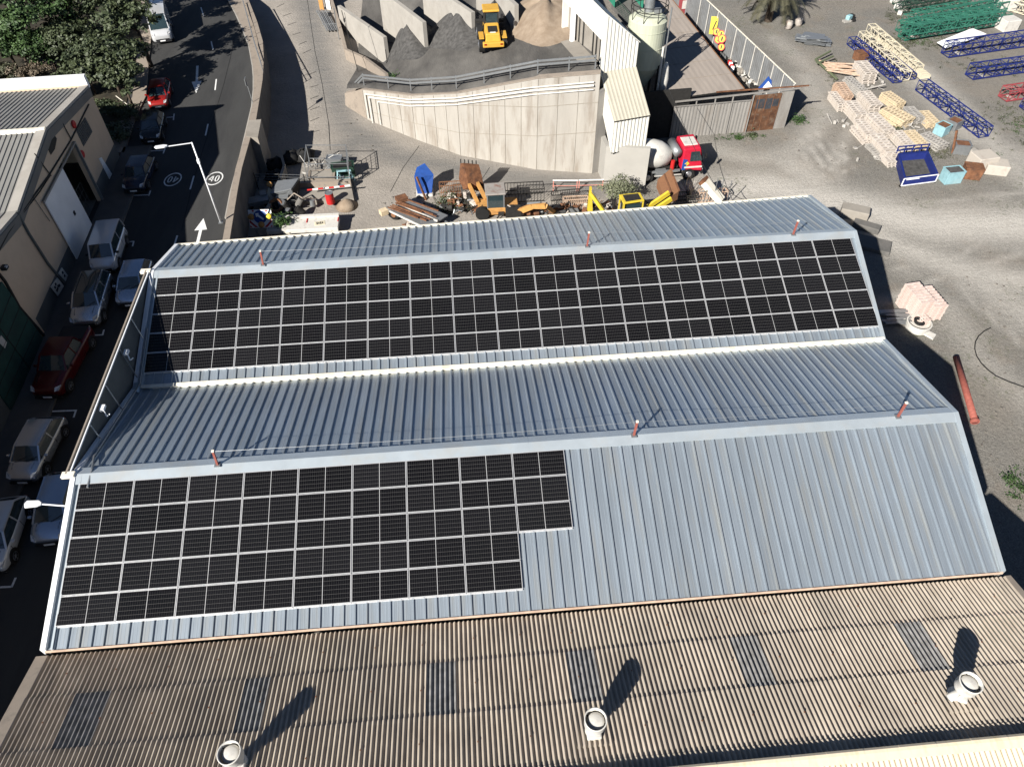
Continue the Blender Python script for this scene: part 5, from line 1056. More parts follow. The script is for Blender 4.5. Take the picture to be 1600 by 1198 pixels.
for s in (-1, 1):
    MB().prism([(-.1, s*1.195, 1.75), (.95, s*1.2, 1.75), (.62, s*1.13, 2.6), (-.1, s*1.13, 2.6)], (0, s*.02, 0)).build('side_window', 'car_glass', t, True)
    MB().prism([(-.5, s*1.205, 1.15), (1.05, s*1.215, 1.12), (1.05, s*1.215, 1.28), (-.5, s*1.205, 1.3)], (0, s*.015, 0)).build('side_stripe', 'dirtywhite', t, True)
    MB().prism([(-.72, s*1.19, 1.0), (-.4, s*1.2, 1.0), (-.3, s*1.17, 1.9), (-.68, s*1.16, 2.0)], (0, s*.02, 0)).build('blue_panel', 'blue_t', t, True)
    MB().box((1.15, s*1.35, 2.3), (.12, .2, .5)).build('mirror', 'plastic', t, True); MB().box((1.2, s*.9, .8), (.06, .3, .2)).build('headlight', 'lamp_glass', t, True)
    wheel(t, .0, s*1.22, .52, s)
    for x in (-3.6, -4.95): wheel(t, x, s*1.22, .52, s)
    MB().bar((-.8, s*1.1, .95), (-5.8, s*1.1, .95), .1, .2).build('side_rail', 'galv', t, True); MB().bar((-.7, s*1.2, .62), (-3.0, s*1.2, .62), .05, .05).build('guard_bar', 'dirtywhite', t, True)
MB().box((-.3, -1.19, 1.55), (.3, .02, .3), M=Matrix.Rotation(R(45), 3, 'Y')).build('hazard_sign', 'yellow', t, True)
MB().box((1.18, 0, .62), (.12, 2.3, .35)).build('bumper', 'plastic', t, True); MB().box((1.2, 0, 1.2), (.04, 1.6, .5)).build('grille', 'plastic', t, True)
MB().box((-2.6, 0, .85), (6.6, .9, .25)).build('chassis', 'dark', t, True)
dm = Matrix.Translation((-3.4, 0, 2.15)) @ Matrix.Rotation(R(-76), 4, 'Y')
MB().lathe([(.3, -2.1), (.8, -1.8), (1.13, -.9), (1.16, -.2), (1.1, .3), (.75, 1.5), (.48, 2.1), (.3, 2.15)], 30, dm).build('drum', 'dirtywhite', t, True, True)
MB().tube((-1.15, -.95, 2.45), (-1.15, .95, 2.45), .36, 18).build('water_tank', 'galv', t, True, True); MB().tube((-1.5, -1.05, 1.1), (-1.5, -1.05, 1.85), .17, 12).build('red_cylinder', 'red', t, True)
MB().box((-2.4, -.95, .75), (.9, .5, .5)).build('tool_box', 'galv', t, True); MB().hexa([(-1.3, -.8, 1.0), (-.9, -.8, 1.0), (-.9, .8, 1.0), (-1.3, .8, 1.0)], [(-1.25, -.3, 2.2), (-1.05, -.3, 2.2), (-1.05, .3, 2.2), (-1.25, .3, 2.2)]).build('drum_support', 'dark', t, True)
MB().hexa([(-5.9, -.5, 1.9), (-5.4, -.5, 1.9), (-5.4, .5, 1.9), (-5.9, .5, 1.9)], [(-6.2, -.6, 2.9), (-5.3, -.6, 2.9), (-5.3, .6, 2.9), (-6.2, .6, 2.9)]).build('loading_hopper', 'dark', t, True)

# ================================================================== WHEEL LOADER
q = US(770, 79, hP, -4); t = thing('wheel_loader', 'yellow wheel loader seen from behind, facing the dark gravel heaps', 'wheel loader', (q.x, q.y+.8, hP(q.x, q.y+.8)), R(91))
MB().hexa([(-1.5, -.72, .75), (.4, -.72, .75), (.4, .72, .75), (-1.5, .72, .75)], [(-1.4, -.6, 1.75), (.4, -.62, 2.0), (.4, .62, 2.0), (-1.4, .6, 1.75)]).build('engine_body', 'loader_y', t, True, bevel=.08)
MB().box((-1.62, 0, .95), (.35, 1.85, .42)).build('counterweight', 'loader_y', t, True, bevel=.06); MB().box((-.7, 0, 1.86), (.9, .8, .1), M=Matrix.Rotation(R(-8), 3, 'Y')).build('engine_grille', 'dark', t, True); MB().box((-1.1, 0, 1.80), (.3, .5, .08)).build('number_plate', 'dirtywhite', t, True)
for s in (-1, 1): MB().box((-1.81, s*.7, 1.02), (.03, .22, .12)).build('tail_light', 'tail', t, True)
MB().hexa([(.3, -.62, 1.6), (1.5, -.62, 1.6), (1.5, .62, 1.6), (.3, .62, 1.6)], [(.4, -.58, 2.95), (1.4, -.58, 2.95), (1.4, .58, 2.95), (.4, .58, 2.95)]).build('cab_glass', 'car_glass', t, True)
for x, s in ((.33, -.6), (.33, .6), (1.45, -.6), (1.45, .6)): MB().bar((x, s, 1.6), (x, s*.96, 2.95), .1).build('cab_pillar', 'dark', t, True)
MB().box((.9, 0, 3.03), (1.5, 1.45, .18)).build('cab_roof', 'loader_y', t, True, bevel=.06)
for s in (-1, 1):
    wheel(t, -.75, s*1.22, .66, s, .46); wheel(t, 1.9, s*1.22, .66, s, .46); MB().box((-.75, s*1.0, 1.4), (1.4, .42, .08)).build('mudguard', 'loader_y', t, True); MB().bar((1.4, s*.5, 1.7), (3.3, s*.5, .7), .16, .28).build('lift_arm', 'loader_y', t, True); MB().box((.4, s*.95, 2.5), (.1, .25, .35)).build('mirror', 'plastic', t, True)
MB().box((1.9, 0, 1.0), (1.7, .9, .7)).build('front_frame', 'dark', t, True)
MB().prism([(3.2, -1.3, .1), (3.1, -1.3, 1.1), (3.35, -1.3, 1.2), (3.4, -1.3, .45), (4.2, -1.3, .05)], (0, 2.6, 0)).build('bucket', 'dark', t, True)

# ================================================================== RIGHT-HAND YARD
def lattice(label, cat, A, B, w_, h, m, group=None, z=.15, bay=None, name='lattice_girder', ch=.08, dg=.045):
    A, B = Y(*A, z), Y(*B, z); d = (B-A); L_ = d.length; d.normalize(); x = Vector((-d.y, d.x, 0))*w_/2; zz = Vector((0, 0, h)); bay = bay or w_*.95
    t = thing(name, label, cat, tuple(A+Vector((0, 0, -.1))), 0, group)
    for s in (-1, 1):
        for k in (0, 1): MB().bar(A+x*s+zz*k, B+x*s+zz*k, ch).build('chord', m, t)
    n = max(3, int(L_/bay)); mb = MB()
    for i in range(n):
        a, b = A+d*(L_*i/n), A+d*(L_*(i+1)/n)
        for s in (-1, 1): mb.bar(a+x*s, a+x*s+zz, dg); mb.bar(a+x*s+(zz if i % 2 else zz*0), b+x*s+(zz*0 if i % 2 else zz), dg)
        for k in (0, 1): mb.bar(a-x+zz*k, a+x+zz*k, dg); mb.bar(a-x*(1 if i % 2 else -1)+zz*k, b+x*(1 if i % 2 else -1)+zz*k, dg)
    for k in (0, 1): mb.bar(B-x+zz*k, B+x+zz*k, dg)
    for s in (-1, 1): mb.bar(B+x*s, B+x*s+zz, dg)
    mb.build('lacing', m, t)
    for f in ((.12, .88) if z < .5 else ()): p = A+d*L_*f; MB().box((p.x, p.y, ZY+z/2-.02), (.3, w_*.9, .14), math.atan2(d.y, d.x)).build('support_block', 'conc_l', t)
    return t
GG = 'tower crane sections stored in the yard'
lattice('blue lattice section lying on its own between the timber pallets and the dirt track', 'lattice section', (1437, 139), (1537, 214), 1.0, .95, 'blue_p', GG)
lattice('blue lattice section at the outer left of the cream ones', 'lattice section', (1329, 68), (1402, 129), .9, .7, 'blue_p', GG)
lattice('cream lattice section lying between two blue ones', 'lattice section', (1344, 62), (1414, 126), .8, .9, 'cream_p', GG)
lattice('blue lattice section mostly covered by the cream ones', 'lattice section', (1356, 66), (1424, 124), .8, .5, 'blue_p', GG)
lattice('cream lattice section touching the solid cream beam', 'lattice section', (1357, 52), (1432, 118), .8, 1.0, 'cream_p', GG)
A, B = Y(1374, 55, .7), Y(1449, 118, .7); d = (B-A).normalized(); x = Vector((-d.y, d.x, 0))*.42
t = thing('box_beam', 'solid cream box beam beside the cream lattice sections', 'beam', tuple(A-Vector((0, 0, .6)))); MB().hexa([A-x-Vector((0, 0, .5)), A+x-Vector((0, 0, .5)), B+x-Vector((0, 0, .5)), B-x-Vector((0, 0, .5))], [A-x, A+x, B+x, B-x]).build('beam_body', 'cream_p', t)
mb = MB()
for i in range(26): p = A+(B-A)*((i+.5)/26); mb.bar(p-x*.9+Vector((0, 0, .03)), p+x*.9+Vector((0, 0, .03)), .06, .04)
mb.build('ribs', 'cream_p', t); MB().box(A+d*1.0+Vector((0, 0, .03)), (.9, .5, .08), math.atan2(d.y, d.x)).build('opening', 'dark', t)
lattice('long blue lattice section beside the white sheet at the right photo edge', 'lattice section', (1476, 86), (1660, 60), 1.25, 1.2, 'blue_p', GG, ch=.1)
lattice('long blue lattice section nearer than the one with the white sheet', 'lattice section', (1514, 120), (1680, 97), 1.2, 1.1, 'blue_p', GG, ch=.1)
lattice('faded red lattice section cut by the right photo edge', 'lattice section', (1566, 154), (1680, 137), 1.15, 1.0, 'redpink', GG, ch=.1)
lattice('end of a blue lattice section below the faded red one', 'lattice section', (1598, 170), (1680, 160), 1.0, .8, 'blue_p', GG)
for k, (a, b, z, lb_) in enumerate((((1408, 60), (1570, 34), .15, 'nearest green lattice section of the green stack'), ((1404, 50), (1562, 25), .15, 'green lattice section second from the front in the green stack'), ((1412, 40), (1566, 14), .15, 'green lattice section third from the front in the green stack'), ((1424, 33), (1560, 8), .2, 'farthest green lattice section of the green stack'), ((1415, 52), (1556, 30), 1.2, 'green lattice section lying on top of the green stack'))):
    lattice(lb_, 'lattice section', a, b, 1.15, 1.0, 'green_p', 'green lattice sections stacked in the yard', z=z, ch=.1)
for k, (a, b, lb_) in enumerate((((1402, 18), (1510, 2), 'dull green lattice section at the top edge behind the bright green stack'), ((1398, 8), (1500, -8), 'dull dark lattice section lying farthest back by the stones'))): lattice(lb_, 'lattice section', a, b, 1.0, .8, 'green_d', GG)
lattice('pale lattice section at the upper right corner above the white block', 'lattice section', (1580, 14), (1660, 40), 1.0, .9, 'cream_p', GG)
q = [Y(*p, .5) for p in ((1464, 67), (1519, 45), (1541, 54), (1478, 76))]; tag(MB().prism(q, (0, 0, .06)).build('metal_sheet', 'white'), 'large white sheet leaning flat behind the blue lattice section', 'sheet')
# formwork pallets
def pallet_proto(m):
    t = thing('timber_pallet', '-', 'pallet'); mb = MB()
    for i in range(8): mb.box((-.97+i*.277, 0, .115), (.155, 1.0, .03))
    mb.build('deck_boards', m, t, True)
    mb = MB()
    for y in (-.44, 0, .44): mb.box((0, y, .05), (2.1, .09, .095))
    mb.build('stringers', m, t, True); return t
protos = {}; usedp = set()
def pallets(A, B, n, m, where, width=1.0, length=None, zb=0, group='timber pallets stacked in the yard'):
    if m not in protos: protos[m] = pallet_proto(m)
    jt = .03 if m == 'wood_p' else .08; H = n*.15+zb; a, b = Y(*A, H), Y(*B, H); c = (a+b)/2; L_ = (b-a).length; ang = math.atan2(b.y-a.y, b.x-a.x)
    for k in range(n):
        word = {'wood': 'pale', 'wood_o': 'orange-tinted', 'wood_y': 'yellowish', 'wood_g': 'grey', 'wood_p': 'pinkish'}[m]
        lb_ = ('topmost' if k == n-1 else 'bottom' if k == 0 else '%s from the bottom' % ORD[k+1])+' %s pallet of the stack ' % word+where
        loc = (c.x+rnd.uniform(-jt, jt), c.y+rnd.uniform(-jt, jt), ZY+zb+k*.15); an = ang+rnd.uniform(-jt, jt)*.6
        if m not in usedp: o = protos[m]; usedp.add(m); o.location = loc; o.rotation_euler = (0, 0, an)
        else: o = dup(protos[m], loc, an)
        o.scale = ((length or L_)/2.1, width, 1); o['label'] = lb_; o['group'] = group
ST = [((1345, 95), (1362, 114), 8, 'wood', 'nearest the dark red lid', 1.4), ((1325, 119), (1352, 140), 5, 'wood_g', 'narrow, behind the orange one', .8), ((1311, 128), (1326, 149), 7, 'wood_o', 'with the orange top', 1.0), ((1302, 143), (1317, 163), 5, 'wood', 'in front of the orange-topped one', .9),
      ((1351, 141), (1370, 163), 6, 'wood', 'in the second row', 1.2), ((1383, 143), (1408, 160), 5, 'wood_y', 'near the lone blue lattice', 1.1), ((1329, 157), (1348, 179), 6, 'wood', 'left of the middle row', 1.2), ((1385, 166), (1421, 186), 6, 'wood_y', 'with the broad yellow top', 1.5),
      ((1421, 166), (1438, 183), 5, 'wood_g', 'beside the broad yellow one', 1.1), ((1362, 176), (1391, 202), 7, 'wood', 'tallest in the centre', 1.2), ((1344, 186), (1363, 212), 5, 'wood', 'along the left flank', 1.1), ((1441, 172), (1461, 192), 4, 'wood_y', 'nearest the bins', 1.1),
      ((1337, 196), (1357, 219), 3, 'wood', 'lowest on the left flank', .9), ((1370, 208), (1396, 238), 6, 'wood', 'behind the blue tipper body', 1.2), ((1400, 203), (1422, 226), 5, 'wood', 'behind the tipper headboard', 1.0), ((1420, 203), (1443, 226), 4, 'wood_y', 'right of the tipper headboard', 1.1),
      ((1446, 207), (1476, 226), 4, 'wood_g', 'by the rusty post', 1.2), ((1360, 224), (1383, 246), 2, 'wood_g', 'left of the tipper body', 1.0), ((1383, 238), (1396, 252), 4, 'wood', 'at the tipper body corner', .8)]
for A, B, n, m, wh_r, w_ in ST: pallets(A, B, n, m, wh_r, w_)
pallets((1425, 441), (1452, 472), 12, 'wood_p', 'that is tallest by the tub', 1.1, group='pink pallets beside the warehouse shadow'); pallets((1446, 446), (1472, 478), 9, 'wood_p', 'right of the tallest pink one', 1.0, group='pink pallets beside the warehouse shadow'); pallets((1418, 468), (1450, 500), 5, 'wood_p', 'low beside the round tub', .5, group='pink pallets beside the warehouse shadow')
# blue tipper body
ci = [Y(*p, .85) for p in ((1403, 240), (1451, 236), (1467, 272), (1413, 279))]; cc = sum(ci, Vector())/4
t = thing('tipper_body', 'bright blue truck tipper body standing on the ground with a grey floor', 'tipper body', (cc.x, cc.y, ZY))
fl_ = [p.lerp(Vector((cc.x, cc.y, p.z)), .18)-Vector((0, 0, .55)) for p in ci]
MB().hexa([p-Vector((0, 0, .1)) for p in fl_], fl_).build('floor', 'gravel_m', t)
for i in range(4):
    a, b = ci[i], ci[(i+1) % 4]; c, d = fl_[(i+1) % 4], fl_[i]; a2, b2 = a.lerp(Vector((cc.x, cc.y, a.z)), .12), b.lerp(Vector((cc.x, cc.y, b.z)), .12)
    sd_ = MB().hexa([Vector((a.x, a.y, ZY+.12)), Vector((b.x, b.y, ZY+.12)), c, d], [a, b, b2, a2]).build('side_wall', 'blue_p', t)
a, b = ci[3], ci[2]; lo = Vector((0, 0, -.7)); off_ = Vector((0, -.02, 0))
mb = MB(); P4 = [a+off_+Vector((0, 0, -.03)), b+off_+Vector((0, 0, -.03)), b+off_+lo, a+off_+lo]
for i in range(4): mb.bar(P4[i], P4[(i+1) % 4], .08, .03, up=(0, 1, 0))
mb.build('white_border', 'white', t)
MB().bar(P4[0].lerp(P4[1], .08)+Vector((0, -.02, -.12)), P4[0].lerp(P4[1], .45)+Vector((0, -.02, -.12)), .04, .05).build('tailgate_lettering', 'white', t)
a, b = ci[0]+Vector((0, .25, -.2)), ci[1]+Vector((0, .25, -.2)); mb = MB()
for z in (0, .35, .7): mb.bar(a+Vector((0, 0, z)), b+Vector((0, 0, z)), .08)
for k in range(5): mb.bar(a.lerp(b, k/4), a.lerp(b, k/4)+Vector((0, 0, .75)), .08)
mb.build('headboard_rack', 'blue_p', t)
for s in (0, 1): p = ci[3-s]; MB().box((p.x, p.y+.1, ZY+.06), (.12, .25, .12)).build('foot', 'dark', t)
# bins, blocks
def bin_(label, px, w_, d, h, m, rz=0, name='metal_bin', open_=True, cat='bin', top=1.0, inner='dark', group=None, z=0):
    c = Y(*px); t = thing(name, label, cat, (c.x, c.y, ZY+z), R(rz), group)
    bx_, by_ = w_/2, d/2; k = top
    o = MB().hexa([(-bx_, -by_, 0), (bx_, -by_, 0), (bx_, by_, 0), (-bx_, by_, 0)], [(-bx_*k, -by_*k, h), (bx_*k, -by_*k, h), (bx_*k, by_*k, h), (-bx_*k, by_*k, h)]).build('shell', m, t, True, bevel=.03)
    if open_: MB().box((0, 0, h+.0), (w_*k*.82, d*k*.82, .03)).build('contents', inner, t, True)
    mb = MB()
    for a, b in (((-1, -1), (1, -1)), ((1, -1), (1, 1)), ((1, 1), (-1, 1)), ((-1, 1), (-1, -1))): mb.bar((a[0]*bx_*k, a[1]*by_*k, h), (b[0]*bx_*k, b[1]*by_*k, h), .07)
    mb.build('rim', m, t, True); return t
bin_('light turquoise steel bin with a dented top', (1483, 283), 1.5, 1.0, 1.1, 'cyan', 4, inner='gravel_m'); bin_('rusty steel box next to the turquoise bin', (1515, 276), 1.4, 1.1, 1.0, 'rust', -18, name='rusty_box', cat='box', inner='rust')
bin_('white and blue square bin right of the pallets', (1469, 209), 1.1, 1.0, .9, 'cyan', 30, inner='rust'); bin_('rust-topped square bin behind the white and blue one', (1488, 200), 1.1, 1.0, .8, 'galv', 30, inner='rust'); bin_('galvanised bin with a rusty lid by the dirt track', (1498, 238), 1.3, 1.0, .9, 'galv', -15, inner='rust')
def block(label, px, w_, d, h, rz, m='conc_l', group='pale concrete blocks near the bins', name='concrete_block'):
    c = Y(*px); mb = MB().box((c.x, c.y, ZY+h/2), (w_, d, h), R(rz)); return tag(mb.build(name, m, bevel=.06), label, 'concrete block', group)
block('big cream concrete block behind the rusty box', (1529, 262), 1.9, 1.5, 1.3, 8, 'block_cream'); block('lower cream concrete block at the right of the group', (1552, 268), 1.8, 1.4, .9, -18, 'block_cream'); block('small pale block between turquoise bin and rusty box', (1500, 276), .8, .7, .5, 20); block('white angular concrete block at the right of the green stack', (1571, 46), 1.9, 1.5, 1.2, 10, 'dirtywhite'); block('white concrete block at the upper right corner', (1568, 14), 2.0, 1.7, 1.3, 5, 'dirtywhite')
block('small white stone left of the green stack', (1402, 14), .8, .6, .5, 30, 'dirtywhite'); block('white stone beside the dull green lattice', (1397, 5), .9, .7, .5, 10, 'dirtywhite'); block('little white rock at the foot of the green stack', (1405, 23), .6, .5, .4, 60, 'dirtywhite')
block('whitish round stone by the galvanised bin', (1519, 240), .6, .6, .4, 15, 'conc_l')
c = Y(1488, 240); tag(MB().bar(c, c+Vector((-.3, .4, 2.0)), .16, .16).build('rusty_post', 'rust'), 'leaning rusty steel post between the pallets and the bins', 'post')
c = Y(1343, 92); bin_('dark red lidded box behind the first pallet stack', (1343, 93), 1.3, .9, .8, 'rust', 12, name='lidded_box', cat='box', open_=False)
# sheet heaps, wooden frames, bags
def heap_sheets(label, px, n, L_, W_, m, seed, rz, name='sheet_heap', cat='sheets'):
    r_ = random.Random(seed); c = Y(*px); mb = MB()
    for i in range(n): mb.box((c.x+r_.uniform(-.6, .6), c.y+r_.uniform(-.5, .5), ZY+.06+i*.05), (L_*r_.uniform(.6, 1), W_*r_.uniform(.25, .6), .035), R(rz+r_.uniform(-16, 16)))
    return tag(mb.build(name, m), label, cat)
heap_sheets('untidy heap of grey metal sheets and tubes near the palm', (1268, 67), 14, 3.4, 2.0, 'galv', 5, -22); heap_sheets('pale blue-grey tarpaulined sheets on the metal heap', (1262, 62), 5, 2.6, 2.2, 'fence', 8, -30)
t = thing('wooden_frame', 'green and orange timber frames tumbled beside the grey sheets', 'timber frames', tuple(Y(1297, 102))); r_ = random.Random(4); c = Y(1297, 102)
mb = MB()
for i in range(9): a = Y(1276+i*2, 94+i*2, .1+.05*i); mb.bar(a, a+Vector((3.2+r_.uniform(-.4, .4), -1.4+r_.uniform(-.8, .5), r_.uniform(-.1, .3))), .09, .12)
mb.build('orange_members', 'wood_o', t); mb = MB(); a, b, d, e = Y(1274, 93, .5), Y(1298, 80, .7), Y(1302, 88, .7), Y(1278, 99, .5); mb.bar(a, b, .14); mb.bar(d, e, .14); mb.bar(a, e, .14); mb.bar(a, Y(1308, 124, .3), .16); mb.build('green_members', mat('moss_paint', (.12, .14, .08), .9), t)
for i, (px, s, lb_) in enumerate((((1231, 45), 1.0, 'rust-stained big white bag under the palm'), ((1247, 40), .9, 'grey-white big bag right of the stained one'))):
    c = Y(*px); mb = MB(); r_ = random.Random(i); mb.lathe([(.40, 0), (.45, .2), (.44, .6), (.36, .8), (.25, .85), (.1, .75)], 10, Matrix.Translation(c) @ Matrix.Scale(s, 4)); mb.v = [v+Vector((r_.uniform(-.07, .07), r_.uniform(-.07, .07), r_.uniform(-.05, .05))) for v in mb.v]
    tag(mb.build('big_bag', mat('stained_bag', (.52, .47, .42), .9, 0, .2, 3, stain=(.28, .17, .10), samt=.8, sscale=2), smooth=True), lb_, 'bag', 'big bags near the palm')
c = Y(1325, 33); t = thing('small_engine', 'small blue and black machine standing alone on the dirt', 'machine', tuple(c)); MB().box(c+Vector((0, 0, .4)), (.7, .5, .5), .6).build('housing', 'cyan', t, bevel=.08); MB().box(c+Vector((.4, .3, .35)), (.6, .6, .5), .3).build('motor', 'dark', t, bevel=.08); MB().box(c+Vector((-.3, -.3, .12)), (.9, .5, .2), .2).build('skid', 'wood_g', t)
for s in (-1, 1): MB().tube(c+Vector((.5, s*.35, .2)), c+Vector((.5, s*.42, .2)), .2, 12).build('wheel', 'black', t)
# things beside the right end of the warehouse
q = [Y(*p, .1) for p in ((1492, 562), (1521, 662))]; t = thing('steel_pipe', 'long rust-red steel pipe lying by the warehouse shadow', 'pipe', tuple(q[0])); MB().tube(q[0]+Vector((0, 0, .2)), q[1]+Vector((0, 0, .2)), .2, 18).build('tube', 'mast_red', t, smooth=True); MB().lathe([(.2, 0), (.26, 0), (.26, .1), (.2, .1)], 18, Matrix.Translation(q[1]+Vector((0, 0, .2))) @ (q[0]-q[1]).to_track_quat('Z', 'Y').to_matrix().to_4x4(), cap=False).build('flange', 'mast_red', t)
P = [Y(*p, .04) for p in ((1548, 512), (1538, 517), (1529, 525), (1524, 534), (1523, 545), (1526, 556), (1533, 567), (1543, 577), (1556, 587), (1576, 596), (1604, 606), (1640, 612))]; tag(MB().path(P, .035, 6).build('hose', 'black'), 'thin black hose curved in a wide arc on the bare ground', 'hose')
c = Y(1432, 512); t = thing('round_tank', 'dirty white round tub with coiled black hose inside, in front of the pink pallets', 'tub', tuple(c)); MB().lathe([(.75, 0), (.80, .35), (.82, .55), (.74, .56), (.70, .2), (.02, .2)], 26, Matrix.Translation(c)).build('tub', 'dirtywhite', t, smooth=False)
for k, z in enumerate((.5, .56, .62)): MB().lathe([(.30, z-.04), (.36, z), (.30, z+.04), (.24, z), (.30, z-.04)], 16, Matrix.Translation(c+Vector((.0, .05*k, 0))), cap=False).build('hose_coil', 'black', t)
MB().prism([c+Vector((-1.1, .9, .05)), c+Vector((-.7, 1.05, .05)), c+Vector((.9, -.9, .05)), c+Vector((.5, -1.3, .05))], (0, 0, .12)).build('base_frame', 'dirtywhite', t)
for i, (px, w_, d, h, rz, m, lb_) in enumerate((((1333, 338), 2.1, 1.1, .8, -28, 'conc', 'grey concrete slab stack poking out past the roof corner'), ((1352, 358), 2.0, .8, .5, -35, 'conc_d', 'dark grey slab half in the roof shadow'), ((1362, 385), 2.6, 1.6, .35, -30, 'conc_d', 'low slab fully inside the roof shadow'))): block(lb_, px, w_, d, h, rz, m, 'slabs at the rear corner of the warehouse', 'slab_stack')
heap_sheets('bundle of thin grey tubes lying in the shade beside the warehouse', (1403, 500), 9, 2.4, .6, 'galv', 11, -8, 'tube_bundle', 'tubes')
# palm
pc = U(1212, -16, ZY+3.4); t = thing('palm_tree', 'big palm with drooping grey-green fronds at the top edge', 'palm', (pc.x, pc.y, ZY)); MB().tube((pc.x, pc.y, ZY), pc, .45, 12, .35).build('trunk', 'bark', t)
r_ = random.Random(12)
for k in range(48):
    a = k*2.4+r_.uniform(-.2, .2); el = r_.uniform(-.35, .9); L_ = r_.uniform(3.6, 4.8); mb = MB(); p = pc+Vector((0, 0, .2)); d = Vector((math.cos(a)*math.cos(el), math.sin(a)*math.cos(el), math.sin(el))); prev = p; side = Vector((-math.sin(a), math.cos(a), 0))
    for j in range(18):
        d = (d+Vector((0, 0, -.085))).normalized(); q = prev+d*L_/18; mb.bar(prev, q, .05, .03)
        for s in (-1, 1):
            for f in (0, .5):
                b0 = prev.lerp(q, f); l = (1.0-.75*abs(j/18-.35))*.75; tip = b0+side*s*l+d*l*.55+Vector((0, 0, -.25*l)); w2 = d*.05; mb.add([b0-w2, b0+w2, tip], [(0, 1, 2)])
        prev = q
    mb.build('frond', 'palm', t)
# small weeds at the yard
def weed(label, px, r, m, seed, n=60, size=.09, zf=None):
    c = (US(*px, zf, -5) if zf else Y(*px)); r_ = random.Random(seed); pts = []
    for _ in range(n*6):
        d = Vector((r_.gauss(0, 1)*r*.45, r_.gauss(0, 1)*r*.45, abs(r_.gauss(0, 1))*r*.35)); pts.append((c+d, Vector((0, 0, 1))))
    return tag(leafmesh(pts, size, seed, 1).build('weeds', m, loc=tuple(c)), label, 'weeds')
weed('green weeds at the foot of the corrugated wall right of the gate', (1247, 190), .8, 'leaf_b', 1); weed('small green weed on the gravel before the shed wall', (1154, 217), .35, 'leaf_b', 2, 30); weed('green tuft on the ground at the lower right near the shadow', (1576, 748), .5, 'leaf_b', 3, 30, .06); weed('green tuft at the right photo edge', (1597, 764), .4, 'leaf_b', 4, 25, .06); weed('green weed at the foot of the first bunker wall', (616, 120), .5, 'leaf_b', 5, 25, .08, hP); weed('dark weed patch on the gravel before the rusty gate', (1176, 212), .4, 'leaf_a', 6, 30)
weed('green weeds between pallets and tipper body', (1400, 205), .5, 'leaf_a', 7, 30)
# ================================================================== SCRAP ROW BEHIND THE WAREHOUSE
def tb(name, label, cat, px, z=0, rz=0): c = Y(*px, z); return c, thing(name, label, cat, (c.x, c.y, c.z), rz)
# arrow sign board on its trailer
c, t = tb('arrow_board', 'white roadworks board with blue arrow disc, amber lamps and red stripes', 'road sign', (409, 362))
a, b, d, e = U(391, 356.5, ZY+.9), U(426.8, 355.5, ZY+.9), None, None; up = Vector((0, .75, 1.15)); d, e = b+up, a+up; nn = (b-a).cross(up).normalized()
MB().prism([a, b, d, e], -nn*.05).build('board', 'white', t)
def bp(u, v, o=.03): return a+(b-a)*u+up*v+nn*o
mb = MB()
for u0, s in ((.0, 1), (.0, 0)): pass
for k, pl_ in enumerate(([(.0, .48), (.0, .30), (.34, .02), (.20, .02), (.0, .18)][:0], [(.02, .45), (.02, .30), (.24, .03), (.36, .03)], [(.02, .16), (.02, .03), (.12, .03)], [(.98, .45), (.98, .30), (.76, .03), (.64, .03)], [(.98, .16), (.98, .03), (.88, .03)], [(.16, .98), (.28, .98), (.22, .86)], [(.72, .98), (.86, .98), (.78, .84)])):
    if pl_: mb.prism([bp(*q) for q in pl_], nn*.006)
mb.build('red_stripe', 'red', t)
n = 28; mb = MB(); W_ = (b-a).length; Hh = up.length; mb.prism([bp(.5+.50*math.cos(2*math.pi*i/n)/W_, .60+.50*math.sin(2*math.pi*i/n)/Hh) for i in range(n)], nn*.02); mb.build('blue_disc', 'blue_t', t)
mb = MB(); mb.prism([bp(.5+x*.82/W_, .60+y*.82/Hh, .055) for x, y in ((-.42, .34), (-.06, .36), (-.13, .24), (.36, -.16), (.26, -.30), (-.24, .08), (-.36, -.02))], nn*.006); mb.build('white_arrow', 'white', t)
for (u, v), m in (((.12, .62), 'orange'), ((.88, .62), 'yellow'), ((.52, .18), 'orange')):
    q = bp(u, v, .05); MB().lathe([(.24, 0), (.24, .08), (.20, .14), (.08, .18), (.01, .18)], 18, Matrix.Translation(q) @ nn.to_track_quat('Z', 'Y').to_matrix().to_4x4()).build('amber_lamp', m, t)
MB().bar(a+(b-a)*.2, a+(b-a)*.2+Vector((0, .3, -.9)), .07).build('leg', 'galv', t); MB().bar(a+(b-a)*.8, a+(b-a)*.8+Vector((0, .3, -.9)), .07).build('leg', 'galv', t)
# white beam trailer with red marks
c, t = tb('white_flatbed', 'long dirty white flat body with red end marks beside the arrow board', 'flatbed', (480, 350))
a, b = Y(420, 343, .8), Y(530, 338, .8); up = Vector((0, -1, 0))*1.5; MB().hexa([a+Vector((0, 0, -.35)), b+Vector((0, 0, -.35)), b+up+Vector((0, 0, -.35)), a+up+Vector((0, 0, -.35))][::-1], [a, b, b+up, a+up][::-1]).build('deck', 'dirtywhite', t, bevel=.03)
for f in (.05, .55, .99): p = a.lerp(b, f); MB().bar(p+Vector((0, .02, .03)), p+up*.45+Vector((0, 0, .03)), .07, .04).build('red_mark', 'red', t)
MB().bar(a+Vector((0, 0, .12)), b+Vector((0, 0, .12)), .3, .2).build('bulkhead', 'dirtywhite', t)
for f in (.3, .75):
    p = a.lerp(b, f)+up; MB().tube(p+Vector((0, .05, -.45)), p+Vector((0, .3, -.45)), .36, 16).build('wheel', 'black', t)
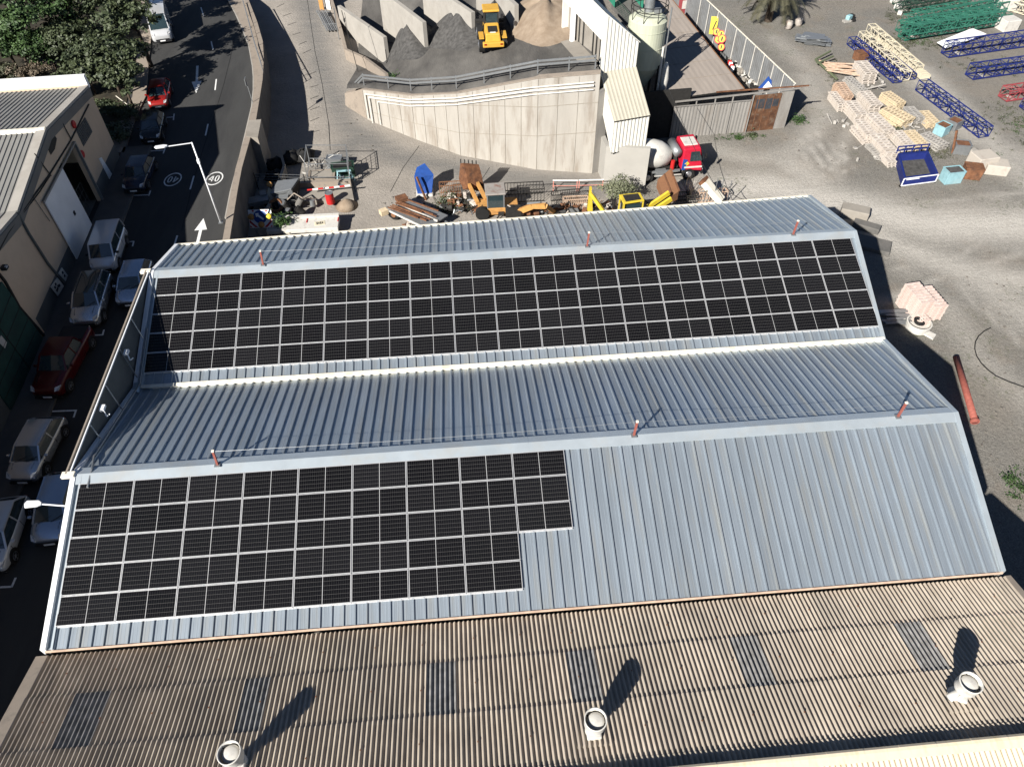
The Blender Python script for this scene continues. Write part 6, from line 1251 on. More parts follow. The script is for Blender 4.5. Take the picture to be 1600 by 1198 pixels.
# concrete platform
q = [Y(*p, .35) for p in ((430, 297), (549, 290), (553, 311), (440, 316))]; tag(MB().prism(q, (0, 0, -.4)).build('concrete_pad', 'conc', bevel=.02), 'low concrete pad under the red drum and grey machinery', 'concrete pad')
q = [Y(*p, .35) for p in ((430, 293), (549, 287), (549, 290), (430, 297))]; tag(MB().prism([p+Vector((0, 0, .5)) for p in q], (0, 0, -.9)).build('low_wall', 'conc_pink'), 'low pinkish wall along the back of the concrete pad', 'low wall')
# red drum
c, t = tb('steel_drum', 'bright red steel drum with a grey lid on the concrete pad', 'drum', (517, 317), .35); M4 = Matrix.Translation(c); MB().lathe([(.33, 0), (.33, .31), (.345, .32), (.33, .33), (.33, .62), (.345, .63), (.33, .64), (.33, .95)], 22, M4).build('shell', 'red', t); MB().lathe([(.335, .95), (.335, .98), (.30, .985), (.29, .96), (.02, .96)], 22, M4).build('lid', 'galv', t)
# grey machinery
c, t = tb('grey_hopper', 'grey metal hopper machine on the concrete pad left of the red drum', 'machine', (452, 308), .35); MB().hexa([c+Vector(v) for v in ((-1.0, -.6, 0), (.7, -.6, 0), (.7, .7, 0), (-1.0, .7, 0))], [c+Vector(v) for v in ((-1.2, -.9, 1.0), (.5, -.7, 1.2), (1.0, .7, 1.3), (-.8, .8, 1.1))]).build('hopper', 'galv', t, bevel=.04); MB().box(c+Vector((-.3, -1.0, .7)), (1.0, .4, .15)).build('ledge', 'galv', t); MB().prism([c+Vector((.55, -.7, .1)), c+Vector((.55, -.7, 1.1)), c+Vector((1.05, .6, 1.25)), c+Vector((.75, .6, .1))], (.04, 0, 0)).build('side_plate', 'dark', t)
c, t = tb('old_motor', 'dark pile of old motors and drums below the grey hopper', 'scrap machinery', (460, 334)); r_ = random.Random(2)
for i in range(6):
    p = c+Vector((-1.6+i*.62, r_.uniform(-.5, .7), .3)); MB().tube(p, p+Vector((r_.uniform(-.5, .5), r_.uniform(-.4, .4), r_.uniform(.4, .9))), r_.uniform(.22, .36), 14).build('motor_drum', ['dark', 'galv', 'dark', 'conc_d', 'dark', 'galv'][i], t)
MB().lathe([(.5, 0), (.62, .1), (.5, .22), (.35, .1), (.5, 0)], 20, Matrix.Translation(c+Vector((-1.3, .1, .75))) @ Matrix.Rotation(.6, 4, 'X'), cap=False).build('ring', 'rust_o', t)
MB().path([c+Vector((-.4, .5, 1.0)), c+Vector((.2, .8, 1.4)), c+Vector((.9, .3, 1.2)), c+Vector((1.8, .9, .7))], .05).build('pipe', 'conc_pink', t)
c, t = tb('grey_frame_machine', 'grey-green metal box frame in the shade by the retaining wall', 'machine', (408, 326)); MB().box(c+Vector((0, 0, .8)), (1.6, .9, .3), .25).build('box', 'galv', t); MB().box(c+Vector((.3, .7, .9)), (.5, .7, .3), .25).build('box', 'galv', t)
for dx, dy in ((-.6, -.4), (.7, -.1), (-.7, .2), (.6, .5)): MB().bar(c+Vector((dx, dy, 0)), c+Vector((dx, dy, .8)), .1).build('leg', 'dark', t)
c, t = tb('amber_beacon', 'amber round lamp and cream fitting on a pole in the scrap row', 'lamp', (430, 315)); MB().tube(c, c+Vector((-.1, .2, 1.5)), .05).build('pole', 'dark', t); MB().lathe([(.22, 0), (.24, .08), (.18, .18), (.02, .2)], 16, Matrix.Translation(c+Vector((-.1, .2, 1.5))) @ Matrix.Rotation(.7, 4, 'X')).build('lamp', 'orange', t); MB().hexa([c+Vector(v) for v in ((-.5, -.6, .6), (.4, -.5, .5), (.3, .0, .9), (-.4, .1, 1.0))], [c+Vector(v) for v in ((-.4, -.5, .8), (.3, -.4, .7), (.2, .1, 1.1), (-.3, .2, 1.2))]).build('fitting', 'cream_p', t)
for i in range(2): a = c+Vector((-.7+i*.5, -1.7, .3)); MB().bar(a, a+Vector((1.1, 1.4, .5)), .06).build('stick', 'wood_y', t)
c, t = tb('planter', 'cream tub with a straggly green plant next to the arrow board', 'plant pot', (452, 368)); MB().lathe([(.35, 0), (.5, .6), (.52, .62), (.45, .6), (.02, .5)], 16, Matrix.Translation(c)).build('pot', 'cream_trim', t); r_ = random.Random(9); pts = [(c+Vector((-.4+r_.gauss(0, .35), .4+r_.gauss(0, .3), .9+abs(r_.gauss(0, .4)))), Vector((0, 0, 1))) for _ in range(300)]; leafmesh(pts, .12, 3, 1).build('plant', 'leaf_b', t)
c, t = tb('jerrycan', 'yellow-beige container with black lettering by the roof edge', 'container', (503, 362)); MB().box(c+Vector((0, 0, .6)), (.9, .6, .45), .15).build('body', 'cream_p', t, bevel=.08); mb = MB()
for k in range(4): mb.box(c+Vector((-.21+k*.14, -.05+k*.02, .84)), (.07, .22 if k % 2 else .3, .01), .15)
mb.build('lettering', 'plastic', t)
bin_('dark open box beside the beige container', (483, 362), 1.0, .6, .5, 'dark', 5, name='open_box', cat='box')
# black heap in shade and the wire fence
c = Y(455, 252); r_ = random.Random(6)
for i, (dx, dy, lb_) in enumerate(((0, 0, 'largest black sack in the shade at the road bend'), (-1.2, -1.0, 'black sack left of the largest one'), (1.2, .3, 'black sack nearest the sunlit road'), (-.9, -3.0, 'black sack lying apart, nearest the wire fence'))):
    mb = MB(); mb.lathe([(.05, 0), (.8, .05), (.95, .35), (.6, .7), (.1, .85)], 12, Matrix.Translation(c+Vector((dx, dy, 0)))); mb.v = [v+Vector((r_.uniform(-.15, .15), r_.uniform(-.15, .15), r_.uniform(-.04, .12))) for v in mb.v]; tag(mb.build('black_sack', 'black', smooth=True), lb_, 'sack', 'black sacks dumped at the bend')
t = thing('wire_fence', 'thin pale wire fence from the retaining wall to the scaffold cage', 'fence', tuple(Y(404, 296))); a, b = Y(404, 296), Y(480, 298)
for f in (0, .5, 1): p = a.lerp(b, f); MB().bar(p, p+Vector((0, 0, 1.6)), .06).build('post', 'dark', t)
mb = MB()
for z in (.25, .5, .75, 1.0, 1.25, 1.5): mb.bar(a+Vector((0, 0, z)), b+Vector((0, 0, z)), .022)
mb.build('wire', 'galv', t)
c = [Vector((.9, 27.0, 0)), Vector((1.6, 24.4, 0)), Vector((1.4, 21.0, 0)), Vector((1.0, 17.8, 0))]; mb = MB()
for a, b in zip(c, c[1:]): mb.bar((a.x+.4, a.y, ZY+.5), (b.x+.4, b.y, ZY+.5), .22, 1.0)
tag(mb.build('low_wall', 'conc'), 'low concrete wall in the shade at the foot of the retaining wall', 'low wall')
P = [Y(399, 245, .1), Y(402, 262, .2), Y(396, 280, .1), Y(388, 300, .1), Y(386, 330, .1)]; tag(MB().path(P, .06).build('rubber_pipe', 'rust'), 'brown hose snaking down beside the retaining wall', 'hose')
# scaffold cage
t = thing('scaffold_cage', 'open scaffold cage full of odds and ends at the road bend', 'scaffolding', tuple(Y(520, 285))); cn_ = [Y(*p) for p in ((484, 292), (549, 291), (547, 262), (486, 262))]
for p in cn_: MB().bar(p, p+Vector((0, 0, 2.2)), .06).build('post', 'galv', t)
mb = MB()
for i in range(4):
    a, b = cn_[i], cn_[(i+1) % 4]
    for z in (.9, 2.15): mb.bar(a+Vector((0, 0, z)), b+Vector((0, 0, z)), .05)
mb.build('cross_bar', 'galv', t)
for a, b in ((cn_[1], cn_[2]),):
    mb = MB()
    for k in range(7): mb.bar(a.lerp(b, k/6)+Vector((0, 0, .1)), a.lerp(b, k/6)+Vector((0, 0, 2.1)), .025)
    for k in range(6): mb.bar(a+Vector((0, 0, .2+k*.36)), b+Vector((0, 0, .2+k*.36)), .025)
    mb.build('mesh_panel', 'galv', t)
a, b = Y(480, 297, 1.0), Y(547, 290, 1.0); t = thing('striped_pole', 'red and white striped pole across the front of the scaffold cage', 'pole', tuple(a))
for k in range(8): MB().tube(a.lerp(b, k/8), a.lerp(b, (k+1)/8), .07, 8).build('band', 'white' if k % 2 else 'red', t)
c, t = tb('blue_trestle', 'light blue folding trestle inside the scaffold cage', 'trestle', (541, 288))
for dx in (-.5, .5): MB().bar(c+Vector((dx-.2, -.4, 0)), c+Vector((dx, 0, 1.3)), .09).build('leg', 'cyan', t); MB().bar(c+Vector((dx+.2, .5, 0)), c+Vector((dx, 0, 1.3)), .09).build('leg', 'cyan', t)
MB().bar(c+Vector((-.6, 0, 1.3)), c+Vector((.6, 0, 1.3)), .12).build('top_bar', 'cyan', t); MB().bar(c+Vector((-.9, -.2, .5)), c+Vector((.7, .2, .5)), .1).build('brace', 'cyan', t)
bin_('pale stone-like trough inside the scaffold cage', (505, 283), 2.2, 1.2, .7, 'conc_pink', 3, name='stone_trough', cat='trough', inner='conc'); bin_('dark green and black machine in the scaffold cage', (538, 274), 1.9, 1.0, 1.0, 'green_d', 8, name='dark_machine', cat='machine'); bin_('grey metal cabinet at the back of the scaffold cage', (525, 262), 1.3, .8, 1.0, 'galv', -5, name='metal_cabinet', cat='cabinet', open_=False)
c = Y(500, 268); r_ = random.Random(21); mb = MB()
for i in range(22): p = c+Vector((r_.uniform(-1.3, 1.3), r_.uniform(-1.5, 1.5), r_.uniform(.1, .8))); mb.bar(p, p+Vector((r_.uniform(-1, 1), r_.uniform(-1, 1), r_.uniform(-.4, .6))), .04)
tag(mb.build('wire_scrap', 'dirtywhite'), 'tangle of pale rods and wire at the left of the scaffold cage', 'scrap')
c = Y(542, 322); pts = MB().lathe([(.05, .65), (.45, .4), (.95, 0)], 16, Matrix.Translation(c)); tag(pts.build('sand_heap', 'sand', smooth=True), 'small pale sand heap at the right end of the concrete pad', 'sand heap')
# flat trailer
a, b = Y(612, 345, .9), Y(695, 352, .9)
c, t = tb('flat_trailer', 'old grey flat trailer loaded with rusty bars', 'trailer', (650, 345)); u0, u1, u2, u3 = [Y(*p, .85) for p in ((609, 330), (640, 312), (700, 338), (668, 358))]
MB().prism([u0, u3, u2, u1], (0, 0, .1)).build('deck', 'galv', t); MB().bar(u0, u3, .1, .14).build('side_rail', 'dirtywhite', t); MB().bar(u0.lerp(u1, .5)+Vector((0, 0, .14)), u3.lerp(u2, .5)+Vector((0, 0, .14)), .1, .14).build('side_rail', 'dirtywhite', t)
r_ = random.Random(5); mb = MB()
for i in range(9): p = u0.lerp(u1, r_.uniform(.1, .95)); mb.bar(p+Vector((-.3, 0, .25)), p.lerp(u3+(p-u0), r_.uniform(.5, .95))+Vector((0, 0, .25+r_.uniform(0, .15))), .09)
mb.build('rusty_bars', 'rust', t); MB().box(u0.lerp(u1, .8)+Vector((-.3, .1, .25)), (.9, .7, .35), .4).build('winch', 'rust', t)
p = u0+Vector((.25, -.05, -.35)); MB().tube(p, p+Vector((.12, .22, 0)), .45, 18).build('tyre', 'black', t); MB().tube(p+Vector((-.02, -.04, 0)), p, .2, 12).build('hub', 'rust_o', t); MB().box(u0+Vector((-.5, .1, -.1)), (.6, .5, .4), .5).build('hitch', 'wood_y', t)
# blue tarp bag and its prop
c, t = tb('blue_tarp_bag', 'bright blue tarpaulin hopper bag with a white base', 'tarp bag', (664, 302)); MB().hexa([c+Vector(v) for v in ((-.6, -.4, .2), (.6, -.4, .2), (.6, .5, .2), (-.6, .5, .2))], [c+Vector(v) for v in ((-.75, -.1, 1.7), (.9, .2, 1.6), (.2, .9, 2.3), (-.5, .8, 2.0))]).build('tarp', 'blue_t', t, bevel=.05); MB().box(c+Vector((0, -.1, .12)), (1.4, 1.1, .24)).build('base', 'dirtywhite', t, bevel=.08); MB().bar(c+Vector((.1, -1.0, 0)), c+Vector((-.5, -.5, 1.9)), .14).build('prop', 'rust', t)
# orange cage rack
def cage(label, pa, pb, h, m, nm='barrier_rack', dep=.6, n=12, cat='rack'):
    a, b = Y(*pa), Y(*pb); t = thing(nm, label, cat, tuple(a)); bk = Vector((0, dep, 0))
    for q in (bk*0, bk):
        mb = MB(); mb.bar(a+q+Vector((0, 0, h)), b+q+Vector((0, 0, h)), .06); mb.bar(a+q+Vector((0, 0, .1)), b+q+Vector((0, 0, .1)), .06)
        for k in range(n+1): mb.bar(a.lerp(b, k/n)+q+Vector((0, 0, .1)), a.lerp(b, k/n)+q+Vector((0, 0, h)), .035)
        mb.build('side_grid', m, t)
    mb = MB(); mb.bar(a+Vector((0, 0, h)), a+bk+Vector((0, 0, h)), .06); mb.bar(b+Vector((0, 0, h)), b+bk+Vector((0, 0, h)), .06); mb.build('end_bar', m, t); return t
cage('orange-brown barred rack between the tarp bag and the rusty bucket', (688, 309), (720, 307), 1.1, 'rust_o'); cage('dark barred rack behind the orange digger arm', (790, 318), (850, 315), 1.2, 'dark', dep=1.1); cage('dark barred rack right of the orange digger arm', (862, 322), (905, 318), 1.0, 'dark'); cage('pale orange barred rack left of the yellow digger', (880, 326), (918, 324), .8, 'wood_o', dep=.5); cage('yellowish rail rack at the foot of the leaning cream beam', (1090, 318), (1134, 316), 1.0, 'wood_o', dep=.5, n=8); cage('dark low rack between the rusty bucket and the cream beam', (1056, 322), (1088, 320), .9, 'dark')
# rusty bucket loader with orange arm and grey cab
c, t = tb('rusty_loader', 'derelict digger with upright rusty bucket, orange arms and grey cab', 'digger', (765, 335))
B0 = Y(738, 312, 0); mb = MB(); mb.prism([B0+Vector(v) for v in ((-.7, 0, 1.0), (-1.0, .2, 1.9), (-.8, .5, 3.1), (-.55, .55, 3.1), (-.35, .3, 2.2), (-.2, .1, 1.1))], (0, 0, 0) if 0 else (1.25, .5, -.5)); mb.build('bucket', 'rust', t)
mb = MB()
for k in range(5): p = B0+Vector((-.75+.31*k, .55+.12*k, 3.1-.12*k)); mb.bar(p, p+Vector((0, .1, .28)), .1)
mb.build('bucket_tooth', 'dark', t); MB().bar(B0+Vector((-.2, .2, 1.3)), c+Vector((-.9, .3, .9)), .24, .3).build('arm', 'orange', t); MB().bar(B0+Vector((.5, .5, 1.2)), c+Vector((-.2, .7, .9)), .24, .3).build('arm', 'orange', t)
cb0 = c+Vector((.5, .2, 0)); MB().box(cb0+Vector((0, 0, 1.4)), (1.3, 1.3, 1.3)).build('cab_glass', 'car_glass', t)
for dx in (-.65, .65):
    for dy in (-.65, .65): MB().bar(cb0+Vector((dx, dy, .5)), cb0+Vector((dx, dy, 2.15)), .1).build('cab_pillar', 'galv', t)
MB().box(cb0+Vector((0, 0, 2.2)), (1.6, 1.6, .14)).build('cab_roof', mat('peeling_roof', (.40, .37, .34), .8, 0, .1, 2, stain=(.25, .10, .06), samt=.9, sscale=1.3), t, bevel=.04); MB().box(cb0+Vector((.2, 0, .6)), (3.2, 1.5, .6)).build('chassis', 'orange', t, bevel=.05)
for dx in (-1.1, 1.3): MB().tube(cb0+Vector((dx, -.95, .55)), cb0+Vector((dx, -.6, .55)), .55, 18).build('wheel', 'black', t)
c, t = tb('orange_digger_arm', 'bent orange digger arm reaching over the dark racks', 'digger', (840, 335)); e0, e1, e2 = Y(812, 330, .9), Y(853, 322, 2.1), Y(866, 332, .6)
MB().bar(e0, e0.lerp(e1, .5)+Vector((0, 0, .25)), .3, .42).build('boom', 'orange', t); MB().bar(e0.lerp(e1, .5)+Vector((0, 0, .25)), e1, .28, .38).build('boom', 'orange', t); MB().bar(e1, e2, .22, .3).build('dipper', 'orange', t); MB().tube(e0.lerp(e1, .3)+Vector((0, .05, .5)), e0.lerp(e1, .8)+Vector((0, 0, .45)), .07).build('hydraulic_ram', 'galv', t); MB().box(e2+Vector((.15, 0, -.2)), (.5, .5, .5)).build('bucket', 'dark', t); MB().box(e0+Vector((-.5, .1, -.3)), (1.2, 1.2, .9)).build('turret', 'dark', t)
# yellow digger
c, t = tb('yellow_backhoe', 'bright yellow backhoe with a flat cab roof and raised rust-brown bucket', 'digger', (990, 340)); rf = [U(*p, ZY+2.9) for p in ((967, 306), (1000, 302.5), (1007, 315), (974, 320))]
MB().prism(rf[::-1], (0, 0, .12)).build('cab_roof', 'yellow', t, bevel=.04); cr_ = sum(rf, Vector())/4; MB().prism([p.lerp(cr_, .28)+Vector((0, 0, .13)) for p in rf][::-1], (0, 0, .02)).build('roof_panel', 'dark', t)
for p in rf: MB().bar(p.lerp(cr_, .1), p.lerp(cr_, .1)-Vector((0, 0, 1.6)), .1).build('cab_pillar', 'yellow', t)
MB().box(cr_+Vector((0, 0, -.9)), (1.3, 1.0, 1.4)).build('cab_glass', 'car_glass', t); MB().box(cr_+Vector((.5, 0, -2.2)), (4.0, 1.3, .7)).build('chassis', 'yellow', t, bevel=.06)
for dx in (-1.3, 1.9): MB().tube(cr_+Vector((dx, -.9, -2.3)), cr_+Vector((dx, -.5, -2.3)), .6, 18).build('wheel', 'black', t)
for dy in (-.45, .35): MB().bar(cr_+Vector((1.4, dy, -1.1)), cr_+Vector((3.1, dy+.5, -.2)), .2, .34).build('loader_arm', 'yellow', t)
bq = [U(*p, ZY+2.1) for p in ((1027, 284), (1046, 274), (1060, 303), (1040, 312))]
mb = MB(); mb.hexa([p-Vector((0, 0, .55)) for p in (bq[0], bq[3], bq[2], bq[1])], [bq[0]+Vector((0, 0, .2)), bq[3]+Vector((0, 0, -.1)), bq[2]+Vector((0, 0, .25)), bq[1]+Vector((0, 0, .6))]); mb.build('bucket', 'rust_o', t); mb = MB(); mb.bar(bq[0].lerp(bq[1], .5)+Vector((0, 0, .42)), bq[3].lerp(bq[2], .5)+Vector((0, 0, .12)), .1, .06); mb.bar(bq[1]+Vector((0, 0, .6)), bq[2]+Vector((0, 0, .28)), .12, .1); mb.build('bucket_lip', 'rust', t)
bt = U(923, 294, ZY+3.0); MB().hexa([Y(918, 330, .8), Y(926, 330, .8), Y(926, 330, .8)+Vector((0, .3, 0)), Y(918, 330, .8)+Vector((0, .3, 0))], [bt-Vector((.06, 0, 0)), bt+Vector((.1, 0, 0)), bt+Vector((.1, .25, 0)), bt+Vector((-.06, .25, 0))]).build('rear_boom', 'yellow', t); MB().bar(bt-Vector((0, 0, .4)), Y(944, 332, 1.1), .18, .26).build('rear_boom', 'yellow', t); MB().tube(bt+Vector((.1, 0, -.2)), Y(940, 326, 1.2), .06).build('hydraulic_ram', 'galv', t)
# bush, bare shrub, barriers, cone
c = Y(963, 322); tree('olive_bush', 'grey-green bush growing before the concrete tower base', 'bush', (c.x, c.y, ZY), 2.5, 1.5, 'leaf_grey', 33, nclump=90, nleaf=30, size=.075, cr=.42, squash=.7)
c = Y(1075, 312); t = thing('bare_shrub', 'thin bare grey shrub between the mixer truck and the racks', 'shrub', tuple(c)); r_ = random.Random(3); mb = MB()
for i in range(26):
    p = c; d = Vector((r_.gauss(0, .35), r_.gauss(0, .35), 1)).normalized()
    for j in range(5): q = p+d*.42; mb.bar(p, q, .03-.004*j); d = (d+Vector((r_.gauss(0, .3), r_.gauss(0, .3), .1))).normalized(); p = q
mb.build('twigs', 'bark', t)
def tubebarrier(label, pa, pb, h, m, nm='tube_barrier'):
    a, b = Y(*pa), Y(*pb); t = thing(nm, label, 'barrier', tuple(a)); MB().bar(a+Vector((0, 0, h)), b+Vector((0, 0, h)), .06).build('top_rail', 'white', t); MB().bar(a+Vector((0, 0, h*.5)), b+Vector((0, 0, h*.5)), .04).build('middle_rail', m, t)
    for f in (.03, .97): MB().bar(a.lerp(b, f), a.lerp(b, f)+Vector((0, 0, h)), .06).build('post', m, t)
M_['salmon'] = mat('salmon_paint', (.62, .25, .20), .7); tubebarrier('salmon and white tube barrier on the road below the ladder', (863, 299), (902, 299), 1.05, 'salmon'); tubebarrier('second salmon and white tube barrier reaching the bush', (903, 298), (942, 297), 1.0, 'salmon')
# leaning cream beam with dark frames behind
c, t = tb('leaning_beam', 'thick cream beam with a brown end leaning on the racks', 'beam', (1110, 322)); a, b = U(1101, 284, ZY+1.9), U(1127, 314, ZY+.7); MB().bar(a, b, .75, .5).build('beam', 'cream_trim', t, bevel=.03); MB().bar(a+(a-b).normalized()*.25, a+(a-b).normalized()*.005, .8, .54).build('end_cap', 'rust', t)
c, t = tb('scaffold_tower', 'slim upright scaffold frames beside the leaning cream beam', 'scaffolding', (1140, 322)); 
for px, h in (((1112, 322), 2.6), ((1122, 318), 2.3), ((1098, 324), 1.6), ((1133, 326), 2.6)): p = Y(*px); MB().bar(p, p+Vector((0, 0, h)), .05).build('post', 'galv', t)
for z in (1.0, 2.2): MB().bar(Y(1112, 322, z), Y(1133, 326, z), .045).build('cross_bar', 'galv', t); MB().bar(Y(1098, 324, z*.7), Y(1122, 318, z), .045).build('cross_bar', 'galv', t)
# overhead cables
for i, (p, lb_) in enumerate(((((1046, 142), -2.0, (1135, 318), -7.5), 'black overhead cable sloping from the silo to the scrap row, left one'), (((1132, 290+0), -6.0, (1183, 312), -7.0), 'short black cable low over the dust track'))):
    a, b = U(*p[0], p[1]), U(*p[2], p[3]); pts = [a+(b-a)*k/12-Vector((0, 0, .5*math.sin(math.pi*k/12))) for k in range(13)]; tag(MB().path(pts, .025, 4).build('overhead_cable', 'black'), lb_, 'cable')
# road items at the top
c, t = tb('pipe_bundle', 'bundle of grey scaffold tubes lying on the slope by the bunkers', 'tubes', (512, 38)); c = G(512, 38)+Vector((0, 0, .2)); a, b = G(503, 20), G(520, 52)
for i in range(7): o = Vector((-.55+.19*i, 0, .25+.08*(i % 2))); MB().tube(a+o, b+o, .07, 8).build('tube', 'galv', t)
for f in (.15, .75): p = a.lerp(b, f); MB().bar(p+Vector((-.8, 0, .4)), p+Vector((.8, 0, .4)), .06).build('strap', 'galv', t)
p = G(506, 18); t = thing('road_barrier_panel', 'orange and white upright panel cut by the top edge', 'barrier', tuple(p)); MB().box(p+Vector((-.2, .3, 1.0)), (.5, .1, 2.0), -.3).build('orange_panel', 'orange', t); MB().box(p+Vector((.5, .5, 1.0)), (.6, .12, 2.0), -.3).build('white_panel', 'white', t)
p = G(530, 62); t = thing('pole_floodlight', 'thin pole with a small black floodlight on the bunker outer wall', 'floodlight', tuple(p)); MB().tube(p, p+Vector((0, 0, 3.2)), .05).build('pole', 'galv', t); MB().box(p+Vector((-.5, 0, 2.6)), (.35, .3, .25)).build('lamp_head', 'plastic', t); MB().bar(p+Vector((0, 0, 2.7)), p+Vector((-.5, 0, 2.7)), .05).build('bracket', 'dark', t)
p = US(605, 98, hP, -5); t = thing('thin_post', 'thin dark post at the end of the leftmost bunker divider', 'post', tuple(p)); MB().tube(p, p+Vector((0, 0, 1.3)), .04).build('shaft', 'dark', t); MB().box(p, (.2, .2, .05)).build('base', 'dark', t)
p = G(562, 122); tag(MB().tube(p, p+Vector((-1.0, 2.5, 5.6)), .035, 6).build('stay_pole', 'dark'), 'long thin leaning pole rising from the guard rail end', 'pole')
# things stored between the shed and the tall fence
FZ_ = ZY
def disc(label, px, z, r, m, rim='red', rx=60, nm='round_sign'):
    fN = (fc-fb).cross(Vector((0, 0, 1))).normalized(); fN = fN if fN.x < 0 else -fN; c = UP(px[0], px[1], fb+fN*.45, fN); t = thing(nm, label, 'sign', tuple(c)); M4 = Matrix.Translation(c) @ Matrix.Rotation(R(-20), 4, 'Z') @ Matrix.Rotation(R(rx), 4, 'X'); MB().lathe([(r, 0), (r, .03)], 24, M4).build('rim', rim, t); MB().lathe([(r*.78, .031), (r*.78, .04)], 24, M4).build('face', m, t)
    mb = MB(); mb.add([M4 @ Vector(v) for v in ((-.08*r/.4, -.2*r/.4, .045), (.06*r/.4, -.2*r/.4, .045), (.1*r/.4, .2*r/.4, .045), (-.05*r/.4, .2*r/.4, .045))], [(0, 1, 2, 3)]); mb.build('symbol', 'plastic', t)
for px, r, lb_ in (((1119.5, 50), .38, 'shaded round yellow sign behind the yellow rectangle'), ((1126.5, 54), .40, 'top round yellow sign of the cluster at the fence'), ((1122.5, 62), .42, 'left round yellow sign of the cluster at the fence'), ((1128, 61), .42, 'right round yellow sign of the cluster at the fence'), ((1127, 74), .36, 'lowest round yellow sign, tilted, at the fence')): disc(lb_, px, 1.6 if px[1] < 70 else .9, r, 'yellow')
fN = (fc-fb).cross(Vector((0, 0, 1))).normalized(); fN = fN if fN.x < 0 else -fN; p = UP(1114, 52, fb+fN*.5, fN); t = thing('yellow_road_sign', 'tall yellow rectangular road sign leaning at the grey fence', 'sign', tuple(p)); M3 = Matrix.Rotation(R(-15), 3, 'Z') @ Matrix.Rotation(R(-25), 3, 'X'); MB().box(p+Vector((0, .2, .7)), (.75, .05, 1.7), M=M3).build('panel', 'yellow', t); mb = MB(); mb.box(p+Vector((.05, .12, .75)), (.1, .02, .9), M=M3 @ Matrix.Rotation(.3, 3, 'Y')); mb.build('symbol', 'plastic', t)
r_ = random.Random(31)
for i in range(6):
    c = Y(1180+7*(i % 3)+r_.uniform(-2, 2), 140-5*(i//3), .3+.25*(i//3)); mb = MB(); mb.lathe([(.22, -.12), (.42, -.12), (.48, 0), (.42, .12), (.22, .12), (.22, -.12)], 18, Matrix.Translation(c) @ Matrix.Rotation(r_.uniform(-.3, .3), 4, 'X'), cap=False)
    tag(mb.build('scrap_tyre', 'black'), ['left tyre in the lower layer of the tyre heap by the blue sign', 'middle tyre in the lower layer of the tyre heap by the blue sign', 'right tyre in the lower layer of the tyre heap by the blue sign', 'left tyre on top of the tyre heap by the blue sign', 'middle tyre on top of the tyre heap by the blue sign', 'right tyre on top of the tyre heap by the blue sign'][i], 'tyre', 'tyres heaped behind the gate')
p = U(1198, 140, ZY+1.6); t = thing('blue_sign', 'blue triangular road sign propped behind the rusty gate', 'sign', tuple(p)); mb = MB(); mb.prism([p+Vector(v) for v in ((-1.0, 0, 0), (1.0, .2, 0), (.1, .6, 1.0))], (0, -.05, .02)); mb.build('plate', 'blue_t', t); mb = MB(); mb.prism([p+Vector(v) for v in ((-.45, .03, .14), (.5, .12, .14), (.08, .34, .62))], (0, -.07, .05)); mb.build('white_field', 'white', t)
c = Y(1158, 118); mb = MB(); mc = MB(); md = MB()
for i in range(90):
    f = r_.random(); p = Y(1138+48*f+r_.uniform(-5, 5), 92+46*f+r_.uniform(-5, 4), .1+r_.uniform(0, .7)); (mb, mc, md)[i % 3].box(p, (r_.uniform(.1, .7), r_.uniform(.1, .5), r_.uniform(.05, .35)), r_.uniform(0, 3))
tag(mb.build('scrap_heap', 'dirtywhite'), 'litter of whitish scrap along the foot of the tall fence', 'scrap', None, 'stuff'); tag(mc.build('scrap_heap', 'dark'), 'litter of dark scrap along the foot of the tall fence', 'scrap', None, 'stuff'); tag(md.build('scrap_heap', 'conc'), 'litter of grey rubble along the foot of the tall fence', 'scrap', None, 'stuff')
weed('green and reddish weeds growing in the scrap by the tall fence', (1163, 110), 1.1, 'leaf_c', 14, 60, .12); weed('grey-green shrub against the tall fence', (1180, 103), .8, 'leaf_grey', 15, 40, .12)
p = U(1143, 106, ZY+1.0); t = thing('striped_barrier', 'red and white plastic barrier lying in the scrap', 'barrier', tuple(p))
for k in range(4): MB().box(p+Vector((-.05*k, -.25+.22*k, .1*k)), (.35, .2, .5), -.3).build('block', 'red' if k % 2 else 'white', t)
p = U(1068, 10, ZY+1.2); t = thing('red_cabinet', 'red and white cabinet standing at the far end behind the shed roof', 'cabinet', tuple(p)); MB().box(p, (.9, .7, 2.4), .2).build('body', 'redpink', t); MB().box(p+Vector((0, -.37, .3)), (.6, .03, .9), .2).build('white_panel', 'dirtywhite', t)
for i, (px, m, lb_) in enumerate((((1076, 22), 'orange', 'orange box left of the white table behind the shed'), ((1084, 30), 'dirtywhite', 'small white table behind the shed roof'), ((1093, 40), 'rust_o', 'orange-red crate at the fence beyond the shed'))): bin_(lb_, px, .9, .7, .7, m, 10*i, name='storage_box', cat='box', z=.5)
# loose rubble dots scattered round the yard
mb = MB(); r_ = random.Random(77)
for (u0, v0, u1, v1, n) in ((1240, 110, 1340, 260, 60), (1340, 235, 1400, 262, 45), (1460, 230, 1560, 300, 60), (1395, 8, 1470, 30, 20), (395, 290, 560, 345, 60), (590, 300, 1000, 330, 110), (1040, 205, 1240, 222, 40), (540, 165, 700, 238, 26), (1500, 380, 1600, 760, 60)):
    for _ in range(n): p = Y(r_.uniform(u0, u1), r_.uniform(v0, v1)); s = r_.uniform(.03, .13); mb.box(p+Vector((0, 0, s*.3)), (s, s*r_.uniform(.5, 1.5), s*.7), r_.uniform(0, 3))
tag(mb.build('rubble', mat('rubble_grey', (.22, .2, .175), .95, 0, .3, 3), loc=(0, 0, 0)), 'loose stones and bits of rubble scattered over the yard', 'rubble', None, 'stuff')

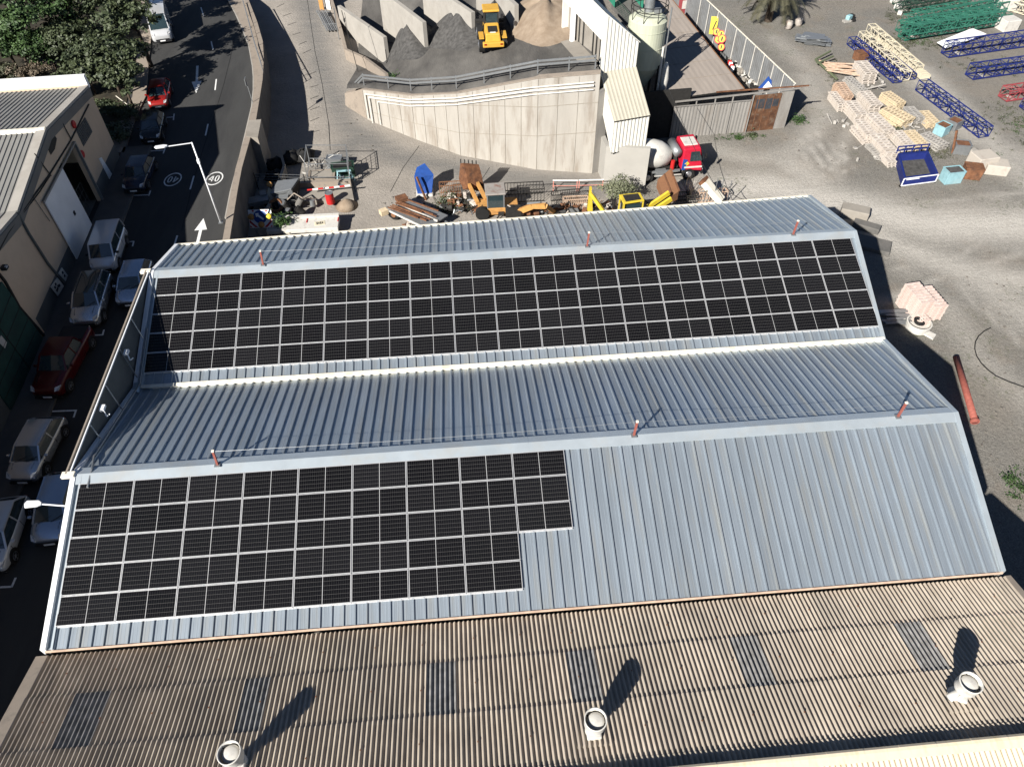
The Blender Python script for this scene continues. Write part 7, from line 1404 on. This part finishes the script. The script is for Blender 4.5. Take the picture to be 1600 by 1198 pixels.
# denser litter between the machines
def litter(label, boxes, n, m, seed, smin=.08, smax=.8, rods=.5, hmax=.6):
    r_ = random.Random(seed); mb = MB()
    for _ in range(n):
        u0, v0, u1, v1 = r_.choice(boxes); p = Y(r_.uniform(u0, u1), r_.uniform(v0, v1), r_.uniform(.03, hmax))
        if r_.random() < rods: q = p+Vector((r_.gauss(0, .7), r_.gauss(0, .6), r_.gauss(0, .25))); q.z = max(q.z, ZY+.04); mb.bar(p, q, r_.uniform(.03, .10))
        else: mb.box(p, (r_.uniform(smin, smax), r_.uniform(smin, smax*.7), r_.uniform(.04, .35)), r_.uniform(0, 3), M=Matrix.Rotation(r_.uniform(-.5, .5), 3, 'X') @ Matrix.Rotation(r_.uniform(0, 3), 3, 'Z'))
    tag(mb.build('scrap_metal', m), label, 'scrap', None, 'stuff')
LB = [(690, 318, 760, 330), (770, 326, 860, 334), (860, 320, 960, 332), (1000, 322, 1100, 330), (640, 350, 720, 352), (700, 305, 760, 318)]
litter('rusty scrap bars and plates strewn between the derelict machines', LB, 150, 'rust', 41)
litter('dark scrap bars and plates strewn between the derelict machines', LB+[(400, 320, 470, 345)], 170, 'dark', 42)
litter('pale grey scrap pieces strewn between the derelict machines', LB+[(400, 320, 470, 345), (490, 262, 545, 290)], 110, 'galv', 43)
litter('brownish timber offcuts strewn between the derelict machines', LB, 60, 'wood', 44)
litter('broken greyish boards lying round the edge of the pallet stacks', [(1335, 225, 1392, 250), (1300, 160, 1345, 200), (1392, 190, 1480, 232), (1340, 120, 1380, 140)], 90, 'wood_g', 45, smax=.45, hmax=.25)
c = Y(700, 322); weed('scrubby green growth beside the derelict digger', (700, 322), 1.3, 'leaf_a', 51, 80, .1); weed('low weeds between trailer and rusty bucket', (735, 326), .7, 'leaf_c', 52, 40, .09)
def cover(label, boxes, n, m, seed):
    r_ = random.Random(seed); pts = []
    for _ in range(n):
        u0, v0, u1, v1 = r_.choice(boxes); p = Y(r_.gauss((u0+u1)/2, (u1-u0)/4), r_.gauss((v0+v1)/2, (v1-v0)/4))
        for _ in range(r_.randint(4, 22)): pts.append((p+Vector((r_.gauss(0, .14), r_.gauss(0, .14), abs(r_.gauss(0, .07)))), Vector((0, 0, 1))))
    tag(leafmesh(pts, .06, seed, 1).build('ground_cover', m, loc=tuple(Y(1500, 90))), label, 'weeds', None, 'stuff')
cover('thin patchy weeds along the foot of the lattice sections', [(1400, 58, 1500, 78), (1380, 50, 1440, 80), (1530, 140, 1620, 200), (1480, 90, 1600, 112), (1540, 170, 1640, 230), (1380, 10, 1420, 40), (1290, 95, 1310, 130), (1420, 226, 1500, 250)], 520, 'leaf_c', 61)
cover('sparse green weeds at the edges of the yard', [(1120, 210, 1200, 218), (1400, 58, 1470, 72), (1560, 180, 1620, 210), (1500, 246, 1560, 280), (1570, 730, 1600, 790)], 130, 'leaf_b', 62)
